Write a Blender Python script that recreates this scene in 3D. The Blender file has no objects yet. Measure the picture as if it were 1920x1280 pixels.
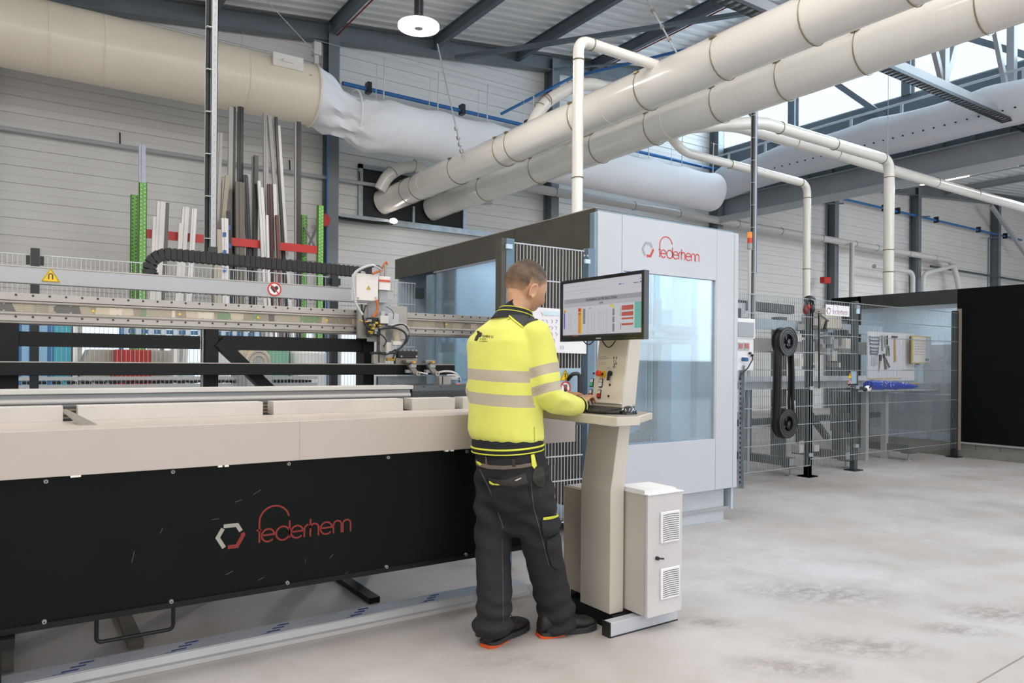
import bpy, bmesh, math, random
from mathutils import Vector, Matrix, noise
from mathutils.bvhtree import BVHTree
random.seed(7)
C = bpy.context.scene.collection
SC = bpy.context.scene
# ---------------------------------------------------------------- camera
FPX = 1376.6; CYP = 681.3
YAW, ROLL = math.radians(34.185), math.radians(0.459)
CAM = Vector((0, 0, 1.25))
FW = Vector((math.sin(YAW), math.cos(YAW), 0))
_rt = Vector((math.cos(YAW), -math.sin(YAW), 0)); _up = Vector((0, 0, 1))
RT = _rt*math.cos(ROLL) + _up*math.sin(ROLL)
UP = -_rt*math.sin(ROLL) + _up*math.cos(ROLL)
cd = bpy.data.cameras.new('camera'); cam = bpy.data.objects.new('camera', cd); C.objects.link(cam)
cd.sensor_width = 36; cd.lens = FPX/1920*36; cd.shift_y = (CYP-640)/1920; cd.clip_start = .05; cd.clip_end = 200
M = Matrix((RT, UP, -FW)).transposed().to_4x4(); M.translation = CAM
cam.matrix_world = M
SC.camera = cam
# ---------------------------------------------------------------- world, exposure
SC.view_settings.view_transform = 'Standard'; SC.view_settings.look = 'None'
SC.view_settings.gamma = 1.0; SC.view_settings.exposure = -0.23
SC.view_settings.use_curve_mapping = False
w = bpy.data.worlds.new('sky'); SC.world = w; w.use_nodes = True
w.node_tree.nodes['Background'].inputs[0].default_value = (.80, .90, 1, 1)
w.node_tree.nodes['Background'].inputs[1].default_value = 1.6
# ---------------------------------------------------------------- added unseen area lights filling the hall, and the clerestory daylight
def area(name, loc, rot, sx, sy, power, col=(1, 1, 1), shape='RECTANGLE'):
    l = bpy.data.lights.new(name, 'AREA'); l.shape = shape; l.size = sx; l.size_y = sy; l.energy = power; l.color = col
    o = bpy.data.objects.new(name, l); C.objects.link(o); o.location = loc; o.rotation_euler = rot
    return o
ROOF_FILL = [(-5.5, 1.5, 8.0), (-1.0, 2.5, 7.0), (3.2, 1.5, 7.0), (7.3, -.5, 6.5), (11.5, -4.0, 7.0), (1, -7, 5)]
for i, (x, y, ln) in enumerate(ROOF_FILL):
    area('roof_fill', (x, y, 6.47+.125*x-.12), (0, -math.atan(.125), 0), 1.3, ln, 235, (1, .965, .915) if x < 4 else (1, .985, .97))  # added top light over the scene, no roof opening above
area('hall_fill', (2, -11.7, 3.9), (math.radians(90), 0, 0), 16, 4.4, 420, (.97, .98, 1))  # added frontal fill, the wall behind it is closed
area('ceiling_fill', (3, -11.7, 6.2), (math.radians(100), 0, 0), 20, 1.0, 420, (.95, .97, 1))  # added strip of light to lift the ceiling, no window there
area('hall_fill', (-8.7, 3, 3.6), (math.radians(90), 0, math.radians(-90)), 12, 3.6, 160, (1, .97, .93))  # added weak fill from the left, no window opening
area('bay_fill', (24, -11.7, 3.4), (math.radians(90), 0, 0), 16, 4.0, 1100, (.88, .94, 1))  # added cool fill for the right bay, out of view
area('clerestory_light', (15.2, 4.2, 7.4), (0, math.radians(90), 0), 1.3, 16, 1700, (.66, .84, 1))
area('bay_top_fill', (23, 4, 6.75), (0, 0, 0), 3.0, 7, 900, (.85, .93, 1))  # added top fill in the right bay, under a closed roof
# ---------------------------------------------------------------- helpers
def at(px, py, X=None, Y=None, Z=None, T=None):
    d = FW + RT*((px-960)/FPX) + UP*((CYP-py)/FPX)
    if X is not None: t = X/d.x
    elif Y is not None: t = Y/d.y
    elif Z is not None: t = (Z-CAM.z)/d.z
    else: t = T
    return CAM + d*t
def lin(h):
    if isinstance(h, str):
        h = [int(h[i:i+2], 16) for i in (0, 2, 4)]
    return tuple(((c/255)/12.92 if c/255 < .04045 else ((c/255+.055)/1.055)**2.4) for c in h)+(1,)
MATS = {}
def mat(name, col, rough=.5, metal=0, vary=None, bump=None, spec=None, col2=None, coat=0):
    """vary=(scale, amount) patchy tone; bump=(scale, strength)"""
    if name in MATS: return MATS[name]
    m = bpy.data.materials.new(name); m.use_nodes = True; nt = m.node_tree; b = nt.nodes['Principled BSDF']
    c = lin(col)
    b.inputs['Base Color'].default_value = c; b.inputs['Roughness'].default_value = rough; b.inputs['Metallic'].default_value = metal
    if spec is not None: b.inputs['Specular IOR Level'].default_value = spec
    if coat: b.inputs['Coat Weight'].default_value = coat; b.inputs['Coat Roughness'].default_value = .1
    tc = nt.nodes.new('ShaderNodeTexCoord')
    if vary is None: vary = (3.0, .05)
    n = nt.nodes.new('ShaderNodeTexNoise'); n.inputs['Scale'].default_value = vary[0]; n.inputs['Detail'].default_value = 5
    nt.links.new(tc.outputs['Object'], n.inputs['Vector'])
    mx = nt.nodes.new('ShaderNodeMix'); mx.data_type = 'RGBA'
    r = nt.nodes.new('ShaderNodeMapRange'); r.inputs[1].default_value = .3; r.inputs[2].default_value = .7
    nt.links.new(n.outputs['Fac'], r.inputs[0]); nt.links.new(r.outputs[0], mx.inputs[0])
    c2 = lin(col2) if col2 else tuple(min(1, x*(1+vary[1]*1.2)) for x in c[:3])+(1,)
    c1 = c if col2 else tuple(x*(1-vary[1]*1.2) for x in c[:3])+(1,)
    mx.inputs[6].default_value = c1; mx.inputs[7].default_value = c2
    nt.links.new(mx.outputs[2], b.inputs['Base Color'])
    if bump:
        n2 = nt.nodes.new('ShaderNodeTexNoise'); n2.inputs['Scale'].default_value = bump[0]; n2.inputs['Detail'].default_value = 4
        nt.links.new(tc.outputs['Object'], n2.inputs['Vector'])
        bp = nt.nodes.new('ShaderNodeBump'); bp.inputs['Strength'].default_value = bump[1]; bp.inputs['Distance'].default_value = .01
        nt.links.new(n2.outputs['Fac'], bp.inputs['Height']); nt.links.new(bp.outputs[0], b.inputs['Normal'])
    MATS[name] = m; return m
def emat(name, col, strength):
    if name in MATS: return MATS[name]
    m = bpy.data.materials.new(name); m.use_nodes = True; b = m.node_tree.nodes['Principled BSDF']
    b.inputs['Base Color'].default_value = (.02, .02, .02, 1)
    b.inputs['Emission Color'].default_value = lin(col); b.inputs['Emission Strength'].default_value = strength
    MATS[name] = m; return m
def glassmat(name, tint, refl=.12, haze=0.0):
    if name in MATS: return MATS[name]
    m = bpy.data.materials.new(name); m.use_nodes = True; nt = m.node_tree; nt.nodes.clear()
    o = nt.nodes.new('ShaderNodeOutputMaterial'); t = nt.nodes.new('ShaderNodeBsdfTransparent'); t.inputs[0].default_value = tint
    g = nt.nodes.new('ShaderNodeBsdfGlossy'); g.inputs['Roughness'].default_value = .03
    f = nt.nodes.new('ShaderNodeLayerWeight'); f.inputs[0].default_value = .25
    mm = nt.nodes.new('ShaderNodeMath'); mm.operation = 'MULTIPLY_ADD'; mm.inputs[1].default_value = .45; mm.inputs[2].default_value = refl
    nt.links.new(f.outputs['Fresnel'], mm.inputs[0])
    x = nt.nodes.new('ShaderNodeMixShader'); nt.links.new(mm.outputs[0], x.inputs[0]); nt.links.new(t.outputs[0], x.inputs[1]); nt.links.new(g.outputs[0], x.inputs[2])
    last = x
    if haze:
        d = nt.nodes.new('ShaderNodeBsdfDiffuse'); d.inputs[0].default_value = (.8, .86, .9, 1)
        tc = nt.nodes.new('ShaderNodeTexCoord'); n = nt.nodes.new('ShaderNodeTexNoise'); n.inputs['Scale'].default_value = 1.6; n.inputs['Detail'].default_value = 8
        nt.links.new(tc.outputs['Object'], n.inputs['Vector'])
        r = nt.nodes.new('ShaderNodeMapRange'); r.inputs[1].default_value = .3; r.inputs[2].default_value = .75; r.inputs[3].default_value = haze*.6; r.inputs[4].default_value = haze*1.4
        nt.links.new(n.outputs['Fac'], r.inputs[0])
        y = nt.nodes.new('ShaderNodeMixShader'); nt.links.new(r.outputs[0], y.inputs[0]); nt.links.new(x.outputs[0], y.inputs[1]); nt.links.new(d.outputs[0], y.inputs[2]); last = y
    nt.links.new(last.outputs[0], o.inputs[0])
    MATS[name] = m; return m
OFF = {}
def offset_of(p):
    return OFF.get(p.name, Vector((0, 0, 0))) if p else Vector((0, 0, 0))
class MB:
    def __init__(s): s.v = []; s.f = []; s.m = []
    def add(s, vs, fs, m=0):
        n = len(s.v); s.v += [Vector(v) for v in vs]
        for f in fs: s.f.append([i+n for i in f]); s.m.append(m)
        return s
    def box(s, a, b, m=0):
        x0, y0, z0 = (min(a[i], b[i]) for i in range(3)); x1, y1, z1 = (max(a[i], b[i]) for i in range(3))
        return s.add([(x0, y0, z0), (x1, y0, z0), (x1, y1, z0), (x0, y1, z0), (x0, y0, z1), (x1, y0, z1), (x1, y1, z1), (x0, y1, z1)],
                     [(0, 3, 2, 1), (4, 5, 6, 7), (0, 1, 5, 4), (1, 2, 6, 5), (2, 3, 7, 6), (3, 0, 4, 7)], m)
    def bar(s, p, q, w, h, m=0, up=(0, 0, 1)):
        p = Vector(p); q = Vector(q); d = (q-p).normalized(); u = Vector(up)
        if abs(d.dot(u)) > .98: u = Vector((0, 1, 0))
        a = d.cross(u).normalized()*w/2; b = a.cross(d).normalized()*h/2
        vs = [p-a-b, p+a-b, p+a+b, p-a+b, q-a-b, q+a-b, q+a+b, q-a+b]
        return s.add(vs, [(0, 1, 2, 3), (7, 6, 5, 4), (0, 4, 5, 1), (1, 5, 6, 2), (2, 6, 7, 3), (3, 7, 4, 0)], m)
    def prism(s, pts, vec, m=0):
        n = len(pts); vec = Vector(vec); vs = [Vector(p) for p in pts]+[Vector(p)+vec for p in pts]
        nm = Vector((0, 0, 0))
        for i in range(n): nm += vs[i].cross(vs[(i+1) % n])
        fl = nm.dot(vec) > 0
        fs = [tuple(range(n))[::-1] if fl else tuple(range(n)), tuple(range(n, 2*n)) if fl else tuple(range(n, 2*n))[::-1]]
        for i in range(n):
            j = (i+1) % n; q = (i, j, n+j, n+i); fs.append(q if fl else q[::-1])
        return s.add(vs, fs, m)
    def cyl(s, p, q, r, r2=None, n=16, m=0, cap=True):
        return s.tube([p, q], [r, r if r2 is None else r2], n, m, cap)
    def tube(s, pts, r, n=12, m=0, cap=True, closed=False):
        pts = [Vector(p) for p in pts]; k = len(pts)
        rs = r if isinstance(r, (list, tuple)) else [r]*k
        base = len(s.v); prev = None
        for i in range(k):
            if closed: d = pts[(i+1) % k]-pts[i-1]
            elif i == 0: d = pts[1]-pts[0]
            elif i == k-1: d = pts[-1]-pts[-2]
            else: d = (pts[i+1]-pts[i]).normalized()+(pts[i]-pts[i-1]).normalized()
            d.normalize()
            if prev is None:
                u = Vector((0, 0, 1)) if abs(d.z) < .9 else Vector((0, 1, 0))
                a = d.cross(u).normalized()
            else:
                a = prev-d*prev.dot(d)
                a = a.normalized() if a.length > 1e-6 else d.cross(Vector((0, 0, 1))).normalized()
            prev = a; b = d.cross(a)
            for j in range(n):
                t = 2*math.pi*j/n; s.v.append(pts[i]+(a*math.cos(t)+b*math.sin(t))*rs[i])
        for i in range(k if closed else k-1):
            for j in range(n):
                A = base+i*n+j; B = base+i*n+(j+1) % n; i2 = (i+1) % k
                s.f.append([A, B, base+i2*n+(j+1) % n, base+i2*n+j]); s.m.append(m)
        if cap and not closed:
            s.f.append([base+j for j in range(n)][::-1]); s.m.append(m)
            s.f.append([base+(k-1)*n+j for j in range(n)]); s.m.append(m)
        return s
    def sph(s, c, r, n=12, m=0):
        c = Vector(c); r = r if isinstance(r, (tuple, list)) else (r, r, r); base = len(s.v); k = n//2
        for i in range(1, k):
            for j in range(n):
                ph = math.pi*i/k; th = 2*math.pi*j/n
                s.v.append(c+Vector((r[0]*math.sin(ph)*math.cos(th), r[1]*math.sin(ph)*math.sin(th), r[2]*math.cos(ph))))
        t = len(s.v); s.v += [c+Vector((0, 0, r[2])), c-Vector((0, 0, r[2]))]
        for i in range(k-2):
            for j in range(n):
                s.f.append([base+i*n+j, base+(i+1)*n+j, base+(i+1)*n+(j+1) % n, base+i*n+(j+1) % n]); s.m.append(m)
        for j in range(n):
            s.f.append([t, base+j, base+(j+1) % n]); s.m.append(m)
            s.f.append([t+1, base+(k-2)*n+(j+1) % n, base+(k-2)*n+j]); s.m.append(m)
        return s
    def ribbon(s, pts, w, nrm, th=.001, m=0):
        pts = [Vector(p) for p in pts]; nrm = Vector(nrm).normalized(); L = []; R = []
        for i in range(len(pts)):
            d0 = (pts[i]-pts[i-1]).normalized() if i else None
            d1 = (pts[i+1]-pts[i]).normalized() if i < len(pts)-1 else None
            a = d0 or d1; b = d1 or d0
            n0 = nrm.cross(a); n1 = nrm.cross(b); k = (n0+n1).normalized(); k = k/max(.5, k.dot(n0))
            L.append(pts[i]+k*w/2); R.append(pts[i]-k*w/2)
        for i in range(len(pts)-1):
            s.prism([R[i], R[i+1], L[i+1], L[i]], nrm*th, m)
        return s
    def build(s, name, mats, parent=None, label=None, smooth=True, bevel=0, angle=35):
        me = bpy.data.meshes.new(name); off = offset_of(parent)
        me.from_pydata([tuple(v-off) for v in s.v], [], s.f)
        for m in (mats if isinstance(mats, (list, tuple)) else [mats]): me.materials.append(m)
        me.polygons.foreach_set('material_index', s.m)
        if smooth:
            me.polygons.foreach_set('use_smooth', [True]*len(s.f)); me.set_sharp_from_angle(angle=math.radians(angle))
        me.update()
        o = bpy.data.objects.new(name, me); C.objects.link(o)
        if parent: o.parent = parent; OFF[o.name] = off.copy()
        if label: o['label'] = label
        if bevel:
            b = o.modifiers.new('bevel', 'BEVEL'); b.width = bevel; b.segments = 2; b.limit_method = 'ANGLE'; b.angle_limit = math.radians(40)
        return o
def thing(name, label, cat, loc=(0, 0, 0), group=None):
    o = bpy.data.objects.new(name, None); C.objects.link(o); o.location = loc; o.empty_display_size = .1
    o['label'] = label; o['category'] = cat
    if group: o['group'] = group
    OFF[o.name] = Vector(loc); return o
def tag(o, label, cat, group=None, kind=None):
    o['label'] = label; o['category'] = cat
    if group: o['group'] = group
    if kind: o['kind'] = kind
    return o
def struct(o):
    o['kind'] = 'structure'; return o
def text(name, s, size, org, ex, ey, m, parent=None, depth=.0006, align='LEFT', bold=0.0, sx=1.0):
    cu = bpy.data.curves.new(name, 'FONT'); cu.body = s; cu.size = size; cu.align_x = align; cu.extrude = depth; cu.offset = bold; cu.resolution_u = 3
    t = bpy.data.objects.new(name, cu); C.objects.link(t)
    me = bpy.data.meshes.new_from_object(t.evaluated_get(bpy.context.evaluated_depsgraph_get()))
    C.objects.unlink(t); bpy.data.objects.remove(t)
    ex = Vector(ex).normalized(); ey = Vector(ey).normalized(); ez = ex.cross(ey); off = offset_of(parent)
    for v in me.vertices:
        v.co = Vector(org)+ex*v.co.x*sx+ey*v.co.y+ez*v.co.z-off
    me.materials.clear(); me.materials.append(m)
    o = bpy.data.objects.new(name, me); C.objects.link(o)
    if parent: o.parent = parent; OFF[o.name] = off.copy()
    return o
def arc(cx, cy, r, a0, a1, n=14):
    return [(cx+r*math.cos(math.radians(a0+(a1-a0)*i/n)), cy+r*math.sin(math.radians(a0+(a1-a0)*i/n))) for i in range(n+1)]
def company_mark(org, ex, ey, h, mr, mg, parent, grey=None):
    """the maker's name written in round strokes, h = x-height, org = foot of the f"""
    ex = Vector(ex).normalized(); ey = Vector(ey).normalized(); nz = ex.cross(ey); org = Vector(org)
    P = lambda p: org+ex*p[0]*h+ey*p[1]*h
    S = []
    S.append([(0, 0), (0, 1.47)]+arc(1.07, 1.47, 1.07, 180, 12, 22)[1:]); S.append([(-.2, .9), (.14, .9)])
    for cx in (.62, 2.72, 4.94):
        S.append([(cx-.43, .5), (cx+.45, .5)]+arc(cx, .47, .45, 4, 318, 24)[1:])
    S.append(arc(1.68, .49, .49, 0, 360, 28)); S.append([(2.17, .1), (2.17, 1.36)])
    S.append([(3.26, 0), (3.26, .55)]+arc(3.62, .55, .36, 180, 95, 8)[1:])
    S.append([(3.72, 0), (3.72, 1.3)]); S.append([(3.72, .6)]+arc(4.02, .62, .31, 180, 0, 12)+[(4.33, 0)])
    for x in (5.5, 6.24):
        S.append([(x, 0), (x, .6)]+arc(x+.31, .62, .31, 180, 0, 12)+[(x+.62, 0)])
    b = MB()
    for s_ in S: b.ribbon([P(p) for p in s_], .125*h, nz, .0012)
    b.build('company_name', mr, parent, label='red company name', smooth=False)
    c = (-1.97, .72); R = .86
    V = lambda a, k=1: (c[0]+R*k*math.cos(math.radians(a)), c[1]+R*k*math.sin(math.radians(a)))
    lerp = lambda a, b, t: (a[0]+(b[0]-a[0])*t, a[1]+(b[1]-a[1])*t)
    g = MB()
    g.ribbon([P(p) for p in (lerp(V(120), V(60), -.05), V(60), lerp(V(60), V(0), .62))], .27*h, nz, .0012)
    g.ribbon([P(p) for p in (lerp(V(120), V(180), .2), V(180), V(240))], .27*h, nz, .0012)
    g.build('emblem', mg, parent, label='grey pieces of the hexagon emblem', smooth=False)
    g = MB(); g.ribbon([P(p) for p in (lerp(V(60), V(0), .82), V(0), V(300), lerp(V(300), V(240), .72))], .27*h, nz, .0012)
    g.build('emblem', mr, parent, label='red piece of the hexagon emblem', smooth=False)
# ---------------------------------------------------------------- materials
WHITE = mat('white_lacquer', 'cdc9c5', .38, vary=(2, .03))
WHITEC = mat('cool_white_lacquer', 'bcbfc6', .35, vary=(2, .02))
CREAM = mat('cream_plastic', 'efeae2', .22, vary=(1.2, .03), coat=.4)
CREAMD = mat('cream_painted_steel', 'f0e4d0', .28, vary=(.8, .05), coat=.2)
BLACKP = mat('black_panel', '060d0a', .5, vary=(4, .15), spec=.14)
BLACKS = mat('black_steel', '0b100f', .45, vary=(6, .12), spec=.25)
CHAR = mat('charcoal_board', '4a4841', .62, vary=(5, .10), bump=(60, .12))
STEEL = mat('blue_grey_steel', '757b80', .42, .1, vary=(1.5, .1))
STEELD = mat('dark_grey_steel', '626c74', .5, .1, vary=(1.5, .1))
BLUEG = mat('blue_grey_paint', '7f93a1', .38, .2, vary=(2, .08))
ALU = mat('brushed_aluminium', '98948d', .36, .6, vary=(5, .08))
ALUW = mat('bright_aluminium', 'a39f99', .36, .45, vary=(5, .06))
GALV = mat('galvanised_steel', 'a3abb1', .4, .55, vary=(9, .14))
GREYL = mat('light_grey_paint', 'b4b6b9', .42, vary=(2, .04))
GREYP = mat('grey_paint', 'a0a2a5', .45, vary=(2, .06))
RUB = mat('black_rubber', '17181a', .55, vary=(8, .1))
PLASB = mat('black_plastic', '1c1e20', .35, vary=(8, .1))
CLAMPM = mat('clamp_metal', '8f8468', .35, .5)
RED = mat('signal_red', 'c02820', .4); ORANGE = mat('orange_cable', 'b8622a', .4); YEL = mat('warning_yellow', 'f0c81c', .4)
LOGOR = mat('logo_red', 'c23a30', .45); LOGOG = mat('logo_grey', '9c9da0', .45); LOGODR = mat('logo_dark_red', '78170d', .45)
GREEN = mat('rack_green', '6fae4c', .45, vary=(4, .08)); BLUEP = mat('blue_air_pipe', '2c6ca8', .4)
WBOARD = mat('white_board', 'e8e7e8', .5); FABRIC = mat('white_duct_fabric', 'f1f0f2', .8, vary=(.8, .04), bump=(2.2, .5))
FABRICY = mat('grey_duct_fabric', 'dadce2', .8, vary=(.8, .05), bump=(2.2, .5))
WINEM = mat('wine_profile', '4b2226', .4); BEIGE = mat('beige_profile', 'a59b88', .5)
# ================================================================ THE HALL
YW = 13.0; XC = 15.3
roofz = lambda x: 6.78+.125*x
roofz2 = lambda x: 5.25+.08*x+.1
tri = [0]
def trim(mb, m, **k):
    tri[0] += 1; return struct(mb.build('trim_%d' % tri[0], m, **k))
# floor : worn power-floated concrete
def floor_mat():
    m = bpy.data.materials.new('worn_concrete'); m.use_nodes = True; nt = m.node_tree; b = nt.nodes['Principled BSDF']
    tc = nt.nodes.new('ShaderNodeTexCoord')
    def nz(sc, det, ro=.55, dist=0, off=None):
        n = nt.nodes.new('ShaderNodeTexNoise'); n.inputs['Scale'].default_value = sc; n.inputs['Detail'].default_value = det; n.inputs['Roughness'].default_value = ro; n.inputs['Distortion'].default_value = dist
        if off:
            mp = nt.nodes.new('ShaderNodeMapping'); mp.inputs['Location'].default_value = off[0]; mp.inputs['Scale'].default_value = off[1]
            nt.links.new(tc.outputs['Object'], mp.inputs[0]); nt.links.new(mp.outputs[0], n.inputs['Vector'])
        else: nt.links.new(tc.outputs['Object'], n.inputs['Vector'])
        return n.outputs['Fac']
    def rng(i, a, b_, c=0, d=1):
        r = nt.nodes.new('ShaderNodeMapRange'); r.inputs[1].default_value = a; r.inputs[2].default_value = b_; r.inputs[3].default_value = c; r.inputs[4].default_value = d
        nt.links.new(i, r.inputs[0]); return r.outputs[0]
    def mix(f, a, b_):
        x = nt.nodes.new('ShaderNodeMix'); x.data_type = 'RGBA'; nt.links.new(f, x.inputs[0])
        for i, v in ((6, a), (7, b_)):
            if isinstance(v, tuple): x.inputs[i].default_value = v
            else: nt.links.new(v, x.inputs[i])
        return x.outputs[2]
    def mul(a, b_):
        x = nt.nodes.new('ShaderNodeMath'); x.operation = 'MULTIPLY'; nt.links.new(a, x.inputs[0]); nt.links.new(b_, x.inputs[1]); return x.outputs[0]
    base = mix(rng(nz(.55, 6), .35, .65), lin('b0a9a5'), lin('c3c1c3'))
    base = mix(rng(nz(2.6, 8, .65, .4), .42, .72, 0, .55), base, lin('a0968b'))
    spots = None
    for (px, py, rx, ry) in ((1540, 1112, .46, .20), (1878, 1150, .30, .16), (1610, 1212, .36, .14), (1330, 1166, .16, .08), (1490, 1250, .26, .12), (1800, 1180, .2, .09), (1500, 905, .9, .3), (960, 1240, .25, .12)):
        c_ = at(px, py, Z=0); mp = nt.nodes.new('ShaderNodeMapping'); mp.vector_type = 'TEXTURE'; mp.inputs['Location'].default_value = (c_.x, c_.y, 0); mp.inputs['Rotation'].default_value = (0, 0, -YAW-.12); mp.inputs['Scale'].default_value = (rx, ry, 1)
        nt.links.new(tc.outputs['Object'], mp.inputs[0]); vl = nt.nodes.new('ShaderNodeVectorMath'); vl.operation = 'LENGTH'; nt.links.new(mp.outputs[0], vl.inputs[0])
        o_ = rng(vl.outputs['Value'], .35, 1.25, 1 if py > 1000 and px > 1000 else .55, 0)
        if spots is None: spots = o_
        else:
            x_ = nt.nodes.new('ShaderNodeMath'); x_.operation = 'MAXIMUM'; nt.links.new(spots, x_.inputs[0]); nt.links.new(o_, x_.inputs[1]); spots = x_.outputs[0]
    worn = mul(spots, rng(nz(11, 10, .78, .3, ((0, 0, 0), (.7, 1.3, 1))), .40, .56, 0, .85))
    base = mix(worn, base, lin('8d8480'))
    speck = rng(nz(55, 3, .7), .74, .80, 0, .35)
    base = mix(speck, base, lin('dedad6'))
    nt.links.new(base, b.inputs['Base Color'])
    nt.links.new(rng(nz(1.4, 7), .3, .7, .36, .62), b.inputs['Roughness'])
    bp = nt.nodes.new('ShaderNodeBump'); bp.inputs['Strength'].default_value = .08; bp.inputs['Distance'].default_value = .01
    nt.links.new(nz(40, 6), bp.inputs['Height']); nt.links.new(bp.outputs[0], b.inputs['Normal'])
    return m
fl = struct(MB().box((-9, -12, -.2), (34, 13, 0)).build('floor', floor_mat(), smooth=False))
# joint cuts in the slab
trim(MB().bar(at(1700, 1280*1.06, Z=.001), at(1980, 1195, Z=.001), .006, .002), mat('joint_filler', '8f8782', .8))
WALLM = mat('wall_siding', 'e0ddd9', .5, vary=(.5, .04))
def siding(mb, x0, x1, z0, z1, y=YW, pitch=.128):
    z = z0; k = 0
    prof = []
    n0 = math.floor(z0/pitch)
    z = n0*pitch
    while z < z1:
        for dz, dy in ((0, 0), (pitch-.022, 0), (pitch-.016, .014), (pitch-.006, .014)):
            prof.append((min(max(z+dz, z0), z1), dy-(.008 if k % 2 else 0)))
        z += pitch; k += 1
    prof.append((z1, 0))
    b = len(mb.v)
    for zz, dy in prof:
        mb.v += [Vector((x0, y+dy, zz)), Vector((x1, y+dy, zz))]
    for i in range(len(prof)-1):
        a = b+2*i; mb.f.append([a, a+1, a+3, a+2]); mb.m.append(0)
WIN = [(.82, 2.2), (2.3, 3.6), (3.7, 4.55), (4.95, 5.6)]
mb = MB(); siding(mb, -9, 34, 0, .38); siding(mb, -9, XC, 1.95, 9.2); siding(mb, XC, 22, 1.95, 6.9); siding(mb, 22, 28, 1.95, 7.4); siding(mb, 28, 34, 1.95, 7.9)
xs = -9
for a, b_ in WIN: siding(mb, xs, a, .38, 1.95); xs = b_
siding(mb, xs, 34, .38, 1.95)
struct(mb.build('wall_back', WALLM, smooth=False))
PANE = glassmat('window_glass', (.97, .99, 1, 1), .03)
for i, (a, b_) in enumerate(WIN):
    m = MB()
    for q in ((a, a+.05), (b_-.05, b_)): m.box((q[0], YW-.02, .38), (q[1], YW+.1, 1.95))
    m.box((a+.05, YW-.02, .38), (b_-.05, YW+.1, .43)); m.box((a+.05, YW-.02, 1.9), (b_-.05, YW+.1, 1.95))
    wf = struct(m.build('window_%d' % (i+1), WHITE)); MB().box((a+.05, YW+.03, .43), (b_-.05, YW+.04, 1.9)).build('pane', PANE, wf)
struct(MB().box((-9.1, -12, 0), (-9, 13, 8)).build('wall_left', WALLM))
struct(MB().box((-9, -12.1, 0), (34, -12, 10)).build('wall_front', WALLM))
struct(MB().box((34, -12, 0), (34.1, 13, 9)).build('wall_right', WALLM))
# corrugated roof sheets, ribs run along X
def sheet(mb, x0, x1, y0, y1, zf, pitch=.26, d=.045):
    b = len(mb.v); y = y0; n = 0; pr = []
    while y < y1:
        for dy, dz in ((0, 0), (.12, 0), (.15, d), (.23, d)): pr.append((y+dy, dz))
        y += pitch
    for yy, dz in pr: mb.v += [Vector((x0, yy, zf(x0)+dz)), Vector((x1, yy, zf(x1)+dz))]
    for i in range(len(pr)-1):
        a = b+2*i; mb.f.append([a, a+1, a+3, a+2]); mb.m.append(0)
mb = MB(); sheet(mb, -9, XC+.3, -12, 13, roofz)
struct(mb.build('ceiling', mat('roof_sheet', 'efeeec', .5, vary=(.6, .06)), smooth=False))
mb = MB(); sheet(mb, XC, 34, -12, 13, roofz2, .3)
tri[0] += 1; struct(mb.build('trim_%d' % tri[0], mat('bay_roof_sheet', 'd4d7da', .5), smooth=False))
# wall columns, eaves rafter, purlins
def ibeam(mb, p, q, w, h, t=.012):
    p = Vector(p); q = Vector(q); mb.bar(p+Vector((0, 0, h/2)), q+Vector((0, 0, h/2)), w, t); mb.bar(p-Vector((0, 0, h/2)), q-Vector((0, 0, h/2)), w, t); mb.bar(p, q, t, h)
for x in (-.5, 4.72, 9.72, 15.1, 20.3, 25.1, 31.0):
    m = MB(); zt = (roofz(x) if x < 15.2 else roofz2(x))-.1
    m.box((x-.1, YW-.31, 0), (x+.1, YW-.295, zt)).box((x-.1, YW-.03, 0), (x+.1, YW-.015, zt)).box((x-.006, YW-.295, 0), (x+.006, YW-.03, zt))
    trim(m, STEEL, smooth=False)
m = MB(); ibeam(m, (-9, YW-.2, roofz(-9)-.2), (XC, YW-.2, roofz(XC)-.2), .2, .3); trim(m, STEEL, smooth=False)
m = MB(); ibeam(m, (XC, YW-.2, roofz2(XC)-.2), (34, YW-.2, roofz2(34)-.2), .2, .3); trim(m, STEEL, smooth=False)
for i, x in enumerate((-7.5, -5.5, -3.4, -1.4, .62, 2.65, 4.68, 6.78, 8.75, 10.8, 12.8)):
    m = MB(); ibeam(m, (x, -12, roofz(x)-.13), (x, YW-.1, roofz(x)-.13), .1, .22); trim(m, STEELD, smooth=False)
    if i in (6, 9, 10, 4): trim(MB().tube([(x+.09, -12, roofz(x)-.25), (x+.09, YW-.3, roofz(x)-.25)], .014, 6), mat('sprinkler_red', '8c2a26', .5))
# roof bracing bars
trim(MB().bar((7.15, 12.6, 7.25), (14.2, 6.2, 8.2), .1, .07), STEELD); trim(MB().bar((9.6, 12.6, 7.6), (15.1, 9.4, 8.3), .05, .03), STEELD)
# rain pipe stub and opening frame for the air ducts
m = MB(); m.box((5.3, YW-.08, 3.98), (5.38, YW+.02, 4.95)).box((7.55, YW-.08, 3.98), (7.63, YW+.02, 4.95)).box((5.3, YW-.08, 4.87), (7.63, YW+.02, 4.95)).box((6.42, YW-.06, 3.98), (6.47, YW+.02, 4.3))
trim(m, GALV, smooth=False)
trim(MB().box((5.38, YW-.03, 3.98), (7.55, YW-.005, 4.87)), mat('opening_shade', '2b2d2e', .8))  # flat dark sheet stands for the unlit depth of the opening
trim(MB().box((4.75, YW-.14, 3.86), (15.0, YW+.01, 3.97)), GALV)
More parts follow.
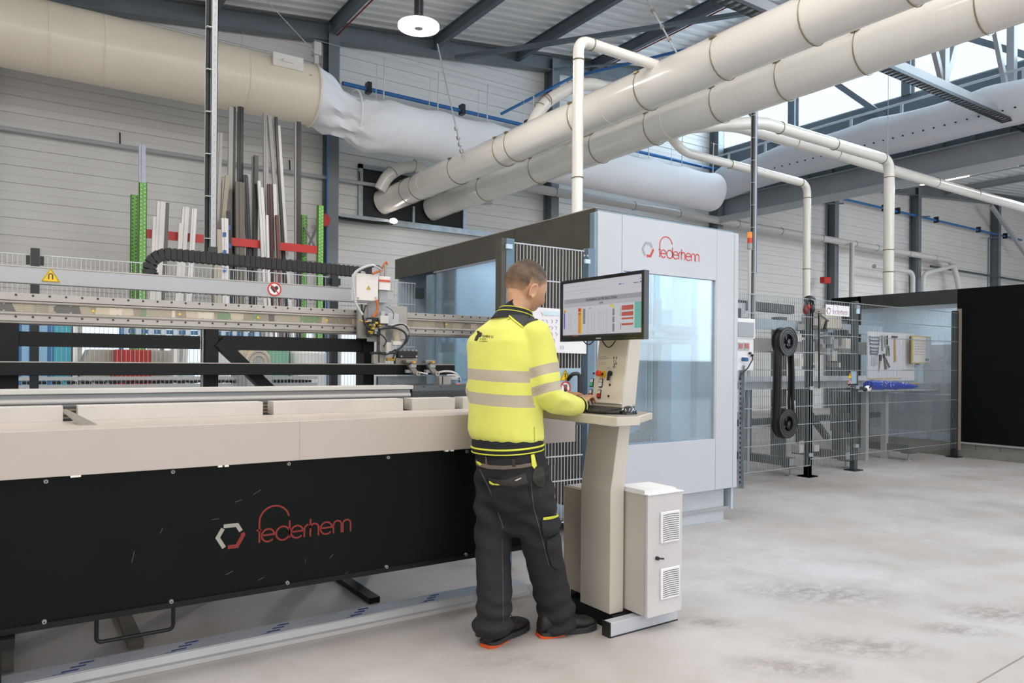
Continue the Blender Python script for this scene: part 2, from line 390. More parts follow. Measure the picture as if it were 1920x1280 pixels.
# ---- clerestory between the two bays (plane X = XC)
m = MB()
for k, y in enumerate([13-.3*i for i in range(84)]):
    m.box((XC+(.04 if k % 2 else 0), y-.3, 5.55), (XC+.06+(.04 if k % 2 else 0), y, 6.35))
tri[0] += 1; struct(m.build('trim_%d' % tri[0], mat('dark_cladding', '4d5453', .5), smooth=False))
m = MB(); ibeam(m, (XC-.05, -12, 5.3), (XC-.05, 13, 5.3), .3, .5, .02); trim(m, GREYP, smooth=False)
m = MB(); m.box((XC-.5, -12, 4.86), (XC-.44, 12.6, 5.0)); m.box((XC-.5, -12, 5.0), (XC-.3, 12.6, 5.02)); trim(m, GREYL, smooth=False)
trim(MB().box((XC-.04, -12, 6.33), (XC+.1, 13, 6.86)), STEELD)
trim(MB().box((XC-.04, -12, 8.3), (XC+.1, 13, 8.8)), STEELD)
cy = [12.9, 10.7, 8.0, 5.4, 2.8, .2, -2.4, -5, -7.6, -10.2]
for i, y in enumerate(cy): trim(MB().box((XC-.1, y-.09, 6.86), (XC+.08, y+.09, 8.3)), STEELD)
for i in range(len(cy)-1):
    wf = MB(); y1, y0 = cy[i]-.09, cy[i+1]+.09
    wf.box((XC, y0, 6.86), (XC+.05, y0+.05, 8.3)).box((XC, y1-.05, 6.86), (XC+.05, y1, 8.3)).box((XC, y0+.05, 6.86), (XC+.05, y1-.05, 6.9)).box((XC, y0+.05, 8.26), (XC+.05, y1-.05, 8.3))
    o = struct(wf.build('window_%d' % (5+i), GREYP)); MB().box((XC+.02, y0+.05, 6.9), (XC+.03, y1-.05, 8.26)).build('pane', PANE, o)
for (y0, z0, y1, z1) in ((12.4, 8.2, 10.9, 6.5), (10.2, 8.2, 8.4, 6.5), (5.2, 6.5, 7.7, 8.2), (2.7, 6.5, 5.2, 8.2)):
    trim(MB().bar((XC-.16, y0, z0), (XC-.16, y1, z1), .12, .06, up=(1, 0, 0)), STEELD)
bpy.data.objects['clerestory_light'].location = (XC+.6, 1.5, 7.6); bpy.data.lights['clerestory_light'].size_y = 22
# ---- lattice girder across the hall
def truss(y, label, x0=-9, n=10):
    t = thing('roof_truss', label, 'truss', (XC-.1, y, 5.7))
    m = MB(); m.bar((x0, y-.05, 5.7), (XC-.1, y-.05, 5.7), .03, .16).bar((x0, y+.05, 5.7), (XC-.1, y+.05, 5.7), .03, .16).bar((x0, y, 5.62), (XC-.1, y, 5.62), .2, .015)
    m.build('bottom_chord', GREYP, t, smooth=False)
    MB().bar((x0, y, roofz(x0)-.32), (XC-.1, y, roofz(XC)-.32), .14, .16).build('top_chord', GREYP, t, smooth=False)
    for k in range(n):
        x = 14.68-2.44*k
        MB().bar((x, y, 5.7), (x, y, roofz(x)-.32), .14, .12).build('post', GREYP, t, smooth=False)
        MB().bar((x, y, 5.72), (x-1.22, y, roofz(x-1.22)-.3), .07, .1).build('diagonal', GREYP, t, smooth=False)
        if x+1.22 < 15.3: MB().bar((x, y, 5.72), (x+1.15, y, roofz(x+1.15)-.3), .07, .1).build('diagonal', GREYP, t, smooth=False)
    m = MB(); m.bar((x0, y-.2, 5.52), (XC-.1, y-.2, 5.52), .012, .05).bar((x0, y-.05, 5.52), (XC-.1, y-.05, 5.52), .012, .05)
    x = x0
    while x < XC-.1: m.box((x, y-.2, 5.495), (x+.05, y-.05, 5.505)); x += .12
    tag(m.build('cable_tray', mat('dark_tray', '3c3f41', .5, .4), smooth=False), 'dark mesh cable tray hung under the grey roof truss', 'cable tray')
truss(5.84, 'grey steel lattice truss under the roof at upper right')
# unseen frames added around the fill lights, roof and wall stay closed
for (x, y, ln) in ROOF_FILL:
    m = MB(); z0 = roofz(x)-.45
    for sx in (-.72, .68): m.box((x+sx, y-ln/2-.05, z0-.02), (x+sx+.04, y+ln/2+.05, roofz(x)+.0))
    for sy in (-ln/2-.05, ln/2+.01): m.box((x-.68, y+sy, z0-.02), (x+.68, y+sy+.04, roofz(x)+.0))
    trim(m, WHITE, smooth=False)
for (x0, x1, z0, z1) in ((-6, 10, 1.7, 6.1), (16, 32, 1.4, 5.4)):
    m = MB(); k = 9
    for i in range(k): xx = x0+(x1-x0)*i/(k-1); m.box((xx-.04, -12, z0), (xx+.04, -11.8, z1))
    m.box((x0, -12, z0-.06), (x1, -11.75, z0)).box((x0, -12, z1), (x1, -11.75, z1+.06)); trim(m, GREYL, smooth=False)
# ================================================================ AIR DUCTS AND PIPES
def ring(c, d, r, th=.008, n=24):
    c = Vector(c); d = Vector(d).normalized(); u = Vector((0, 0, 1)) if abs(d.z) < .9 else Vector((1, 0, 0)); a = d.cross(u).normalized(); b = d.cross(a)
    return [c+(a*math.cos(2*math.pi*i/n)+b*math.sin(2*math.pi*i/n))*r for i in range(n)]
def clamp(c, d, r, par, th=.008, knob=True):
    m = MB(); m.tube(ring(c, d, r+.003), th, 6, closed=True)
    if knob:
        d = Vector(d).normalized(); s = Vector((-.75, -.3, .6)).normalized(); s = (s-d*s.dot(d)).normalized(); p = Vector(c)+s*(r+.012)
        m.box(p-Vector((.02, .03, .012)), p+Vector((.02, .03, .012))); m.bar(p-d*.05, p+d*.05, .008, .008)
    return m.build('clamp_ring', CLAMPM, par)
def bend(pts, rad, n=6):
    """round the corners of a polyline"""
    pts = [Vector(p) for p in pts]; out = [pts[0]]
    for i in range(1, len(pts)-1):
        a = (pts[i-1]-pts[i]); b = (pts[i+1]-pts[i]); r = min(rad, a.length*.45, b.length*.45); a.normalize(); b.normalize()
        p0 = pts[i]+a*r; p1 = pts[i]+b*r
        for k in range(n+1):
            t = k/n; out.append(p0*(1-t)**2+pts[i]*2*t*(1-t)+p1*t*t)
    return out+[pts[-1]]
def pipe(name, label, cat, pts, r, m=CREAM, rad=.16, clamps=(), group=None, n=16, th=.006):
    pts = bend(pts, rad)
    t = thing(name, label, cat, pts[0], group); MB().tube(pts, r, n).build('tube', m, t)
    for (c, d) in clamps: clamp(c, d, r, t, th, False)
    return t
for (x, lab, ys, e) in ((6.0, 'large cream suction duct, upper left one of the overhead pair', (12.2, 11.8, 10.4, 9.05, 8.75, 7.3, 6.1, 5.0, 4.0, 3.1, 1.6), 5.8), (7.03, 'large cream suction duct, lower right one of the overhead pair', (12.4, 11.2, 9.6, 8.1, 7.0, 5.9, 5.0, 4.1, 3.0, 1.6), 6.85)):
    t = thing('suction_duct', lab, 'duct', (x, 12.9, 4.4), 'pair of cream suction ducts overhead')
    pts = bend([(e, 12.98, 4.3), (x, 12.5, 4.4), (x, 8, 4.41), (x, -9, 4.4)], .3)
    MB().tube(pts, .232, 40).build('tube', CREAM, t)
    for y in ys: clamp((x, y, 4.4), (0, 1, 0), .232, t, .006)
    for y in (11.5, 6.7):
        MB().tube(ring((x, y, 4.4), (0, 1, 0), .234), .004, 6, closed=True).build('joint_seam', CREAM, t)
# short branches rising from the pair
pipe('branch_duct', 'cream bent duct curling over the pair of ducts beside the wall opening', 'duct', [at(712, 356, T=13.6), at(726, 330, T=13.6), at(752, 314, T=13.7), at(785, 311, T=13.9), at(815, 330, T=14.2)], .115, clamps=[(at(735, 322, T=13.6), (.5, 0, .6)), (at(776, 311, T=13.8), (1, 0, 0))], rad=.3)
pipe('branch_duct', 'cream bent duct rising behind the middle of the overhead pair', 'duct', [at(990, 250, T=10.4), at(1018, 193, T=10.4), at(1072, 163, T=10.5), at(1112, 156, T=10.6), at(1150, 172, T=10.8)], .088, clamps=[(at(1013, 200, T=10.4), (.3, 0, .6)), (at(1022, 190, T=10.4), (.5, 0, .5)), (at(1026, 188, T=10.4), (.7, 0, .4)), (at(1070, 163, T=10.45), (1, 0, .3))], rad=.25)
# pipe down into the machine housing
p0 = at(1083, 300, T=7.5)
t = pipe('extraction_pipe', 'cream vertical extraction pipe dropping into the top of the white machine housing', 'pipe', [(p0.x, p0.y, 2.25), (p0.x, p0.y, 4.56), (5.9, p0.y, 4.56)], .057, clamps=[((p0.x, p0.y, 4.35), (0, 0, 1)), ((p0.x, p0.y, 3.15), (0, 0, 1)), ((p0.x+.18, p0.y, 4.56), (1, 0, 0))], rad=.13)
# pipes on the right
pipe('extraction_pipe', 'cream pipe with an elbow dropping to the fence beside the tall cable pole', 'pipe', [(7.1, 6.86, 4.3), (7.4, 6.86, 4.1), (10.17, 6.86, 4.07), (10.17, 6.86, 1.9)], .058, clamps=[((8.35, 6.86, 4.09), (1, 0, 0)), ((10.0, 6.86, 4.07), (1, 0, 0)), ((10.17, 6.86, 3.85), (0, 0, 1)), ((10.17, 6.86, 2.75), (0, 0, 1))], rad=.17)
pipe('extraction_pipe', 'cream pipe with an elbow dropping into the black walled machine at right', 'pipe', [(7.1, 6.5, 4.28), (8.3, 6.3, 4.52), (11.5, 6.3, 4.53), (11.5, 6.3, 2.3)], .08, clamps=[((8.7, 6.3, 4.52), (1, 0, 0)), ((10.0, 6.3, 4.52), (1, 0, 0)), ((11.3, 6.3, 4.53), (1, 0, 0)), ((11.5, 6.3, 4.25), (0, 0, 1)), ((11.5, 6.3, 3.1), (0, 0, 1)), ((11.5, 6.3, 2.75), (0, 0, 1))], rad=.2)
pipe('extraction_pipe', 'long cream pipe running off to the right below the roof', 'pipe', [(7.2, 6.9, 4.5), (8.6, 6.9, 4.68), (33, 6.9, 4.7)], .09, clamps=[((9.9, 6.9, 4.69), (1, 0, 0)), ((11.0, 6.9, 4.69), (1, 0, 0)), ((12.6, 6.9, 4.69), (1, 0, 0)), ((14.2, 6.9, 4.69), (1, 0, 0)), ((15.8, 6.9, 4.7), (1, 0, 0))])
m = pipe('wall_pipe', 'white pipe running along the siding wall behind the machines', 'pipe', [(7.6, 12.55, 4.94), (27, 12.55, 4.94), (27.2, 12.4, 4.1), (27.2, 12.4, 2.5)], .095, WHITE, clamps=[((x, 12.55, 4.94), (1, 0, 0)) for x in (9.6, 11.9, 13.4, 15.6, 17.4, 19.3, 21, 22.2, 24.1, 25.8)], rad=.3)
for (px, lab, el) in ((1597, 'thin white drop pipe straight down from the long wall pipe', 0), (1712, 'thin white drop pipe with an elbow left of the wall column pair', -1), (1732, 'thin white drop pipe with an elbow right of the wall column pair', 1)):
    x = at(px, 500, Y=12.35).x
    p = [(x, 12.35, 0.0), (x, 12.35, 4.3 if el else 4.90)]
    if el: p.append((x+el*2.2, 12.4, 4.32 if el < 0 else 4.75))
    pipe('drop_pipe', lab, 'pipe', p, .07, WHITE, rad=.25, n=12)
# handrail-like conduit high on the wall at left, blue compressed air lines
t = thing('wall_conduit', 'grey conduit on brackets along the siding at left', 'conduit', (-9, 12.9, 4.58)); MB().tube([(-9, 12.88, 4.58), (8.2, 12.88, 4.58)], .035, 8).build('tube', GREYL, t)
for x in (1.35, 4.0, 5.3, 5.9): MB().bar((x, 12.88, 4.58), (x, 12.92, 4.8), .02, .02).build('bracket', PLASB, t)
t = thing('air_line', 'blue compressed air line running high along the back wall', 'pipe', (4.8, 12.8, 6.3)); MB().tube([(4.9, 12.75, 6.3), (33, 12.75, 6.3)], .04, 8).build('tube', BLUEP, t)
for x in (5.4, 7.4, 9.0, 16.9, 20.0, 23.0, 23.8, 26.3, 29.4, 31.6): MB().box((x-.04, 12.68, 6.22), (x+.04, 12.82, 6.42)).build('pipe_clip', PLASB, t)
pipe('air_line', 'thin blue air hose hanging down the wall beside the green rack', 'hose', [at(614, 240, Y=12.6), (at(612, 762, Y=12.6).x, 12.6, 0.01)], .014, BLUEP, n=8)
pipe('air_line', 'thin blue air line under the roof behind the cream vertical pipe', 'pipe', [(8.3, 12.7, 6.4), (9.8, 12.2, 7.35), (13.2, 7.0, 7.9)], .03, BLUEP, n=8, rad=.05)
pipe('air_line', 'dark air line running low on the wall at far right', 'pipe', [at(1745, 499, Y=12.7), (33.5, 12.7, at(1745, 499, Y=12.7).z)], .04, mat('dark_pipe', '41525c', .5), n=8)
for (px, y0, y1, lab) in ((1557, 380, 560, 'thin dark drop line by the red wall box'), (1726, 405, 560, 'thin dark drop line right of the middle wall column'), (1860, 445, 545, 'thin dark drop line right of the last wall column')):
    a = at(px, y0, Y=12.55); pipe('drop_line', lab, 'pipe', [(a.x+.9, 12.70, a.z+.12), (a.x, 12.675, a.z), (a.x, 12.675, .05)], .022, STEELD, n=8, rad=.1)
# ---- big supply duct at left with its fabric hose
CR = .47
t = thing('supply_duct', 'huge cream round supply duct along the wall at upper left', 'duct', (3.95, 11.5, 5.5))
MB().tube([(-5.4, 11.5, 5.48), (3.93, 11.5, 5.5)], CR, 64).build('tube', CREAMD, t)
for x in (.35, .98, 2.85): MB().tube(ring((x, 11.5, 5.49), (1, 0, 0), CR+.002, n=64), .008, 6, closed=True).build('seam_ring', CREAMD, t)
MB().tube(ring((3.9, 11.5, 5.5), (1, 0, 0), CR+.012, n=64), .018, 8, closed=True).build('end_ring', CREAM, t)
m = MB(); m.box((3.16, 11.03, 5.66), (3.62, 11.075, 5.86)); m.box((3.3, 11.0, 5.74), (3.46, 11.03, 5.78)); m.build('inspection_hatch', CREAM, t, bevel=.006)
m = MB(); c = Vector((3.74, 11.1, 5.62)); m.cyl(c, c+Vector((0, -.05, 0)), .03); m.build('valve', ALU, t)
m = MB(); m.box((3.86, 11.24, 5.62), (3.93, 11.29, 6.08)); m.box((3.84, 11.2, 6.05), (3.96, 11.34, 6.25)); m.build('strap_bracket', WHITE, t, bevel=.01)
def fabric_hose():
    m = MB(); n = 48; X0, X1 = 3.92, 13.6; secs = []
    for i in range(141):
        x = X0+(X1-X0)*(i/140)**1.15; s = x-X0
        k = min(1, s/.9); pinch = 1-.30*math.exp(-((s-.55)/.3)**2)
        end = 1 if x < X1-.25 else max(.05, math.sqrt(max(0, 1-((x-X1+.25)/.26)**2)))
        zc = 5.5-.22*k-.08*math.sin(min(1, s/1.3)*math.pi)
        scal = .05*abs(math.sin(math.pi*(s-.2)/1.02)) if s > 1 else 0
        row = []
        for j in range(n):
            a = 2*math.pi*j/n; r = CR*(1.0 if s < 1 else .98)*pinch*end
            fold = (.05*math.sin(9*a+6*s)+.02*math.sin(17*a-9*s))*math.exp(-((s-.45)/.45)**2)*(s/.2 if s < .2 else 1)
            r += fold+.012*noise.noise(Vector((x*1.6, math.cos(a)*1.5, math.sin(a)*1.5)))
            y = math.cos(a)*r*(1-.12*k); z = math.sin(a)*r*(1.0)
            if math.sin(a) > 0: z -= scal*math.sin(a)**2*1.3+ (.06*k)*math.sin(a)**4
            row.append(Vector((x, 11.5+y, zc+z)))
        secs.append(row)
    for r in secs: m.v += r
    for i in range(len(secs)-1):
        for j in range(n):
            m.f.append([i*n+j, i*n+(j+1) % n, (i+1)*n+(j+1) % n, (i+1)*n+j]); m.m.append(0)
    m.f.append([(len(secs)-1)*n+j for j in range(n)]); m.m.append(0)
    t = thing('fabric_duct', 'white fabric air duct hanging on cords from the end of the cream supply duct', 'duct', (X0, 11.5, 5.4))
    m.build('sleeve', FABRIC, t, angle=60)
    s = MB(); s.tube([(4.62, 11.5+math.cos(a)*.36, 5.33+math.sin(a)*.4-.0) for a in [2*math.pi*q/24 for q in range(24)]], .018, 6, closed=True); s.build('strap', FABRIC, t)
    for k in range(9):
        x = 5.08+1.02*k
        for dy in (-.14, .18):
            MB().tube([(x, 11.5+dy, 5.60), (x+.02, 11.5+dy, 6.35)], .011 if dy < 0 else .006, 5).build('cord', WHITE, t)
    MB().tube([(3.9, 11.4, 6.35), (13.7, 11.4, 6.35)], .004, 5).build('cord', GREYL, t, label='thin carrying wire above the fabric duct')
fabric_hose()
m = MB(); n = 40; rows = []
for i in range(90):
    y = 12.3-i*.16; s = i*.16; e = min(1, math.sqrt(1-(1-min(1, s/.5))**2)+.02); row = []
    for j in range(n):
        a = 2*math.pi*j/n; r = .44*e*(1+.03*noise.noise(Vector((y*.9, math.cos(a), math.sin(a)+5))))
        z = math.sin(a)*r*1.05; sc_ = .09*abs(math.sin(math.pi*s/2.1))*(1 if s > .6 else 0)
        if math.sin(a) > 0: z = z*.72-sc_*math.sin(a)
        row.append((14.35+math.cos(a)*r*.9, y, 5.92+z-.25*math.exp(-s*1.2)))
    rows.append(row)
for r in rows: m.v += [Vector(q) for q in r]
for i in range(len(rows)-1):
    for j in range(n): m.f.append([i*n+j, (i+1)*n+j, (i+1)*n+(j+1) % n, i*n+(j+1) % n]); m.m.append(0)
t = thing('fabric_duct', 'grey white fabric air duct with a row of holes near the roof windows', 'duct', (14.35, 12, 5.9)); m.build('sleeve', FABRICY, t, angle=60)
m = MB(); m.tube([(14.35, 12.4, 6.4), (14.35, -2, 6.4)], .025, 8); m.build('rail', GREYL, t)
m = MB()
for i in range(52):
    y = 11.6-.19*i; a = math.radians(214); p = Vector((14.35+math.cos(a)*.40, y, 5.92+math.sin(a)*.46)); m.cyl(p-Vector((.01, 0, .01)), p+Vector((-.006, 0, -.004)), .018, n=8)
m.build('nozzle_row', PLASB, t)
for k in range(10): MB().box((14.33, 11.8-k*1.05, 6.15), (14.37, 11.85-k*1.05, 6.4)).build('hanger', GREYL, t)
# ---- suspension lines of the overhead ducts
def cable(label, a, b, r=.006, turn=None):
    t = thing('suspension_cable', label, 'cable', a); MB().tube([a, b], r, 6).build('cable', GREYL, t)
    if turn:
        a = Vector(a); b = Vector(b)
        for k in turn:
            p = a.lerp(b, k); MB().cyl(p, a.lerp(b, k+.03), r*2.6, n=8).build('tensioner', ALUW, t)
cable('white cable from the lamp purlin down to the upper cream duct', at(820, 82, T=11), at(868, 297, T=11.3), .012, (.72, .8, .86, .92))
cable('thin cable with tensioners from the roof to the upper cream duct at top right', at(1190, -40, T=8.5), at(1275, 110, T=8.1), .009, (.4, .6, .75))
cable('thin cable from the roof to the end bracket of the cream supply duct', at(480, -20, T=10.5), at(590, 98, T=11.2), .006, (.5,))
cable('thin cable holding the cream supply duct right of the white pole', at(455, 60, T=11), at(449, 130, T=11.2), .004, (.6,))
cable('thin vertical rod holding the elbow pipe at right', (11.45, 6.3, 4.6), (11.45, 6.3, 6.9), .004)
# ---- vertical cable risers
def riser(name, label, x, y, z0, z1):
    t = thing(name, label, 'cable pole', (x, y, z0))
    m = MB(); m.box((x-.018, y-.03, z0), (x+.024, y-.026, z1)).box((x-.018, y-.03, z0), (x-.014, y+.02, z1)).box((x+.02, y-.03, z0), (x+.024, y+.02, z1)); ch_ = m.build('channel', GREYL, t, smooth=False)
    MB().tube([(x-.032, y, z0-.03), (x-.032, y, z1)], .014, 8).build('cable', RUB, t)
    MB().tube([(x-.043, y+.01, z0-.03), (x-.043, y+.01, z1)], .005, 8).build('cable', GREYL, t)
    m = MB()
    for k in range(int((z1-z0)/.28)): m.box((x-.048, y-.034, z0+.1+.28*k), (x-.016, y+.01, z0+.104+.28*k))
    m.build('cable_tie', mat('tie_white', 'd8d8d8', .5), t, smooth=False)
    m = MB()
    for k in range(int((z1-z0)/.05)): m.box((x+.002, y-.0305, z0+.03+.05*k), (x+.008, y-.03, z0+.05+.05*k))
    o = m.build('slots', GREYP, ch_, smooth=False); o['kind'] = 'stuff'
    return t
q = at(397, 460, T=4.9); riser('cable_riser', 'white perforated cable pole rising behind the black cable chain', q.x, q.y, 1.96, roofz(q.x)-.25)
q = at(1412, 500, T=9.2); r_ = riser('cable_riser', 'grey cable pole with blue hose rising behind the fence beside the white machine housing', q.x, q.y, 1.75, roofz(q.x)-.25)
MB().tube([(q.x+.05, q.y, 2.4), (q.x+.05, q.y, 6.5)], .012, 8).build('hose', BLUEP, r_)
# ---- lamps
def pendant(x, y, z, label, rad=.24):
    t = thing('pendant_lamp', label, 'lamp', (x, y, z))
    MB().cyl((x, y, z+.1), (x, y, z+.62), .055, n=20).build('driver_housing', PLASB, t)
    MB().tube([(x, y, z+.62), (x, y, roofz(x)-.1)], .006, 6).build('cord', PLASB, t)
    m = MB(); m.cyl((x, y, z), (x, y, z+.03), rad, n=40); m.build('disc', emat('lamp_disc', 'fff8ee', 9), t)
    m = MB(); m.cyl((x, y, z-.012), (x, y, z-.001), .05, n=20).cyl((x, y, z+.03), (x, y, z+.11), .1, .05, n=20); m.build('hub', GREYL, t)
    a = area('lamp_light', (x, y, z-.03), (0, 0, 0), rad*1.8, rad*1.8, 70, (1, .96, .9), 'DISK')
    return t
q = at(785, 52, T=8.6)
pendant(q.x, q.y, q.z, 'round white disc lamp glowing under the roof')
# ================================================================ LONG PROFILE MACHINE AT LEFT
YA = 3.05; XL = -4.2
XE = at(1079, 825, Y=YA).x; XP = 2.22
zf = lambda px, py, Y: at(px, py, Y=Y).z
z_top = zf(0, 810, YA); z_mid = zf(0, 901, YA); z_bot = zf(0, 1193, YA)
t = thing('machine_bed', 'long machine bed with white top beam and black front panel carrying the red company name', 'machine', (-1, YA, 0))
m = MB(); m.box((XL, YA, z_mid), (XE, YA+.42, z_top)); m.build('top_beam', mat('warm_white_beam', 'b8ada6', .4, vary=(1, .02)), t, bevel=.002)
xs_ = at(562, 800, Y=YA).x; MB().box((xs_-.001, YA-.0008, z_mid), (xs_+.001, YA+.01, z_top+.0008)).build('beam_joint', GREYP, t)
MB().box((XL, YA+.02, z_bot), (XP, YA+.035, z_mid)).build('front_panel', BLACKP, t)
MB().box((XL, YA+.012, z_bot-.004), (XP, YA+.05, z_bot+.018)).build('panel_rail', BLACKS, t)
for (px, py) in ((86, 902), (324, 884), (541, 869), (727, 857), (875, 846), (83, 1165), (321, 1127), (538.5, 1092), (724, 1062), (873, 1039)):
    p = at(px, py, Y=YA+.02); b = MB().cyl((p.x, YA+.02, p.z), (p.x, YA+.010, p.z), .0085, .0065, 14).build('panel_bolt', ALUW, t)
    MB().cyl((p.x, YA+.0102, p.z), (p.x, YA+.009, p.z), .0035, n=6).build('hex_socket', PLASB, b)
for px, py in ((137, 893), (147, 891.5), (413, 873), (425, 872.5), (838, 846), (848, 845)):
    p = at(px, py, Y=YA); MB().box((p.x-.008, YA-.002, z_mid-.006), (p.x+.008, YA+.018, z_mid+.001)).build('panel_clip', CREAM, t)
p1 = at(181, 1166, Y=YA+.03); p2 = at(325, 1140, Y=YA+.03); zl = at(190, 1203, Y=YA+.03).z
MB().tube(bend([(p1.x, YA+.03, z_bot), (p1.x, YA+.03, zl), (p2.x, YA+.03, zl), (p2.x, YA+.03, z_bot)], .02), .0075, 8).build('handle', BLACKS, t)
o_ = at(486, 1015.5, Y=YA+.02); h_ = (at(600, 990, Y=YA+.02).z-at(600, 1015, Y=YA+.02).z)*.98
ww = at(657, 996, Y=YA+.02).x-o_.x
company_mark((o_.x, YA+.0195, o_.z-.004), (1, 0, 0), (0, 0, 1), ww/6.86, LOGODR, mat('logo_silver', '9a968e', .4), t)
# scratches on the panel
sc = MB()
for (x0, y0, x1, y1) in ((475, 927, 489, 918), (441, 941, 453, 937), (252, 1033, 247, 1054), (422, 1078, 437, 1070), (483, 1088, 495, 1082), (618, 1047, 625, 1038), (572, 1048, 573, 1056), (397, 974, 412, 972), (646, 1076, 652, 1072), (300, 1000, 305, 990)):
    a = at(x0, y0, Y=YA+.0196); b = at(x1, y1, Y=YA+.0196); sc.bar(a, b, .0006, .0015)
sc.build('scratches', mat('scratch_grey', '5c6461', .6), t)
# frame behind the panel, black foot, grey-brown bars painted as floor shade
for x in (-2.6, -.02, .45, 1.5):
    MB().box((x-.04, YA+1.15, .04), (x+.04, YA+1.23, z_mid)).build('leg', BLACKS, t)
    MB().box((x-.03+.06*(x > 1), YA+.5, .0), (x+.03+.06*(x > 1), YA+1.25, .03)).build('foot', BLACKS if x > 1 else mat('foot_shade_brown', '67615b', .6), t)
MB().box((2.0, YA+.1, .0), (2.06, YA+.16, z_mid)).build('leg', BLACKS, t); MB().box((2.06, YA+.036, z_bot), (XP, YA+.3, z_bot+.02)).build('foot_bracket', GREYP, t)
p = at(8, 1205, Y=YA); MB().box((XL, YA-.02, z_bot-.045), (at(28, 1205, Y=YA).x, YA+.06, z_bot-.008)).build('foot_bracket', BLACKS, t)
MB().box((at(0, 1200, Y=YA-.01).x-.1, YA-.02, 0), (at(3, 1200, Y=YA-.01).x, YA+.02, z_bot-.045)).build('leg', BLACKS, t)
# bed under the work
YB = YA+.42
m = MB(); m.box((XL, YB, .88), (2.9, YB+.62, z_top-.004)); m.build('bed_body', mat('dark_bed', '3d4144', .4, .4), t)
zb = zf(300, 783, YB)
stripes = MB(); sx = XL
for k in range(3): stripes.box((XL, YB+.10, z_top+.004+.016*k), (2.7, YB+.13, z_top+.011+.016*k))
stripes.build('slot_strips', mat('slot_wood', '9c8367', .6), t)
MB().box((XL, YB+.102, z_top-.004), (2.7, YB+.2, z_top+.052)).build('slot_back', mat('slot_dark', '4a4c4c', .5, .3), t)
blocks = [(-420, 118), (146, 493), (513, 756), (773, 853), (868, 1010)]
for i, (a, b) in enumerate(blocks):
    xa = at(a, 775, Y=YB).x if a > 0 else XL; xb = at(b, 775, Y=YB).x
    zt = at(300, 757.5, Y=YB).z
    MB().box((xa, YB, z_top-.001), (xb, YB+.1, zt)).build('support_block', mat('support_white', 'c9c3bd', .55, vary=(6, .05), bump=(12, .15)), t, bevel=.0015)
q = at(118, 770, Y=YB); MB().prism([(q.x, YB-.02, z_top+.05), (q.x+.012, YB-.02, z_top+.05), (q.x+.1, YB-.26, z_top+.003), (q.x+.05, YB-.26, z_top+.003)], (0, 0, -.012)).build('stop_plate', ALUW, t)
# long clamping profile on the bed
YC = YB+.2
c_ = thing('clamping_profile', 'long white and grey clamping profile lying along the machine bed', 'rail', (0, YC, 1.05))
xr = at(775, 730, Y=YC).x
za = zf(300, 727.5, YC); zb_ = zf(300, 736, YC); zc_ = zf(300, 744, YC); zd_ = zf(300, 755, YC)
MB().box((XL, YC, zb_), (xr, YC+.12, za)).build('upper_strip', mat('strip_white', 'cfcbc7', .4), c_, bevel=.002)
MB().box((XL, YC+.02, zc_-.001), (xr-.01, YC+.12, zb_)).build('web', GREYP, c_)
MB().tube([(XL, YC+.024, (zc_+zd_)/2), (xr-.01, YC+.024, (zc_+zd_)/2)], (zc_-zd_)/2, 12).build('round_edge', mat('strip_grey', 'cfcac7', .4), c_)
MB().box((XL, YC+.02, z_top-.004), (xr, YC+.14, zd_)).build('base_strip', GREYP, c_)
d_ = MB(); za2 = zf(800, 722, YC+.05)
d_.prism([(xr, YC+.01, 1.02), (xr, YC+.01, za2-.03), (xr, YC+.04, za2), (xr, YC+.3, za2), (xr, YC+.3, 1.02)], (1.0, 0, 0))
d_.build('dark_extension', mat('dark_anodised', '4b4f53', .3, .4), c_)
for px in (795, 827):
    q = at(px, 725, Z=za2+.001); MB().cyl((q.x, q.y, za2-.001), (q.x, q.y, za2+.003), .006, n=10).build('screw', PLASB, c_)
# ---------------- gantry stand: black posts, rails, brace
g = thing('gantry', 'black gantry stand with steel linear axis and grey beam above the machine bed', 'machine', (0, 4.2, 0))
YR, YP = 3.98, 4.12
def prail(name, px0, y0a, y0b, px1, m_, Y, dep=.06):
    xa = at(px0, y0a, Y=Y).x if px0 > -400 else XL; xb = at(px1, y0a, Y=Y).x
    MB().box((xa, Y, zf(px0 if px0 > -400 else 0, y0b, Y)), (xb, Y+dep, zf(px0 if px0 > -400 else 0, y0a, Y))).build(name, m_, g, bevel=.002)
prail('lower_rail', -999, 679, 704, 853, BLACKS, YR)
MB().box((XL, YR-.002, zf(0, 679, YR)), (at(853, 681, Y=YR).x, YR+.06, zf(0, 677, YR))).build('rail_edge', ALUW, g)
prail('upper_rail', -999, 620, 648, 376, BLACKS, YP); prail('upper_rail', 410, 628.5, 655.5, 692, BLACKS, YP)
for (a, b) in ((-6, 35), (383, 408), (679, 699)):
    xa = at(a, 700, Y=YP).x; xb = at(b, 700, Y=YP).x
    MB().box((xa, YP-.02, 0), (xb, YP+.1, zf(0, 604, YP))).build('post', BLACKS, g, bevel=.002)
MB().box((at(381, 700, Y=YP).x-.006, YP+.0, .4), (at(381, 700, Y=YP).x, YP+.03, zf(0, 604, YP))).build('edge_strip', ALUW, g)
q0 = at(409, 640, Y=YP); q1 = at(500, 727, Y=YP)
MB().bar(q0, q1+(q1-q0)*1.2, .06, .075, up=(0, 1, 0)).build('brace', BLACKS, g)
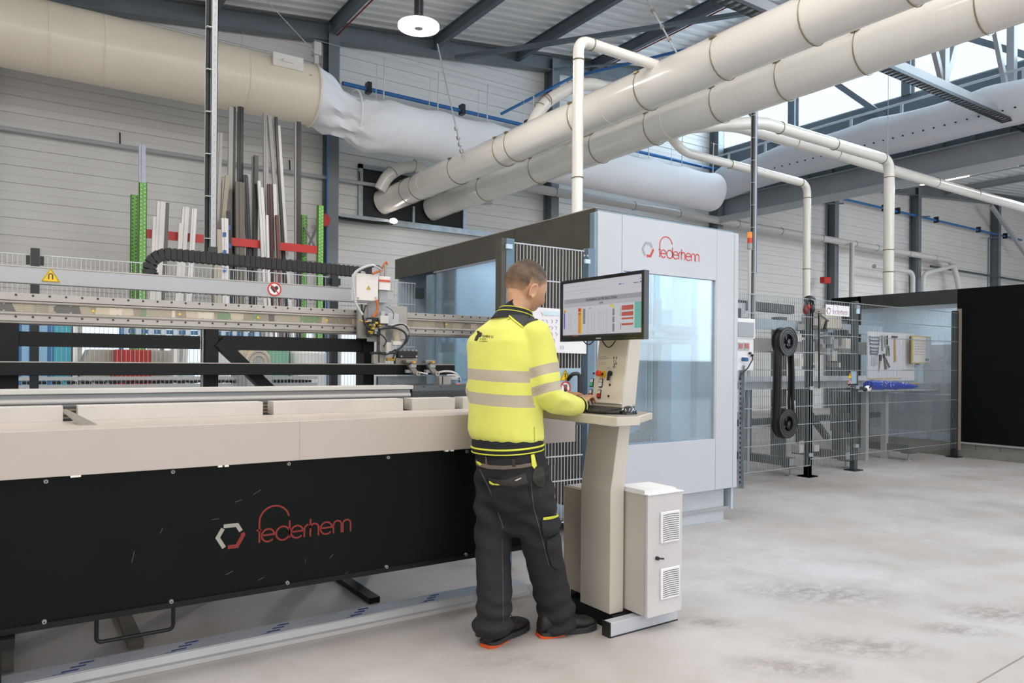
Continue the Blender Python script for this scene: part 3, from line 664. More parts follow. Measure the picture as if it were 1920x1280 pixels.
# linear axis
YG = 4.08; XG0, XG1 = XL, 4.6
Zg = lambda y: zf(0, y, YG)
m = MB(); m.box((XG0, YG+.02, Zg(605)), (XG1, YG+.16, Zg(548))); m.build('axis_beam', ALU, g, bevel=.003)
MB().box((XG0, YG+.004, Zg(561)), (XG1, YG+.022, Zg(547))).build('upper_flange', ALUW, g, bevel=.001)
MB().box((XG0, YG+.004, Zg(600)), (XG1, YG+.022, Zg(589))).build('lower_flange', ALUW, g, bevel=.001)
MB().tube([(XG0, YG+.01, Zg(564.5)), (XG1, YG+.01, Zg(564.5))], .007, 10).build('guide_rod', ALUW, g)
MB().tube([(XG0, YG+.008, Zg(586)), (XG1, YG+.008, Zg(586))], .009, 10).build('guide_rod', ALUW, g)
pm = bpy.data.materials.new('patchy_steel'); pm.use_nodes = True; nt = pm.node_tree; b = nt.nodes['Principled BSDF']
b.inputs['Metallic'].default_value = .35; b.inputs['Roughness'].default_value = .3
tc = nt.nodes.new('ShaderNodeTexCoord'); mp = nt.nodes.new('ShaderNodeMapping'); mp.inputs['Scale'].default_value = (9, 1, 1.5)
vo = nt.nodes.new('ShaderNodeTexVoronoi'); vo.inputs['Scale'].default_value = 1.4; vo.inputs['Randomness'].default_value = 1
nt.links.new(tc.outputs['Object'], mp.inputs[0]); nt.links.new(mp.outputs[0], vo.inputs['Vector'])
cr = nt.nodes.new('ShaderNodeValToRGB'); e = cr.color_ramp; e.interpolation = 'CONSTANT'
e.elements[0].position = 0; e.elements[0].color = lin('8b8274'); e.elements[1].position = .25; e.elements[1].color = lin('c4b8a6')
for pos, c in ((.42, '5f5d58'), (.55, 'b3a793'), (.7, '728467'), (.82, '9a917f')): q = e.elements.new(pos); q.color = lin(c)
sp = nt.nodes.new('ShaderNodeSeparateColor'); nt.links.new(vo.outputs['Color'], sp.inputs[0]); nt.links.new(sp.outputs[0], cr.inputs[0]); nt.links.new(cr.outputs[0], b.inputs['Base Color'])
cover = MB().box((XG0, YG+.014, Zg(583)), (XG1, YG+.02, Zg(566))).build('cover_strip', pm, g)
hn = 0; hb = MB(); sb = MB(); x = XG0+.05
while x < XG1:
    for yy in (551.5, 592.5):
        hb.cyl((x, YG+.0045, Zg(yy)+.001), (x, YG+.003, Zg(yy)+.001), .0055, n=10)
    for yy in (567.5, 581.5): sb.cyl((x+.02, YG+.0145, Zg(yy)), (x+.02, YG+.011, Zg(yy)), .0045, n=10)
    x += .066
o = hb.build('bolt_holes', PLASB, g); o['kind'] = 'stuff'; o = sb.build('cover_screws', ALUW, g); o['kind'] = 'stuff'
for k, (px, py) in enumerate(((148, 569), (313, 576.5), (462, 583), (595, 589), (824, 598.5))):
    q = at(px, py, Y=YG+.012); MB().box((q.x-.022, YG+.009, q.z-.002), (q.x+.022, YG+.0135, q.z+.002)).build('red_tag', RED, g)
for k, (px, py) in enumerate(((175, 584), (337, 590), (484, 596), (613, 601), (837, 609))):
    q = at(px, py, Y=YG+.012); MB().prism([(q.x-.008, YG+.0135, q.z-.001), (q.x+.008, YG+.0135, q.z-.001), (q.x, YG+.0135, q.z+.013)], (0, -.002, 0)).build('warning_sticker', YEL, g)
# grey upper beam with the signs
YU = 4.3; U0, U1 = zf(0, 528, YU), zf(0, 497, YU); xu = at(668, 555, Y=YU).x
MB().box((XL, YU, U0), (xu+.25, YU+.05, U1)).build('sign_beam', mat('beam_grey', 'aeb0b4', .45, vary=(1, .03)), g, bevel=.002)
MB().box((XL, YU-.002, U1), (xu+.25, YU+.14, U1+.006)).build('chain_tray', ALUW, g)
for px in (): q = at(px, 540, Y=YU+.05); MB().box((q.x-.03, YU-.13, Zg(548)), (q.x+.03, YU+.05, U0)).build('beam_bracket', ALU, g)
def warn_triangle(org, ex, ez, s, par, mark='bolt', name='warning_sign', label=None):
    ex = Vector(ex).normalized(); ez = Vector(ez).normalized(); nn = ex.cross(ez); P = lambda x, z, o=0: Vector(org)+ex*x*s+ez*z*s+nn*o
    o = MB().prism([P(-.5, 0), P(.5, 0), P(0, .86)], nn*.0012).build(name, YEL, par, label=label)
    b = MB(); pts = [(-.44, .035), (.44, .035), (0, .79)]
    for i in range(3): a = pts[i]; c = pts[(i+1) % 3]; b.bar(P(*a, .0016), P(*c, .0016), .001, s*.06, up=nn)
    b.v = b.v
    if mark == 'magnet':
        b.ribbon([P(-.1, .16, .0014), P(-.1, .38, .0014)]+[P(.1*math.cos(math.radians(a_)), .40+.1*math.sin(math.radians(a_)), .0014) for a_ in (180, 150, 120, 90, 60, 30, 0)]+[P(.1, .16, .0014)], s*.055, nn, .001)
    elif mark == 'bolt':
        b.prism([P(.04, .6, .0014), P(-.09, .33, .0014), P(-.01, .33, .0014), P(-.04, .12, .0014), P(.09, .38, .0014), P(.01, .38, .0014)], nn*.001)
    else:
        b.prism([P(-.04, .22, .0014), P(.04, .22, .0014), P(.05, .55, .0014), P(-.05, .55, .0014)], nn*.001); b.prism([P(-.04, .1, .0014), P(.04, .1, .0014), P(.04, .17, .0014), P(-.04, .17, .0014)], nn*.001)
    b.build('symbol', PLASB, o)
def prohibit(org, ex, ez, s, par, kind='heart', label=None):
    ex = Vector(ex).normalized(); ez = Vector(ez).normalized(); nn = ex.cross(ez); P = lambda x, z, o=0: Vector(org)+ex*x*s+ez*z*s+nn*o
    o = MB().prism([P(.5*math.cos(2*math.pi*i/32), .5*math.sin(2*math.pi*i/32)) for i in range(32)], nn*.0012).build('prohibition_sign', WBOARD, par, label=label)
    b = MB()
    if kind == 'heart': b.prism([P(x, z, .0013) for x, z in ((0, -.27), (.16, -.1), (.28, .08), (.22, .22), (.1, .24), (0, .14), (-.1, .24), (-.22, .22), (-.28, .08), (-.16, -.1))], nn*.0006)
    elif kind == 'hand':
        b.prism([P(x, z, .0013) for x, z in ((-.12, -.28), (.12, -.28), (.16, -.02), (-.14, -.02))], nn*.0006)
        for k in range(4): b.prism([P(-.14+.075*k, -.02, .0013), P(-.08+.075*k, -.02, .0013), P(-.08+.08*k, .25, .0013), P(-.14+.08*k, .25, .0013)], nn*.0006)
    b.build('symbol', PLASB, o); r = MB()
    r.ribbon([P(.44*math.cos(2*math.pi*i/28), .44*math.sin(2*math.pi*i/28), .002) for i in range(29)], s*.1, nn, .0006); r.ribbon([P(-.31, .31, .0021), P(.31, -.31, .0021)], s*.08, nn, .0006)
    r.build('ring', RED, o)
q = at(95, 528.5, Y=YU-.0005); warn_triangle((q.x, YU-.0005, q.z), (1, 0, 0), (0, 0, 1), .083, g, 'magnet', label='yellow triangle with a magnet symbol')
q = at(514.5, 542, Y=YU-.0005); prohibit((q.x, YU-.0005, q.z), (1, 0, 0), (0, 0, 1), .083, g, 'heart', label='round red sign with a crossed out heart')
# cable chain lying on the beam
def chain(name, label, path, w, h, parent=None, m_=None, step=.03, side=(0, 1, 0)):
    m_ = m_ or RUB; path = bend(path, 10, 14) if len(path) == 3 else path
    t = parent or thing(name, label, 'cable chain', path[0]); P = []; L = 0
    segs = [(path[i], path[i+1]) for i in range(len(path)-1)]
    m = MB(); acc = 0; s = Vector(side)
    for a, b in segs:
        a = Vector(a); b = Vector(b); l = (b-a).length; d = (b-a).normalized(); k = acc
        while k < l:
            c = a+d*k; n_ = s.cross(d).normalized()
            e = min(step*.93, step)
            vs = []
            for (dd, nn_, ss) in ((0, -1, -1), (e, -.82, -1), (e, .82, -1), (0, 1, -1), (0, -1, 1), (e, -.82, 1), (e, .82, 1), (0, 1, 1)):
                vs.append(c+d*dd+n_*nn_*h/2+s*ss*w/2)
            m.add(vs, [(0, 1, 2, 3), (7, 6, 5, 4), (0, 4, 5, 1), (1, 5, 6, 2), (2, 6, 7, 3), (3, 7, 4, 0)]); k += step
        acc = k-l
    o = m.build('chain_links' if True else name, m_, t, smooth=False)
    return t
YK = YU+.07; ze = at(500, 500, Y=YK)
cpts = []
zt_ = zf(300, 475.5, YK); zlo = U1-.045; xk = at(318, 480, Y=YK).x; rk = (zt_-zlo)/2
cpts = [(xu+.12, YK, zt_-.012), (xk, YK, zt_)]+[(xk-rk*1.15*math.sin(math.radians(a)), YK, (zt_+zlo)/2+rk*math.cos(math.radians(a))) for a in range(12, 180, 12)]+[(xk+.1, YK, zlo), (xk+.9, YK, zlo)]
ch = chain('cable_chain', 'black cable chain looping over the grey beam toward the drilling head', cpts, .06, .068)
q = at(399, 462, Y=YK); mm = MB(); mm.box((q.x-.02, YK-.03, zt_+.02), (q.x+.02, YK+.03, zt_+.06)); mm.build('chain_clip', PLASB, ch)
# ---------------- processing head
h = thing('drilling_head', 'drilling head with white junction box, hoses and valves riding on the steel axis', 'machine head', (at(690, 560, Y=4.0).x, 4.0, 1.3))
HY = 3.98
def hb_(name, x0, y0, x1, y1, m_, Y=HY, dep=.06, par=None, bev=.002, label=None):
    a = at(x0, y1, Y=Y); b = at(x1, y0, Y=Y)
    return MB().box((a.x, Y, a.z), (b.x, Y+dep, b.z)).build(name, m_, par or h, label=label, bevel=bev)
hb_('back_plate', 672, 575, 764, 634, ALUW, 4.03, .03)
hb_('back_plate', 690, 560, 735, 640, GREYP, 4.02, .02)
jb = hb_('junction_box', 667.5, 515, 709.5, 562.5, mat('box_white', 'dcd7d2', .45), 3.93, .07, bev=.004)
q = at(691, 542.5, Y=3.929); warn_triangle((q.x, 3.929, q.z), (1, 0, 0), (0, 0, 1), .025, h, 'bolt')
for px in (672, 705): hb_('lid_screw', px-1.5, 557, px+1.5, 559.5, GREYP, 3.925, .01, par=jb, bev=0)
q = at(681, 512, Y=3.95); MB().cyl((q.x, q.y, q.z-.02), (q.x, q.y, q.z+.01), .013, n=12).build('cable_gland', GREYL, h)
hb_('sensor_box', 711, 519, 732, 543, mat('label_white', 'e0dcd8', .4), 3.96, .05)
hb_('label_stripe', 711, 525, 732, 528, mat('label_red', 'c8553c', .4), 3.958, .01, bev=0)
for px in (714.5, 722.5):
    a = at(px, 522, Y=3.99); b = at(px, 504 if px < 720 else 498, Y=3.99); MB().cyl(a, b, .008, n=10).build('air_cylinder', ALUW, h)
hb_('valve_plate', 711, 545, 727, 567, GREYP, 3.98, .03)
rnd = random.Random(3)
for k in range(26):
    px = rnd.uniform(690, 712); py = rnd.uniform(598, 632); s = rnd.uniform(3, 6)
    c = rnd.choice([PLASB, PLASB, RUB, ALUW, GREYP, ALU, PLASB, PLASB, mat('valve_yellow', 'c0a434', .4)])
    hb_('valve', px, py, px+s, py+s*.8, c, 3.92+rnd.random()*.06, .03, bev=0)
hb_('valve_block', 692, 596, 714, 628, PLASB, 3.96, .05)
hb_('yellow_valve', 694, 608, 704, 612, mat('valve_yellow', 'd8b830', .4), 3.945, .02, bev=0)
hb_('yellow_valve', 693, 620, 700, 623, mat('valve_yellow', 'd8b830', .4), 3.945, .02, bev=0)
hb_('solenoid', 713, 592, 729, 606, WHITE, 3.94, .05); hb_('motor_mount', 727, 588, 748, 610, GREYL, 3.96, .06); hb_('solenoid', 715, 584, 722, 594, GREYL, 3.95, .04)
a = at(744, 617, Y=3.97); b = at(744, 645, Y=3.97); MB().cyl(a, b, .028, .024, 18).build('filter_bowl', mat('bowl_beige', 'b8b09c', .25), h); hb_('bowl_foot', 737, 640, 755, 647, WHITE, 3.93, .06)
hb_('lower_spindle_housing', 712, 608, 723, 680, ALU, 3.97, .05); hb_('lower_spindle_housing', 725, 642, 736, 662, WHITE, 3.95, .05); hb_('tool_arm', 697, 660, 745, 664, PLASB, 3.96, .03)
hb_('tool_holder', 700, 664, 709, 681, ALU, 3.96, .03); hb_('tool_holder', 724, 664, 740, 672, GREYP, 3.95, .04); hb_('brass_nozzle', 727, 670, 741, 676, mat('brass', 'b89a4a', .3, .7), 3.94, .03)
sb_ = hb_('suction_bar', 747, 658, 783, 670.5, PLASB, 3.96, .04)
for px in (749, 758, 766, 774, 781): hb_('bolt', px-1.5, 655.5, px+1.5, 658, GREYP, 3.97, .02, par=sb_, bev=0)
for px in (752, 780):
    q = at(px, 668, Y=3.955); MB().cyl(q, q+Vector((0, -.008, 0)), .006, n=10).build('bolt', ALUW, sb_)
hb_('support_plate', 742, 671, 783, 682, ALU, 3.98, .03)
def hose(pp, r, m_, Y=3.92, par=None, name='hose'):
    pts = [at(a[0], a[1], Y=(a[2] if len(a) > 2 else Y)) for a in pp]
    out = []
    for i in range(len(pts)-1):
        p0 = pts[max(0, i-1)]; p1 = pts[i]; p2 = pts[i+1]; p3 = pts[min(len(pts)-1, i+2)]
        for k in range(6):
            s = k/6; out.append(.5*((2*p1)+(p2-p0)*s+(2*p0-5*p1+4*p2-p3)*s*s+(3*p1-p0-3*p2+p3)*s**3))
    out.append(pts[-1]); return MB().tube(out, r, 8).build(name, m_, par or h)
hose([(680, 590), (668, 570), (663, 540), (664, 515), (680, 502), (700, 498), (716, 506)], .008, GREYL)
hose([(684, 508), (695, 500), (708, 499), (716, 505)], .007, RUB)
hose([(716, 508), (719, 497), (724, 491), (726, 497)], .006, ORANGE, 3.95); hose([(698, 513), (706, 510), (712, 508)], .007, ORANGE)
hose([(706, 562), (708, 575), (705, 587), (699, 594)], .0085, ORANGE); hose([(674, 600), (685, 603), (692, 602)], .004, mat('brass', 'b89a4a', .3, .7))
hose([(678, 570), (680, 590), (684, 608), (692, 615)], .006, RUB); hose([(686, 572), (682, 585), (680, 600)], .004, RUB)
hose([(712, 617), (735, 614), (755, 620), (762, 632), (755, 648), (742, 660), (737, 672)], .006, RUB); hose([(735, 612), (755, 608), (766, 620), (763, 640), (745, 655), (730, 660)], .004, RUB)
hose([(733, 610), (750, 606), (764, 612), (766, 628)], .0035, GREYL); hose([(712, 625), (720, 632), (724, 640), (719, 650)], .004, RUB); hose([(724, 575), (733, 580), (738, 588), (737, 598)], .002, RUB)
hose([(712, 660), (725, 664), (742, 655)], .005, RUB)
# clamps on the lower rail
for (px, lab) in ((776, 'left one of two small steel clamp units on the black rail'), (812, 'right one of two small steel clamp units on the black rail')):
    c = thing('clamp_unit', lab, 'clamp', at(px, 700, Y=3.93), 'steel clamp units on the black rail')
    hb_('jaw', px-14, 675, px+5, 680, mat('worn_steel', '8c867e', .4, .5), 3.92, .05, c); hb_('yellow_knob', px-1, 677, px+4, 681, mat('knob_amber', 'c79a3a', .4), 3.9, .03, c)
    a = at(px-8, 683, Y=3.93); b = at(px+2, 699, Y=3.93); MB().bar(a, b, .03, .028, up=(0, 1, 0)).build('arm', mat('worn_steel', '8c867e', .4, .5), c)
    hb_('slide', px-5, 683, px+5, 689, GREYP, 3.91, .04, c)
    a = at(px+4, 700, Y=3.93); MB().cyl(a, a+Vector((0, -.03, 0)), .014, n=16).build('roller', ALUW, c); MB().cyl(a+Vector((0, -.031, 0)), a+Vector((0, -.033, 0)), .004, n=8).build('axle', PLASB, c)
    hb_('foot', px-13, 693, px-3, 699, GREYP, 3.93, .03, c)
wh = thing('hose_run', 'white pneumatic hoses from the clamp units to the grey valve block', 'hose', at(830, 700, Y=3.9))
hose([(786, 698, 3.92), (802, 701, 3.92)], .005, WHITE, par=wh); hose([(820, 699, 3.92), (833, 696, 3.9), (848, 697, 3.9), (858, 703, 3.9), (864, 714, 3.9)], .006, WHITE, par=wh); hose([(838, 703, 3.9), (852, 703, 3.9), (862, 708, 3.9)], .005, WHITE, par=wh)
vb = thing('valve_block', 'grey valve block at the right end of the machine bed beside the worker', 'valve', at(845, 718, Y=3.85))
hb_('body', 824, 706, 846, 721, ALUW, 3.86, .06, vb); hb_('body', 846, 706, 864, 712, GREYL, 3.86, .05, vb); hb_('slot', 829, 706, 831, 720, PLASB, 3.858, .003, vb, 0); hb_('port', 860, 708, 862, 711, PLASB, 3.858, .003, vb, 0); hb_('port', 860, 713, 862, 716, PLASB, 3.858, .003, vb, 0); hb_('red_light', 857, 719, 864, 722, emat('red_led', 'ff5040', 1.5), 3.85, .01, vb, 0)
mx_ = thing('scraper_plate', 'long grey scratched aluminium plate under the black rail', 'plate', at(760, 712, Y=4.03)); hb_('plate', 709, 705, 800, 727, mat('scratched_alu', '8f979c', .4, .5, vary=(20, .15)), 4.03, .03, mx_)
# ---------------- profile lying on the floor in front
fp = thing('floor_profile', 'long white plastic profile with blue printed film lying on the floor under the black panel', 'profile', (0, 3.25, 0))
Yf = 3.20
xE = 2.3
m = MB(); m.prism([(XL, Yf, .012), (XL, Yf, .03), (XL, Yf+.022, .032), (XL, Yf+.03, .06), (XL, Yf+.15, .062), (XL, Yf+.15, .012)], (xE-XL, 0, 0)); m.build('profile_body', mat('pvc_white', 'b9b8b8', .3), fp)
m = MB(); m.box((XL, Yf-.005, .0), (xE+.3, Yf+.15, .012)); m.build('lower_lip', mat('pvc_grey', '9d9994', .4), fp)
m = MB(); m.box((XL, Yf+.034, .0605), (xE, Yf+.148, .0635)); m.build('film', mat('film_blue_grey', 'c3c6cf', .4, vary=(8, .04)), fp)
BLF = mat('film_ink', '1f4488', .4); INK = mat('film_faint_ink', '8f9ab4', .5)
x = -1.0; mi = MB(); rq = random.Random(12)
while x < xE-.15:
    for j, (dx, dy, L) in enumerate(((0, 0, .058), (.032, .030, .052), (.062, .058, .052), (-.028, -.008, .04))):
        y0 = Yf+.055+dy; hh_ = .015 if j < 3 else .004
        MB().prism([(x+dx, y0, .0635), (x+dx+L, y0, .0635), (x+dx+L+.006, y0+hh_, .0635), (x+dx+.006, y0+hh_, .0635)], (0, 0, .0006)).build('blue_stamp', BLF, fp, smooth=False)
    for j, (dx, dy, L) in enumerate(((.16, .012, .05), (.23, .02, .012), (.19, .05, .045), (.28, .055, .014), (.14, .085, .035), (.31, .08, .04))):
        for q in range(int(L/.008)):
            if rq.random() > .35: mi.box((x+dx+q*.008, Yf+.045+dy, .0635), (x+dx+q*.008+.003, Yf+.045+dy+.008, .0639))
    x += .385
o = mi.build('faint_print', INK, fp, smooth=False); o['kind'] = 'stuff'
# second bare bars on the floor behind
for (a, b_, lab) in ((.15, .9, 'dark floor rail under the machine bed at left'),):
    tag(MB().box((-4, 4.6, 0), (3.0, 4.7, .05)).build('floor_rail', BLACKS), lab, 'rail')
# ================================================================ FENCES
WIRE = mat('fence_wire', 'b9bcc0', .4, .3); POSTM = mat('fence_post_black', '1d2325', .42); POSTB = mat('fence_post_blue', '62788a', .4, .2)
def mesh_panel(par, x0, x1, z0, z1, Y, pitch=.028, rows=(), r=.0035, wire=WIRE):
    m = MB(); x = x0
    while x < x1: m.box((x-r/2, Y, z0), (x+r/2, Y+r, z1)); x += pitch
    o = m.build('vertical_wires', wire, par, smooth=False); o['kind'] = 'stuff'
    m = MB()
    for z in rows: m.box((x0, Y-r, z-.004), (x1, Y, z+.004))
    o = m.build('cross_wires', wire, par, smooth=False); o['kind'] = 'stuff'
def fpost(par, x, Y, m_=POSTM, w=.06, top=2.03, foot=True):
    MB().box((x-w/2, Y+.005, 0), (x+w/2, Y+.065, top)).build('post', m_, par, bevel=.003)
    if foot: MB().box((x-.085, Y-.04, 0), (x+.085, Y+.11, .012)).build('foot_plate', POSTM, par)
f = thing('mesh_fence', 'long wire mesh fence with black posts behind the machine bed', 'fence', (0, 6.27, 0))
mesh_panel(f, -5.5, 3.15, .15, 2.0, 6.27, .03, [2.0, 1.8, 1.4, 1.0, .6, .2], .003)
for px in (65, 628): fpost(f, at(px, 600, Y=6.2).x, 6.19, w=.055, top=2.04)
for px in (65, 628):
    for s in (-.042, .042): x = at(px, 600, Y=6.23).x+s; MB().box((x-.012, 6.24, 1.93), (x+.012, 6.3, 1.99)).build('clip', POSTM, f)
q = at(783, 540, Y=6.27).x; MB().box((q-.02, 6.25, 1.86), (q+.06, 6.3, 1.96)).build('clip', POSTM, f)
YF = 3.77
f = thing('mesh_fence', 'short wire mesh gate panel with blue posts behind the worker and the monitor', 'fence', (2.85, YF, 0))
xa = at(953, 470, Y=YF).x; xb = at(1095, 480, Y=YF).x
mesh_panel(f, xa+.04, xb, .2, 2.0, YF, .026, [2.0, 1.78, 1.36, .93, .65, .49, .22], .004)
for (x, lab) in ((at(950, 470, Y=YF).x, None), (at(1103, 480, Y=YF).x, None)):
    MB().box((x-.015, YF-.02, 0), (x+.045, YF+.04, 2.02)).build('post', POSTB, f, bevel=.002)
x = at(943, 470, Y=YF).x; MB().box((x-.02, YF-.015, 0), (x+.022, YF+.05, 2.02)).build('post_side', CHAR, f)
for (px, py) in ((951, 462), (1098, 490)):
    q = at(px, py, Y=YF-.02); mm = MB(); mm.box((q.x-.012, YF-.035, q.z-.014), (q.x+.03, YF-.02, q.z+.014)); mm.build('lock_clip', mat('clip_blue', 'b9d3e2', .4), f)
for (px, py) in ((950, 461), (1095, 479), (1101, 479.5)):
    q = at(px, py, Y=YF-.021); MB().cyl(q, q+Vector((0, -.006, 0)), .007, n=10).build('bolt', ALUW, f)
# interlock plate with handle and two signs
q0 = at(1046, 740, Y=YF-.03); q1 = at(1088, 690, Y=YF-.03)
il = MB().box((q0.x, YF-.04, q0.z), (q1.x, YF-.03, q1.z)).build('interlock_plate', mat('plate_blue', '9ab0c0', .4, .3), f, bevel=.002)
a = at(1063, 738, Y=YF-.06); b = at(1080, 700, Y=YF-.06)
MB().tube(bend([(a.x+.02, YF-.045, b.z-.04), (a.x+.02, YF-.09, b.z), (b.x+.005, YF-.09, b.z), (b.x+.005, YF-.09, a.z)], .03), .013, 10).build('handle', PLASB, il)
q = at(1059.5, 713, Y=YF-.041); warn_triangle((q.x, YF-.041, q.z), (1, 0, 0), (0, 0, 1), .085, f, 'bang', label='yellow warning triangle')
q = at(1060, 727, Y=YF-.041); prohibit((q.x, YF-.041, q.z), (1, 0, 0), (0, 0, 1), .088, f, 'hand', label='round red sign with a crossed out hand')
# paper sheets hung on the mesh
def sheet_on_fence(name, label, pxy, Y, hung=True):
    pts = [at(a, b, Y=Y) for a, b in pxy]
    o = MB().prism([(p.x, Y, p.z) for p in pts], (0, -.002, 0)).build(name, mat('paper', 'e2e0e4', .7), None)
    return tag(o, label, 'paper')
pr = thing('paper_sheet', 'white paper sheet with handwritten numbers hanging on the mesh gate panel', 'paper', (2.9, YF-.02, 1.5))
pp = [at(a, b, Y=YF-.02) for a, b in ((984, 572), (1051, 579), (1099, 642), (1099, 662), (985, 656))]
MB().prism([(p.x, YF-.02, p.z) for p in [at(984, 574, Y=YF-.02), at(1050, 579, Y=YF-.02), at(1050, 636, Y=YF-.02), at(1099, 636, Y=YF-.02), at(1099, 663, Y=YF-.02), at(984, 659, Y=YF-.02)]], (0, -.002, 0)).build('sheet', mat('paper', 'e2e0e4', .7), pr)
INKG = mat('pen_grey', '8c88a0', .6)
mm = MB(); rr = random.Random(5)
for (y, xs2) in ((588, (1014, 1021, 1029, 1036, 1044)), (602, (1016, 1024, 1034, 1042)), (614, (1027, 1033, 1040)), (626, (1034, 1041)), (638, (1032, 1038)), (651, (1050, 1054))):
    for x in xs2:
        a = at(x, y-3, Y=YF-.0225); b = at(x+rr.uniform(2, 4), y+rr.uniform(-2, 1), Y=YF-.0225); c = at(x+rr.uniform(0, 3), y+4, Y=YF-.0225); mm.ribbon([a, b, c], .004, (0, -1, 0), .0005)
o = mm.build('handwriting', INKG, pr, smooth=False); o['kind'] = 'stuff'
mm = MB(); a = at(1020, 582, Y=YF-.022); b = at(1049, 592, Y=YF-.0235); mm.box((a.x, YF-.0245, b.z), (b.x, YF-.022, a.z)); mm.build('plastic_sleeve', mat('sleeve_blue', 'c6dbe6', .2), pr)
# ================================================================ MACHINE HOUSINGS
def housing(X0, YF0, label, W=1.5, D=3.25, front=True, inner_light=True, side_open=(1.02, 2.43), corner=.0, HT=2.33):
    t = thing('machine_housing', label, 'machine', (X0+W/2, YF0+D/2, 0))
    XR = X0+W; YR_ = YF0+D; o0, o1 = YF0+side_open[0], YF0+side_open[1]
    s = .02
    # side wall toward -X : boards above and below and beside the opening
    ZT, ZB = 2.13, .22
    for nm, bx in (('side_board', ((X0, YF0+.03, ZT if False else .22), (X0+s, o0, HT))), ('side_board', ((X0, o0, ZT), (X0+s, o1, HT))), ('side_board', ((X0, o1, 2.13 if front else .22), (X0+s, YR_, HT)))):
        MB().box(*bx).build(nm, CHAR if front else BLACKP, t)
    MB().box((X0-.002, YF0+.03, HT), (X0+s+.004, YR_, HT+.006)).build('top_edge', mat('edge_pale', 'a39d94', .6), t)
    for y in (o0, o1): MB().box((X0-.001, y-.002, ZT), (X0+.002, y+.002, HT)).build('board_joint', PLASB, t)
    # window frame of the side opening
    fm = BLUEG
    MB().box((X0+.02, o0-.05, .22), (X0+.06, o0, ZT+.01)).build('frame_post', fm, t); MB().box((X0-.004, o1-.02, .22), (X0+.04, o1+.1, ZT-.03)).build('frame_post', fm, t)
    MB().box((X0+.02, o0, ZT-.015), (X0+.05, o1, ZT+.02)).build('frame_head', WHITEC, t)
    MB().box((X0+.02, o0, .16), (X0+.05, o1, .22)).build('frame_sill', GREYP, t)
    MB().box((X0+.028, o0+.02, .22), (X0+.034, o1-.04, ZT-.015)).build('window_pane', glassmat('machine_glass', (.80, .92, 1, 1), .05, .10), t)
    MB().box((X0+.05, o1-.11, .22), (X0+.07, o1-.02, ZT-.015)).build('white_edge', WHITEC, t)
    # roof and back, interior lining
    MB().box((X0+.021, YF0+.04, HT-.03), (XR-.02, YR_, HT-.005)).build('roof', BLUEG, t)
    MB().box((XR-.03, YF0+.03, .1), (XR-.01, YR_-.05, HT-.03)).build('lining', mat('lining_pale_blue', 'bccbd5', .5), t)
    MB().box((X0+.02, YR_-.06, .1), (XR-.03, YR_-.03, HT-.03)).build('lining', mat('lining_pale_blue', 'bccbd5', .5), t)
    MB().box((X0+.02, YF0+.05, .1), (XR-.03, YR_-.06, .12)).build('floor_tray', GREYP, t)
    return t
YBF = 3.85; XB0 = at(1120, 600, Y=YBF).x; XB1 = at(1384, 600, Y=YBF).x; WB = XB1-XB0
hs = housing(XB0, YBF, 'tall white and charcoal machine housing with glazed door behind the operator console', WB)
zfr = lambda px, py: at(px, py, Y=YBF).z
xd0 = at(1165.5, 600, Y=YBF).x; xd1 = at(1343, 600, Y=YBF).x
TOPZ = zfr(1120, 395); BOTZ = zfr(1284, 926); WT = zfr(1214.6, 512.2); WBt = zfr(1290, 826.5)
MB().box((XB0, YBF, BOTZ), (xd0-.003, YBF+.04, TOPZ)).build('corner_panel', WHITEC, hs, bevel=.003)
MB().box((xd1+.003, YBF, BOTZ), (XB1, YBF+.06, TOPZ)).build('corner_panel', WHITEC, hs, bevel=.004)
MB().box((at(1375.5, 600, Y=YBF).x, YBF-.001, BOTZ+.003), (at(1376.5, 600, Y=YBF).x, YBF+.001, TOPZ-.003)).build('panel_joint', GREYP, hs)
MB().box((XB0-.03, YBF+.005, .25), (XB0, YBF+.05, TOPZ-.01)).build('corner_strip', BLUEG, hs)
dr = MB().box((xd0, YBF, BOTZ), (xd1, YBF+.035, WBt)); dr.box((xd0, YBF, WT), (xd1, YBF+.035, TOPZ)); dr.box((xd0, YBF, WBt), (xd0+.012, YBF+.035, WT)).box((xd1-.012, YBF, WBt), (xd1, YBF+.035, WT))
dr = dr.build('door', WHITEC, hs, bevel=.002)
MB().box((xd0+.012, YBF+.016, WBt), (xd1-.012, YBF+.022, WT)).build('door_window', glassmat('door_glass', (.78, .91, .98, 1), .05, .14), dr)
MB().box((xd0+.012, YBF+.03, WBt), (xd1-.012, YBF+.034, WBt+.012)).build('window_gasket', BLUEG, dr)
q = at(1286, 910, Y=YBF)
MB().box((XB0+.05, YBF+.07, 0), (at(1357, 950, Y=YBF+.07).x, YBF+.12, BOTZ+.02)).build('plinth', mat('plinth_grey', 'b9bec4', .4), hs, bevel=.003)
MB().box((XB0+.1, YBF+.04, 0), (XB1-.04, YBF+.16, .012)).build('plinth_foot', GREYL, hs)
MB().box((XB1-.07, YBF+.12, .1), (XB1-.005, YBF+.25, BOTZ+.02)).build('foot_bracket', BLACKS, hs); MB().cyl((XB1-.06, YBF+.14, 0), (XB1-.06, YBF+.14, .12), .012).build('levelling_foot', GALV, hs)
q0 = at(1237, 484, Y=YBF-.001); q1 = at(1311, 489, Y=YBF-.001)
company_mark((q0.x, YBF-.001, at(1237, 482, Y=YBF).z), (1, 0, 0), (0, 0, 1), (q1.x-q0.x)/6.9, LOGOR, LOGOG, hs)
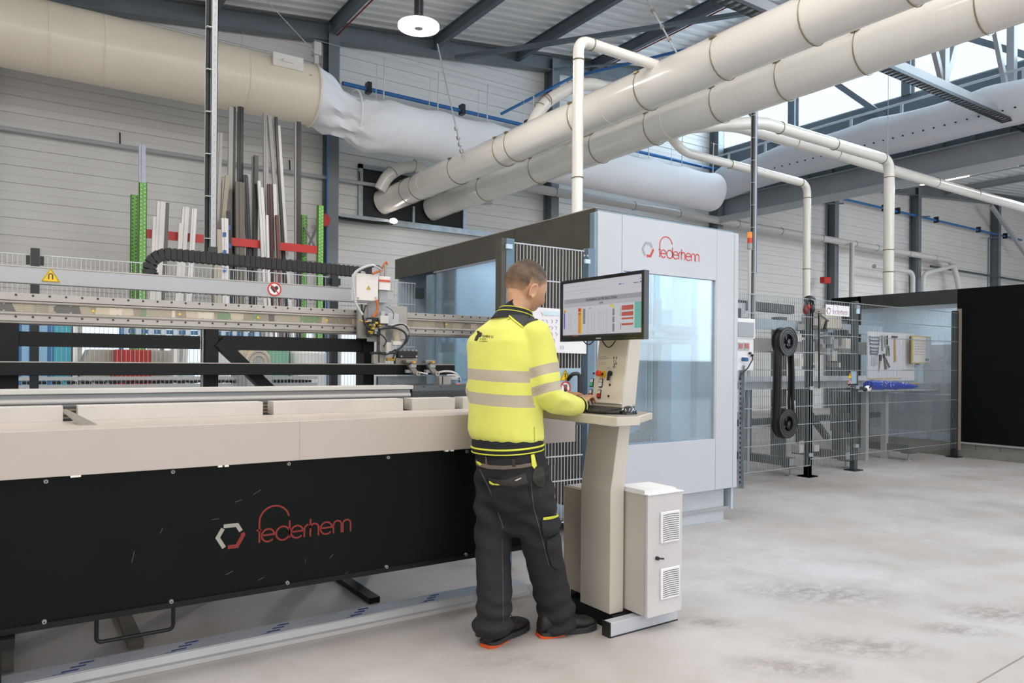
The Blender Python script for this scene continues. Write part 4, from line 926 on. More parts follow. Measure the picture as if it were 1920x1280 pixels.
# inside of the housing
def inner(X0, Y0, par, W):
    L = mat('inner_blue', '9fc0d2', .4, .2)
    IY = Y0+1.55
    MB().box((X0+.06, IY+.5, .12), (X0+W-.04, IY+.53, 2.25)).build('inner_wall', mat('inner_white', 'd3dde4', .5), par)
    TB = mat('rail_sky_blue', '62aed0', .35); DK = mat('rail_dark', '7d8287', .4)
    for px, wpx, lo, hi in ((1212, 2, GREYL, WHITEC), (1217, 2, BLUEG, L), (1222, 3, GREYL, WHITEC), (1229, 8, DK, TB), (1306, 8, DK, TB), (1332, 6, L, L)):
        q = at(px, 600, Y=Y0+.4); q2 = at(px+wpx, 600, Y=Y0+.4); MB().box((q.x, Y0+.4, .3), (q2.x, Y0+.46, 1.72)).build('guide_rail', lo, par, bevel=.002); MB().box((q.x, Y0+.4, 1.72), (q2.x, Y0+.46, 2.22)).build('guide_rail', hi, par, bevel=.002)
    q = at(1231, 600, Y=Y0+.38); MB().box((q.x, Y0+.36, .4), (q.x+.035, Y0+.4, 1.78)).build('toothed_rail', GREYP, par)
    MB().box((X0+.35, Y0+.62, 1.72), (X0+W-.1, Y0+.64, 2.24)).build('upper_screen', mat('screen_white', 'eef3f5', .4), par)
    MB().box((X0+.45, Y0+.6, .3), (X0+W-.12, Y0+.62, 1.72)).build('sliding_door', mat('inner_door', 'bfced8', .35, vary=(1.5, .06)), par)
    MB().box((X0+.08, Y0+.7, .95), (X0+.3, Y0+.95, 1.18)).build('spindle_motor', PLASB, par, bevel=.01)
    MB().box((X0+.06, Y0+.66, .86), (X0+.4, Y0+1.0, .93)).build('slide', GREYP, par); MB().cyl((X0+.1, Y0+.8, 1.2), (X0+.1, Y0+.8, 1.3), .1, n=20).build('pulley', GREYP, par)
    l = area('machine_light', (X0+W/2, Y0+.3, 2.26), (0, 0, 0), W*.7, .15, 9, (.88, .95, 1)); MB().box((X0+W*.15, Y0+.22, 2.27), (X0+W*.85, Y0+.38, 2.29)).build('light_bar', WHITEC, par)
    l = area('machine_light', (X0+W/2, Y0+1.5, 2.26), (0, 0, 0), W*.7, .3, 26, (.85, .94, 1)); MB().box((X0+W*.15, Y0+1.35, 2.27), (X0+W*.85, Y0+1.65, 2.29)).build('light_bar', WHITEC, par)
inner(XB0, YBF, hs, WB)
a0 = at(1165, 826, Y=YBF+.3); a1 = at(1195, 822, Y=YBF+.3)
chain('cable_chain', 'dark cable chain curled up at the bottom behind the glazed housing door', [at(1166, 822, Y=YBF+.28)]+[at(1188+28*math.sin(math.radians(a)), 792+29*math.cos(math.radians(a)), Y=YBF+.28) for a in range(0, 130, 9)], .12, .06, step=.03)
chain('cable_chain', 'upright cable chain arch seen through the side window behind the worker', [at(893+13*math.sin(math.radians(a)), 560-17*math.cos(math.radians(a)), X=XB0+.4) for a in range(-70, 95, 9)]+[at(906.5, 600, X=XB0+.4)], .10, .05, step=.03, side=(1, 0, 0))
hsd = MB().box((XB0+.25, YBF+1.6, 1.75), (XB0+.95, YBF+1.63, 2.2)).build('inner_panel', mat('inner_slate', '6b8494', .4), hs)  # inner panel in a darker blue-grey
q0 = at(812, 577, X=XB0+.3); q1 = at(880, 562, X=XB0+.3); MB().box((XB0+.3, q1.y, q0.z), (XB0+.5, q0.y, q1.z)).build('inner_ledge', mat('ledge_blue', '8fb6c6', .35), hs)
# ---------------- second housing at the far right (its black side faces us)
XC0 = 10.9
ht = thing('machine_housing', 'black walled machine housing with large side window at the far right', 'machine', (XC0+.8, 4.8, 0))
o0, o1 = at(1794, 700, X=XC0).y, at(1613, 700, X=XC0).y
MB().box((XC0, 2.6, .21), (XC0+.02, o0, 2.34)).build('side_board', BLACKP, ht); MB().box((XC0, o0, 2.14), (XC0+.02, o1+.05, 2.34)).build('side_board', mat('smoked_board', '3a3c3a', .4, vary=(3, .2)), ht); MB().box((XC0, o1, .21), (XC0+.02, 6.9, 2.34)).build('side_board', BLACKP, ht)
MB().box((XC0-.004, 2.6, .19), (XC0+.03, o0, .215)).build('board_edge', GREYP, ht); MB().box((XC0-.003, o0-.004, 2.1), (XC0, o0+.002, 2.34)).build('board_joint', PLASB, ht)
pl = MB().box((XC0+.03, 2.6, 0), (XC0+.06, 6.9, .2)).build('plinth', mat('plinth_concrete_grey', '7f7f79', .6, vary=(8, .08)), ht)
for y in (4.75, 4.45, 4.15, 3.85): 
    for z in (.16, .13): MB().cyl((XC0+.03, y, z), (XC0+.024, y, z), .007, n=8).build('bolt', PLASB, pl)
MB().box((XC0+.02, o0, 2.08), (XC0+.05, o1, 2.14)).build('window_head', WHITEC, ht)
MB().box((XC0+.005, o0, .21), (XC0+.011, o1, 2.14)).build('window_pane', glassmat('grey_glass', (.86, .91, .94, 1), .06, .2), ht)
MB().box((XC0+1.5, 3.9, .05), (XC0+1.53, 6.9, 2.3)).build('lining', mat('lining_pale_blue', 'bccbd5', .5), ht); MB().box((XC0+.02, 6.87, .05), (XC0+1.5, 6.9, 2.3)).build('lining', mat('lining_pale_blue', 'bccbd5', .5), ht); MB().box((XC0+.02, 2.6, 2.29), (XC0+1.53, 6.9, 2.32)).build('roof', GREYP, ht)
MB().box((XC0+.3, 5.1, .3), (XC0+1.2, 6.6, .85)).build('inner_bed', GREYP, ht, bevel=.01); MB().box((XC0+.4, 5.4, .85), (XC0+.8, 6.3, 1.0)).build('inner_slide', ALU, ht); MB().box((XC0+.7, 5.5, 1.0), (XC0+1.0, 5.8, 1.6)).build('inner_column', GREYL, ht, bevel=.01)
rk_ = random.Random(11)
for k in range(22):
    y = 5.2+rk_.random()*1.3; z = 1.0+rk_.random()*.5; s = .03+rk_.random()*.07; x = XC0+.35+rk_.random()*.3
    MB().box((x, y, z), (x+s, y+s*1.3, z+s)).build('machine_detail', rk_.choice([GREYP, GREYL, ALU, BLUEG, PLASB]), ht)
area('machine_light', (XC0+.75, 5.7, 2.26), (0, 0, 0), .8, .8, 26, (.9, .96, 1)); MB().box((XC0+.35, 5.3, 2.27), (XC0+1.15, 6.1, 2.29)).build('light_bar', WHITEC, ht)
MB().box((XC0-.03, o0-.06, .1), (XC0, o0-.01, 2.06)).build('sliding_edge', mat('edge_beige', '9b8f85', .5), ht)
# ================================================================ OPERATOR CONSOLE
CW = mat('console_white', 'c8c1b6', .42, vary=(2, .02)); FACE = mat('panel_lit_beige', 'e6ddce', .42)  # panel beige is lightened to carry the light on the upper face
cs = thing('operator_console', 'white leaning operator console column with button panel and desk tray', 'console', (2.38, 2.7, 0))
Y0c, Y1c = 2.60, 2.82
prof = [(2.335, .07), (2.335, .65), (2.387, .97), (2.402, 1.04), (2.402, 1.06), (2.452, 1.40), (2.53, 1.40), (2.49, 1.06), (2.46, .97), (2.42, .65), (2.42, .07)]
MB().prism([(x, Y0c, z) for x, z in prof], (0, Y1c-Y0c, 0)).build('column', CW, cs, bevel=.003, smooth=False)
MB().box((2.335, 2.575, .0), (2.56, 2.95, .066)).build('base_plate', BLACKS, cs)
fb = at(1149, 1196, Z=0)
ft = MB().box((2.262, 2.515, .004), (2.70, 2.565, .068)).build('foot_bar', WHITEC, cs, bevel=.002); MB().box((2.258, 2.513, .0), (2.264, 2.567, .07)).build('end_cap', PLASB, ft); MB().box((2.262, 2.512, 0), (2.70, 2.568, .006)).build('rubber_strip', PLASB, ft)
# control face (leaning plane)
A0 = Vector((2.402, Y1c-.004, 1.06)); EX = Vector((0, -1, 0)); EZ = Vector((.05, 0, .34)).normalized(); N = EX.cross(EZ)
if N.x > 0: N = -N
fw_ = Y1c-Y0c-.008
P = lambda u, v, o=0: A0+EX*u*fw_+EZ*v*.344+N*o
MB().prism([P(0, .012), P(1, .012), P(1, .99), P(0, .99)], N*.002).build('control_panel', FACE, cs)
MB().prism([P(.0, .0), P(1, .0), P(1, .02), P(0, .02)], N*.006).build('lower_lip', CREAM, cs)
def uv(px, py):
    p = at(px, py, X=2.42)
    for _ in range(6): p = at(px, py, X=2.402+.05*(p.z-1.06)/.34)
    return ((A0.y-p.y)/fw_, (p.z-1.06)/.34)
def button(px, py, r, m_, name, hgt=.008, label=None, par=None):
    u, v = uv(px, py); return MB().cyl(P(u, v, .002), P(u, v, .002+hgt), r, n=20).build(name, m_, par or cs, label=label, bevel=.001)
button(1114.5, 700, .006, PLASB, 'blank_plug', .004); button(1144.5, 721.5, .006, PLASB, 'blank_plug', .004); button(1142, 742.5, .006, PLASB, 'blank_plug', .004)
es = button(1132, 702, .019, YEL, 'emergency_stop', .003, 'yellow collar of the emergency stop')
u, v = uv(1131, 701.5); MB().cyl(P(u, v, .005), P(u, v, .025), .007, n=14).build('stem', PLASB, es); MB().cyl(P(u, v, .022), P(u, v, .04), .0145, n=20).build('mushroom_button', mat('stop_red', 'd8401f', .35), es, bevel=.002)
ks = button(1146, 700.5, .0135, PLASB, 'key_switch', .012); u, v = uv(1146, 706); MB().prism([P(u-.03, v+.03, .014), P(u+.03, v+.03, .014), P(u+.03, v-.06, .014), P(u-.03, v-.06, .014)], N*.008).build('switch_lever', PLASB, ks)
u, v = uv(1146, 690.5); MB().cyl(P(u, v, .012), P(u, v, .018), .005, n=10).build('socket', GREYL, ks)
def rocker(px, py, m_, lab):
    u, v = uv(px, py); o = MB().prism([P(u-.055, v-.062, .002), P(u+.055, v-.062, .002), P(u+.055, v+.062, .002), P(u-.055, v+.062, .002)], N*.004).build('button_frame', PLASB, cs, label=lab)
    MB().prism([P(u-.045, v-.052, .006), P(u+.045, v-.052, .006), P(u+.045, v+.0, .006), P(u-.045, v+.0, .006)], N*.006).build('button_cap', m_, o, bevel=.001)
    MB().prism([P(u-.04, v+.008, .006), P(u+.04, v+.008, .006), P(u+.04, v+.054, .006), P(u-.04, v+.054, .006)], N*.002).build('label_field', WBOARD, o)
rocker(1111, 717.5, mat('button_green', '5bc58a', .3), 'green push button'); rocker(1128, 718, WBOARD, 'white push button'); rocker(1108.5, 738, mat('button_red', 'c92a1e', .3), 'left red push button'); rocker(1124.5, 738.5, mat('button_red', 'c92a1e', .3), 'right red push button')
pw = bpy.data.objects.new('marker_writing', bpy.data.meshes.new('marker_writing'))
mk = MB(); rr = random.Random(2)
for (px, py) in ((1151, 671), (1156, 671), (1151.5, 677), (1155, 677), (1152, 683), (1155.5, 682), (1151, 688), (1154.5, 688)):
    u, v = uv(px, py)
    mk.ribbon([P(u-.012, v+.0, .0024), P(u, v+.018, .0024), P(u+.004, v-.018, .0024)], .0022, N, .0004)
    if rr.random() > .4: mk.ribbon([P(u+.014, v+.018, .0024), P(u+.03, v+.0, .0024), P(u+.012, v-.016, .0024)], .0022, N, .0004)
mk.build('marker_writing', PLASB, cs, smooth=False)
mk = MB()
for i, py in enumerate((669, 672, 675, 680, 683)):
    u0, v = uv(1124, py); 
    for k in range(6 if i != 1 else 8): mk.prism([P(u0+k*.045, v, .0022), P(u0+k*.045+.03, v, .0022), P(u0+k*.045+.03, v+(.012 if i == 1 else .006), .0022), P(u0+k*.045, v+(.012 if i == 1 else .006), .0022)], N*.0003)
mk.build('small_print', GREYP, cs, smooth=False)
u, v = uv(1138, 662); MB().prism([P(u-.02, v-.01, .002), P(u+.02, v-.01, .002), P(u, v+.012, .002)], N*.001).build('warning_sticker', YEL, cs)
# desk tray
tz = 1.02
poly = [(2.165, 2.375), (2.30, 2.375), (2.53, 2.53), (2.53, 2.97), (2.165, 2.97)]
tr = MB().prism([(x, y, tz-.006) for x, y in poly], (0, 0, .006)).build('desk_tray', mat('tray_cream', 'c6bfb2', .4), cs)
MB().prism([(x, y, tz) for x, y in [(2.19, 2.395), (2.3, 2.39), (2.515, 2.535), (2.515, 2.95), (2.19, 2.95)]], (0, 0, .0025)).build('desk_mat', mat('mat_grey', '8f8984', .6), tr)
m = MB(); m.box((2.162, 2.372, tz-.038), (2.172, 2.97, tz)); m.box((2.172, 2.372, tz-.038), (2.30, 2.38, tz)); m.prism([(2.30, 2.372, tz-.03), (2.532, 2.528, tz-.03), (2.527, 2.536, tz-.03), (2.295, 2.38, tz-.03)], (0, 0, .03)); m.build('tray_rim', mat('tray_cream', 'c6bfb2', .4), tr, bevel=.001)
MB().prism([(2.19, 2.62, tz-.04), (2.39, 2.62, tz-.04), (2.39, 2.62, tz-.07)], (0, .18, 0)).build('tray_bracket', CREAM, tr)
# keyboard, mouse
kb = thing('keyboard', 'black keyboard on the console desk under the worker\'s hands', 'keyboard', (2.29, 2.7, tz+.003))
MB().prism([(2.225, 2.52, tz+.003), (2.365, 2.52, tz+.003), (2.365, 2.52, tz+.024), (2.225, 2.52, tz+.012)], (0, .42, 0)).build('case', mat('kb_case', '2a2827', .4), kb, bevel=.003)
ks_ = MB()
for i in range(5):
    for j in range(19): 
        x = 2.24+.023*i; y = 2.535+.021*j; z = tz+.0135+.0125*(i/5); ks_.box((x, y, z), (x+.018, y+.0165, z+.006))
o = ks_.build('keys', mat('key_grey', '4a4540', .5), kb, smooth=False); o['kind'] = 'stuff'
ms = thing('mouse', 'black computer mouse at the right end of the console desk', 'mouse', (2.33, 2.46, tz+.003))
m = MB(); 
def lofted(secs, n=20, m=None, cap=True):
    m = m or MB(); b = len(m.v)
    for s in secs: m.v += [Vector(p) for p in s]
    k = len(secs[0])
    for i in range(len(secs)-1):
        for j in range(k): m.f.append([b+i*k+j, b+i*k+(j+1) % k, b+(i+1)*k+(j+1) % k, b+(i+1)*k+j]); m.m.append(0)
    if cap: m.f.append([b+j for j in range(k)][::-1]); m.m.append(0); m.f.append([b+(len(secs)-1)*k+j for j in range(k)]); m.m.append(0)
    return m
d = Vector((.93, .36, 0)).normalized(); sd = Vector((-d.y, d.x, 0)); secs = []
for i in range(11):
    s = i/10; w_ = .033*math.sin(math.pi*min(1, max(.0, s*.88+.08)))**.5+.001; hh = .038*math.sin(math.pi*(s*.8+.13))**.8; c = Vector((2.285, 2.465, tz+.004))+d*(.115*s)
    secs.append([c+sd*w_*math.cos(2*math.pi*j/16)+Vector((0, 0, max(0, math.sin(2*math.pi*j/16))*hh)) for j in range(16)])
lofted(secs).build('shell', mat('mouse_black', '1a1a1c', .22, coat=.5), ms)
MB().cyl((2.363, 2.488, tz+.04), (2.372, 2.478, tz+.04), .008, n=12).build('wheel', GREYP, ms)
MB().tube([(2.39, 2.51, tz+.01), (2.42, 2.54, tz+.006), (2.40, 2.6, tz+.006), (2.385, 2.7, tz+.006)], .003, 6).build('cord', PLASB, ms)
cb = thing('cable', 'thick black cable lying across the desk in front of the keyboard', 'cable', (2.25, 2.5, tz+.01)); MB().tube([(2.21, 2.76, tz+.012), (2.212, 2.6, tz+.012), (2.225, 2.50, tz+.012), (2.27, 2.475, tz+.012)], .008, 8).build('cord', PLASB, cb)
# monitor
XM = 2.3; ytl = at(1050, 638, X=XM).y; ytr = at(1207, 635, X=XM).y; zt2 = at(1210, 505, X=XM).z; zb2 = at(1207, 635.5, X=XM).z
mo = thing('monitor', 'wide black framed monitor showing the production planning table', 'monitor', (XM+.03, (ytl+ytr)/2, zb2))
bw = .016
m = MB(); m.box((XM, ytr, zb2), (XM+.03, ytl, zb2+bw+.008)).box((XM, ytr, zt2-bw), (XM+.03, ytl, zt2)).box((XM, ytr, zb2+bw+.008), (XM+.03, ytr+bw, zt2-bw)).box((XM, ytl-bw, zb2+bw+.008), (XM+.03, ytl, zt2-bw))
m.build('bezel', mat('monitor_black', '141719', .25, coat=.3), mo); MB().box((XM+.03, ytr+.03, zb2+.02), (XM+.06, ytl-.03, zt2-.02)).build('rear_cover', PLASB, mo, bevel=.008)
sc_ = MB().box((XM+.006, ytr+bw, zb2+bw+.008), (XM+.012, ytl-bw, zt2-bw)).build('screen', emat('screen_glow', 'dcdde4', .74), mo)
MB().bar((XM+.06, 2.7, zb2+.12), (2.46, 2.7, 1.38), .08, .04).build('stand_arm', CW, mo)
W_ = ytl-ytr-2*bw; H_ = zt2-zb2-2*bw-.008; S0 = Vector((XM+.0055, ytl-bw, zb2+bw+.008))
def scr(u0, v0, u1, v1, m_, name, o=0.0):
    return MB().box(S0+Vector((-o-.0004, -u0*W_, v0*H_)), S0+Vector((-o, -u1*W_, v1*H_))).build(name, m_, sc_)
def scrm(rects, m_, name, o=.0002):
    b = MB()
    for (u0, v0, u1, v1) in rects: b.box(S0+Vector((-o-.0004, -u0*W_, v0*H_)), S0+Vector((-o, -u1*W_, v1*H_)))
    return b.build(name, m_, sc_, smooth=False)
E_ = lambda n_, c, s=.74: emat('screen_'+n_, c, s)
scrm([(0.02, .62, 1, .70)], E_('header', 'a9a9b0'), 'title_bar'); scrm([(.02, .545, 1, .62)], E_('pale', 'c6c6cc'), 'header_row')
scrm([(.02, .46, .03, .5)], E_('redA', 'd03a28'), 'cell_red'); scrm([(.032, .455, .055, .5)], E_('yellow', 'e8d84a'), 'cell_yellow')
scrm([(.015, .15, .028, .45)], E_('violet', '4a3fd0'), 'cell_violet')
scrm([(.215, .05, .25, .44)], E_('orange', 'eea01c'), 'column_orange'); scrm([(.25, .05, .265, .52)], E_('gold', 'f0cc60'), 'column_gold'); scrm([(.215, .45, .25, .52), (.215, .4, .25, .43)], E_('redB', 'd8401c'), 'cell_red')
scrm([(.28, .22, .31, .5)], E_('grey', '8d8f98'), 'column_grey')
for r__ in ((.655, .34, .68, .46), (.655, .22, .68, .32), (.655, .06, .68, .2), (.75, .32, .755, .46), (.75, .09, .757, .2)): scrm([r__], E_('grey', '8d8f98'), 'column_grey')
scrm([(.765, .42, .9, .5), (.765, .32, .9, .39), (.765, .26, .9, .29), (.765, .16, .9, .195)], E_('brick', 'c85a4a'), 'bar_red')
b = [(.915, .0+.435-.022*k, .998, .0+.435-.022*k+.018) for k in range(-4, 16)]
scrm(b, E_('teal', '4cbfa6'), 'column_teal'); scrm([(.355, .49, .39, .51)], E_('lime', '7fd068'), 'cell_green'); scrm([(.62, .5, .66, .54), (.66, .47, .68, .5)], E_('yellow', 'e8d84a'), 'cell_yellow')
dots = []
for u in (.03, .345, .39, .425, .48, .51, .545, .58):
    for k in range(16): dots.append((u, .05+.026*k, u+.006, .057+.026*k))
for k in range(9): dots.append((.09+.0*k, .1+.04*k, .125, .104+.04*k)); 
for k in range(17): dots.append((.02, .05+.026*k-.008, .64, .0505+.026*k-.008))
scrm(dots, E_('ink', '8a8c94'), 'table_marks', .0003)
scrm([(.03+.011*k, .845+.0*k, .036+.011*k, .853) for k in range(48) if k % 7] + [(.05+.011*k, .80, .056+.011*k, .806) for k in range(30) if k % 5]+[(.03+.011*k, .93, .036+.011*k, .936) for k in range(40) if k % 6], E_('ink2', 'a9abb4'), 'toolbar_marks')
scrm([(.73, .865, .76, .885), (.77, .87, .79, .88), (.9, .86, .96, .875)], E_('blue', '5f86b0'), 'toolbar_icons'); scrm([(.975, .86, .988, .885), (.975, .92, .985, .935)], E_('ink3', '3a3a44'), 'toolbar_icons')
scrm([(0, 0, 1, .028)], E_('task', '3b4048', .4), 'task_bar'); scrm([(.14, .002, .22, .024)], E_('taskorange', 'd98a50', .5), 'task_button')
text('screen_text', 'PLANNING DE PRODUCTION', .0165, S0+Vector((-.001, -.32*W_, .636*H_)), (0, -1, 0), (0, 0, 1), E_('ink3', '3a3a44'), sc_)
text('screen_text', 'SCM', .014, S0+Vector((-.001, -.49*W_, .565*H_)), (0, -1, 0), (0, 0, 1), E_('ink3', '3a3a44'), sc_)
text('maker_name', 'SAMSUNG', .008, Vector((XM-.0006, 2.675, zb2+.008)), (0, -1, 0), (0, 0, 1), WBOARD, mo)
for k in range(6): MB().box((XM-.0005, ytr+.05+.012*k, zb2+.008), (XM, ytr+.052+.012*k, zb2+.0095)).build('button_mark', GREYP, mo)
mc = thing('monitor_cable', 'black cables sagging below the monitor', 'cable', (2.36, 2.7, zb2))
for (y0, y1, dz) in ((2.60, 2.70, .035), (2.76, 2.84, .02)):
    MB().tube([(2.36, y0+(y1-y0)*i/10, zb2+.004-dz*math.sin(math.pi*i/10)) for i in range(11)], .003, 6).build('cord', PLASB, mc)
# electrical cabinet in front
KX0, KX1, KY0, KY1, KZ0, KZ1 = 2.432, 2.655, 2.45, 2.66, .075, .645
kc = thing('electrical_cabinet', 'small white electrical cabinet with two louvred vents and a black lock on its door', 'cabinet', ((KX0+KX1)/2, 2.56, KZ0))
KM = mat('cabinet_white', 'bfbab3', .4, vary=(3, .02))
MB().box((KX0, KY0+.022, KZ0+.004), (KX1, KY1, KZ1)).build('body', KM, kc, bevel=.003)
kd = MB().box((KX0-.002, KY0, KZ0), (KX1+.004, KY0+.019, KZ1-.002)).build('door', mat('cabinet_door_white', 'c6c4c4', .4), kc, bevel=.003)
kf = lambda px, py: at(px, py, Y=KY0)
for (y0, y1, lab) in ((957, 1018, 'upper louvred vent'), (1061, 1124, 'lower louvred vent')):
    a = kf(1237, y1); b = kf(1273, y0); 
    vt = MB().box((a.x, KY0-.008, a.z-.002), (b.x, KY0, b.z+.006)).build('vent', WBOARD, kd, label=lab, bevel=.004)
    m = MB(); n_ = 13; za_, zb3 = a.z+.012, b.z-.008
    for k in range(n_):
        z = za_+(zb3-za_)*k/(n_-1); xm = (a.x+b.x)/2
        m.ribbon([(a.x+.012, KY0-.0085, z-.003), (xm-.008, KY0-.0085, z+.001), (b.x-.008, KY0-.0085, z-.001)], .0028, (0, -1, 0), .0008)
    m.build('louvre_shadows', mat('louvre_shadow', '4a4744', .6), vt, smooth=False)  # dark strips paint the shade under each louvre
q = kf(1231, 1046); lk = MB().cyl((q.x, KY0, q.z), (q.x, KY0-.012, q.z), .009, n=16).build('lock', PLASB, kd); MB().cyl((q.x+.004, KY0-.010, q.z), (q.x+.022, KY0-.028, q.z), .004, n=10).build('key', PLASB, lk)
cp = MB().prism([(KX0-.004, KY0+.02, KZ1+.004), (KX1-.03, KY0+.012, KZ1+.004), (KX1-.02, KY1-.01, KZ1+.004), (KX0+.0, KY1, KZ1+.004)], (0, 0, .016)).build('cover_board', mat('board_white', 'eae9e8', .5), None)
tag(cp, 'white ribbed board lying on top of the small electrical cabinet', 'board'); 
tag(MB().prism([(KX0-.006, KY0-.006, KZ1-.001), (KX1+.006, KY0-.006, KZ1+.0), (KX1+.008, KY1, KZ1+.0), (KX0-.006, KY1, KZ1-.001)], (0, 0, .005)).build('plastic_sheet', WBOARD), 'thin white plastic sheet under the board on the small cabinet', 'sheet')
# second cabinet left of the column, behind the worker's leg
c2 = thing('electrical_cabinet', 'narrow white electrical cabinet between the worker\'s leg and the console column', 'cabinet', (2.43, 3.0, 0))
b0 = at(1046, 905, X=2.40)
MB().box((2.40, 2.86, .09), (2.62, 3.02, b0.z)).build('body', KM, c2, bevel=.003); MB().box((2.385, 2.862, .09), (2.40, 3.018, b0.z-.004)).build('door', mat('cabinet_beige', 'b9b0a0', .45), c2, bevel=.002); MB().box((2.42, 2.88, 0), (2.6, 3.0, .09)).build('plinth', BLACKS, c2)
# ================================================================ FENCED CELL ON THE RIGHT
YQ = 4.95
fr = thing('mesh_fence', 'tall wire mesh fence with dark posts between the white and the black machine housings', 'fence', (8.5, YQ, 0))
xa, xb, xc_, xd = (at(px, 700, Y=YQ).x for px in (1387, 1521, 1607, 1795))
DW = mat('fence_wire_grey', '9da1a4', .4, .3)
POSTG = mat('fence_post_grey', '3f4648', .4, .1)
mesh_panel(fr, xa, xb, .13, 2.0, YQ, .034, [2.0, 1.8, 1.6, 1.4, 1.2, 1.0, .8, .6, .4, .13], .004, DW)
mesh_panel(fr, xb, xc_, .13, 2.0, YQ, .034, [2.0, 1.8, 1.6, 1.4, 1.2, 1.0, .8, .6, .4, .2], .004, DW)
mesh_panel(fr, xc_, xd, .13, 2.0, YQ, .034, [2.0, 1.8, 1.6, 1.2, .8, .4, .2], .0022, DW)
for x in (xb, xb+.0): fpost(fr, x, YQ, POSTG, .07)
MB().box((xb-.085, YQ+.0, .12), (xb-.055, YQ+.03, 2.0)).build('panel_edge', POSTG, fr)
fpost(fr, xc_, YQ, POSTG, .07); fpost(fr, xd, YQ, POSTM, .085)
for (x, z) in ((xb, .25), (xb, 1.0), (xc_, .3), (xc_, 1.0), (xc_, 1.96)): MB().box((x-.05, YQ-.02, z-.02), (x+.02, YQ+.005, z+.02)).build('hinge_clip', GALV, fr)
MB().box((xc_-.035, YQ-.012, 1.88), (xc_+.03, YQ+.004, 1.95)).build('blue_tag', mat('clip_blue', 'b9d3e2', .4), fr)
for (px, m_, nm) in ((1798, mat('edge_beige', '9b8f85', .5), 'edge_cover'),):
    x = at(px, 700, Y=YQ+.1).x; MB().box((x, YQ+.1, .2), (x+.05, YQ+.13, 2.0)).build(nm, m_, fr)
il = MB().box((at(1596, 700, Y=YQ-.03).x, YQ-.03, at(1600, 723, Y=YQ).z), (at(1606, 700, Y=YQ-.03).x, YQ-.02, at(1600, 696, Y=YQ).z)).build('interlock_plate', mat('plate_blue', '9ab0c0', .4, .3), fr)
MB().box((at(1590, 700, Y=YQ-.03).x, YQ-.05, at(1600, 722, Y=YQ).z), (at(1606, 700, Y=YQ-.03).x, YQ-.03, at(1600, 719, Y=YQ).z)).build('bolt_bar', PLASB, il)
q = at(1593.5, 708.5, Y=YQ-.03); warn_triangle((q.x, YQ-.03, q.z), (1, 0, 0), (0, 0, 1), .08, fr, 'bang'); q = at(1593.5, 719, Y=YQ-.03); prohibit((q.x, YQ-.03, q.z), (1, 0, 0), (0, 0, 1), .075, fr, 'hand')
# galvanised perforated post
pg = thing('perforated_post', 'galvanised perforated angle post beside the white machine housing', 'post', (at(1386, 900, Y=4.87).x, 4.87, 0))
x = at(1384.5, 900, Y=4.87).x; MB().box((x, 4.87, 0), (x+.04, 4.875, 1.25)).box((x+.036, 4.83, 0), (x+.04, 4.87, 1.25)).build('angle', GALV, pg, smooth=False)
m = MB()
for k in range(24): m.box((x+.014, 4.866, .05+.05*k), (x+.026, 4.8705, .075+.05*k))
o = m.build('slots', PLASB, pg, smooth=False); o['kind'] = 'stuff'
# electrical box
eb = thing('distribution_box', 'white distribution box with grey see-through lid and sockets beside the fence', 'electrical box', at(1400, 640, Y=4.86))
def RB(name, x0, y0, x1, y1, m_, Y, dep, par, bev=.0, label=None):
    a = at(x0, y1, Y=Y); b = at(x1, y0, Y=Y); return MB().box((a.x, Y, min(a.z, b.z)), (b.x, Y+dep, max(a.z, b.z))).build(name, m_, par, bevel=bev, label=label)
RB('back_box', 1380, 598, 1416, 634, WBOARD, 4.85, .09, eb, .004); RB('lid_window', 1384, 605, 1414, 631, mat('lid_grey', '70767c', .15), 4.84, .012, eb, .002); RB('socket_plate', 1380, 634, 1413, 694, mat('plate_white', 'dcdcde', .4), 4.86, .06, eb, .003)
for px in (1390, 1401): sw = RB('switch_cover', px-5, 642, px+5, 656, GREYL, 4.85, .012, eb, .001); RB('rocker', px-3.5, 644, px+3.5, 653, mat('rocker_red', 'a8544e', .3), 4.845, .006, sw)
for (px, py) in ((1405, 662), (1409, 666)): q = at(px, py, Y=4.855); MB().cyl(q, q+Vector((0, -.02, 0)), .012, n=12).build('knob', PLASB, eb)
q = at(1393, 673, Y=4.855); MB().cyl(q, q+Vector((-.01, -.06, -.005)), .02, n=14).build('blue_plug', mat('plug_blue', '2f6391', .35), eb)
MB().tube([at(1411, 664, Y=4.84), at(1411, 674, Y=4.82), at(1402, 690, Y=4.82), at(1389, 702, Y=4.83), at(1386, 712, Y=4.84)], .007, 8).build('cord', PLASB, eb)
RB('black_gland', 1382, 578, 1390, 597, PLASB, 4.87, .04, eb)
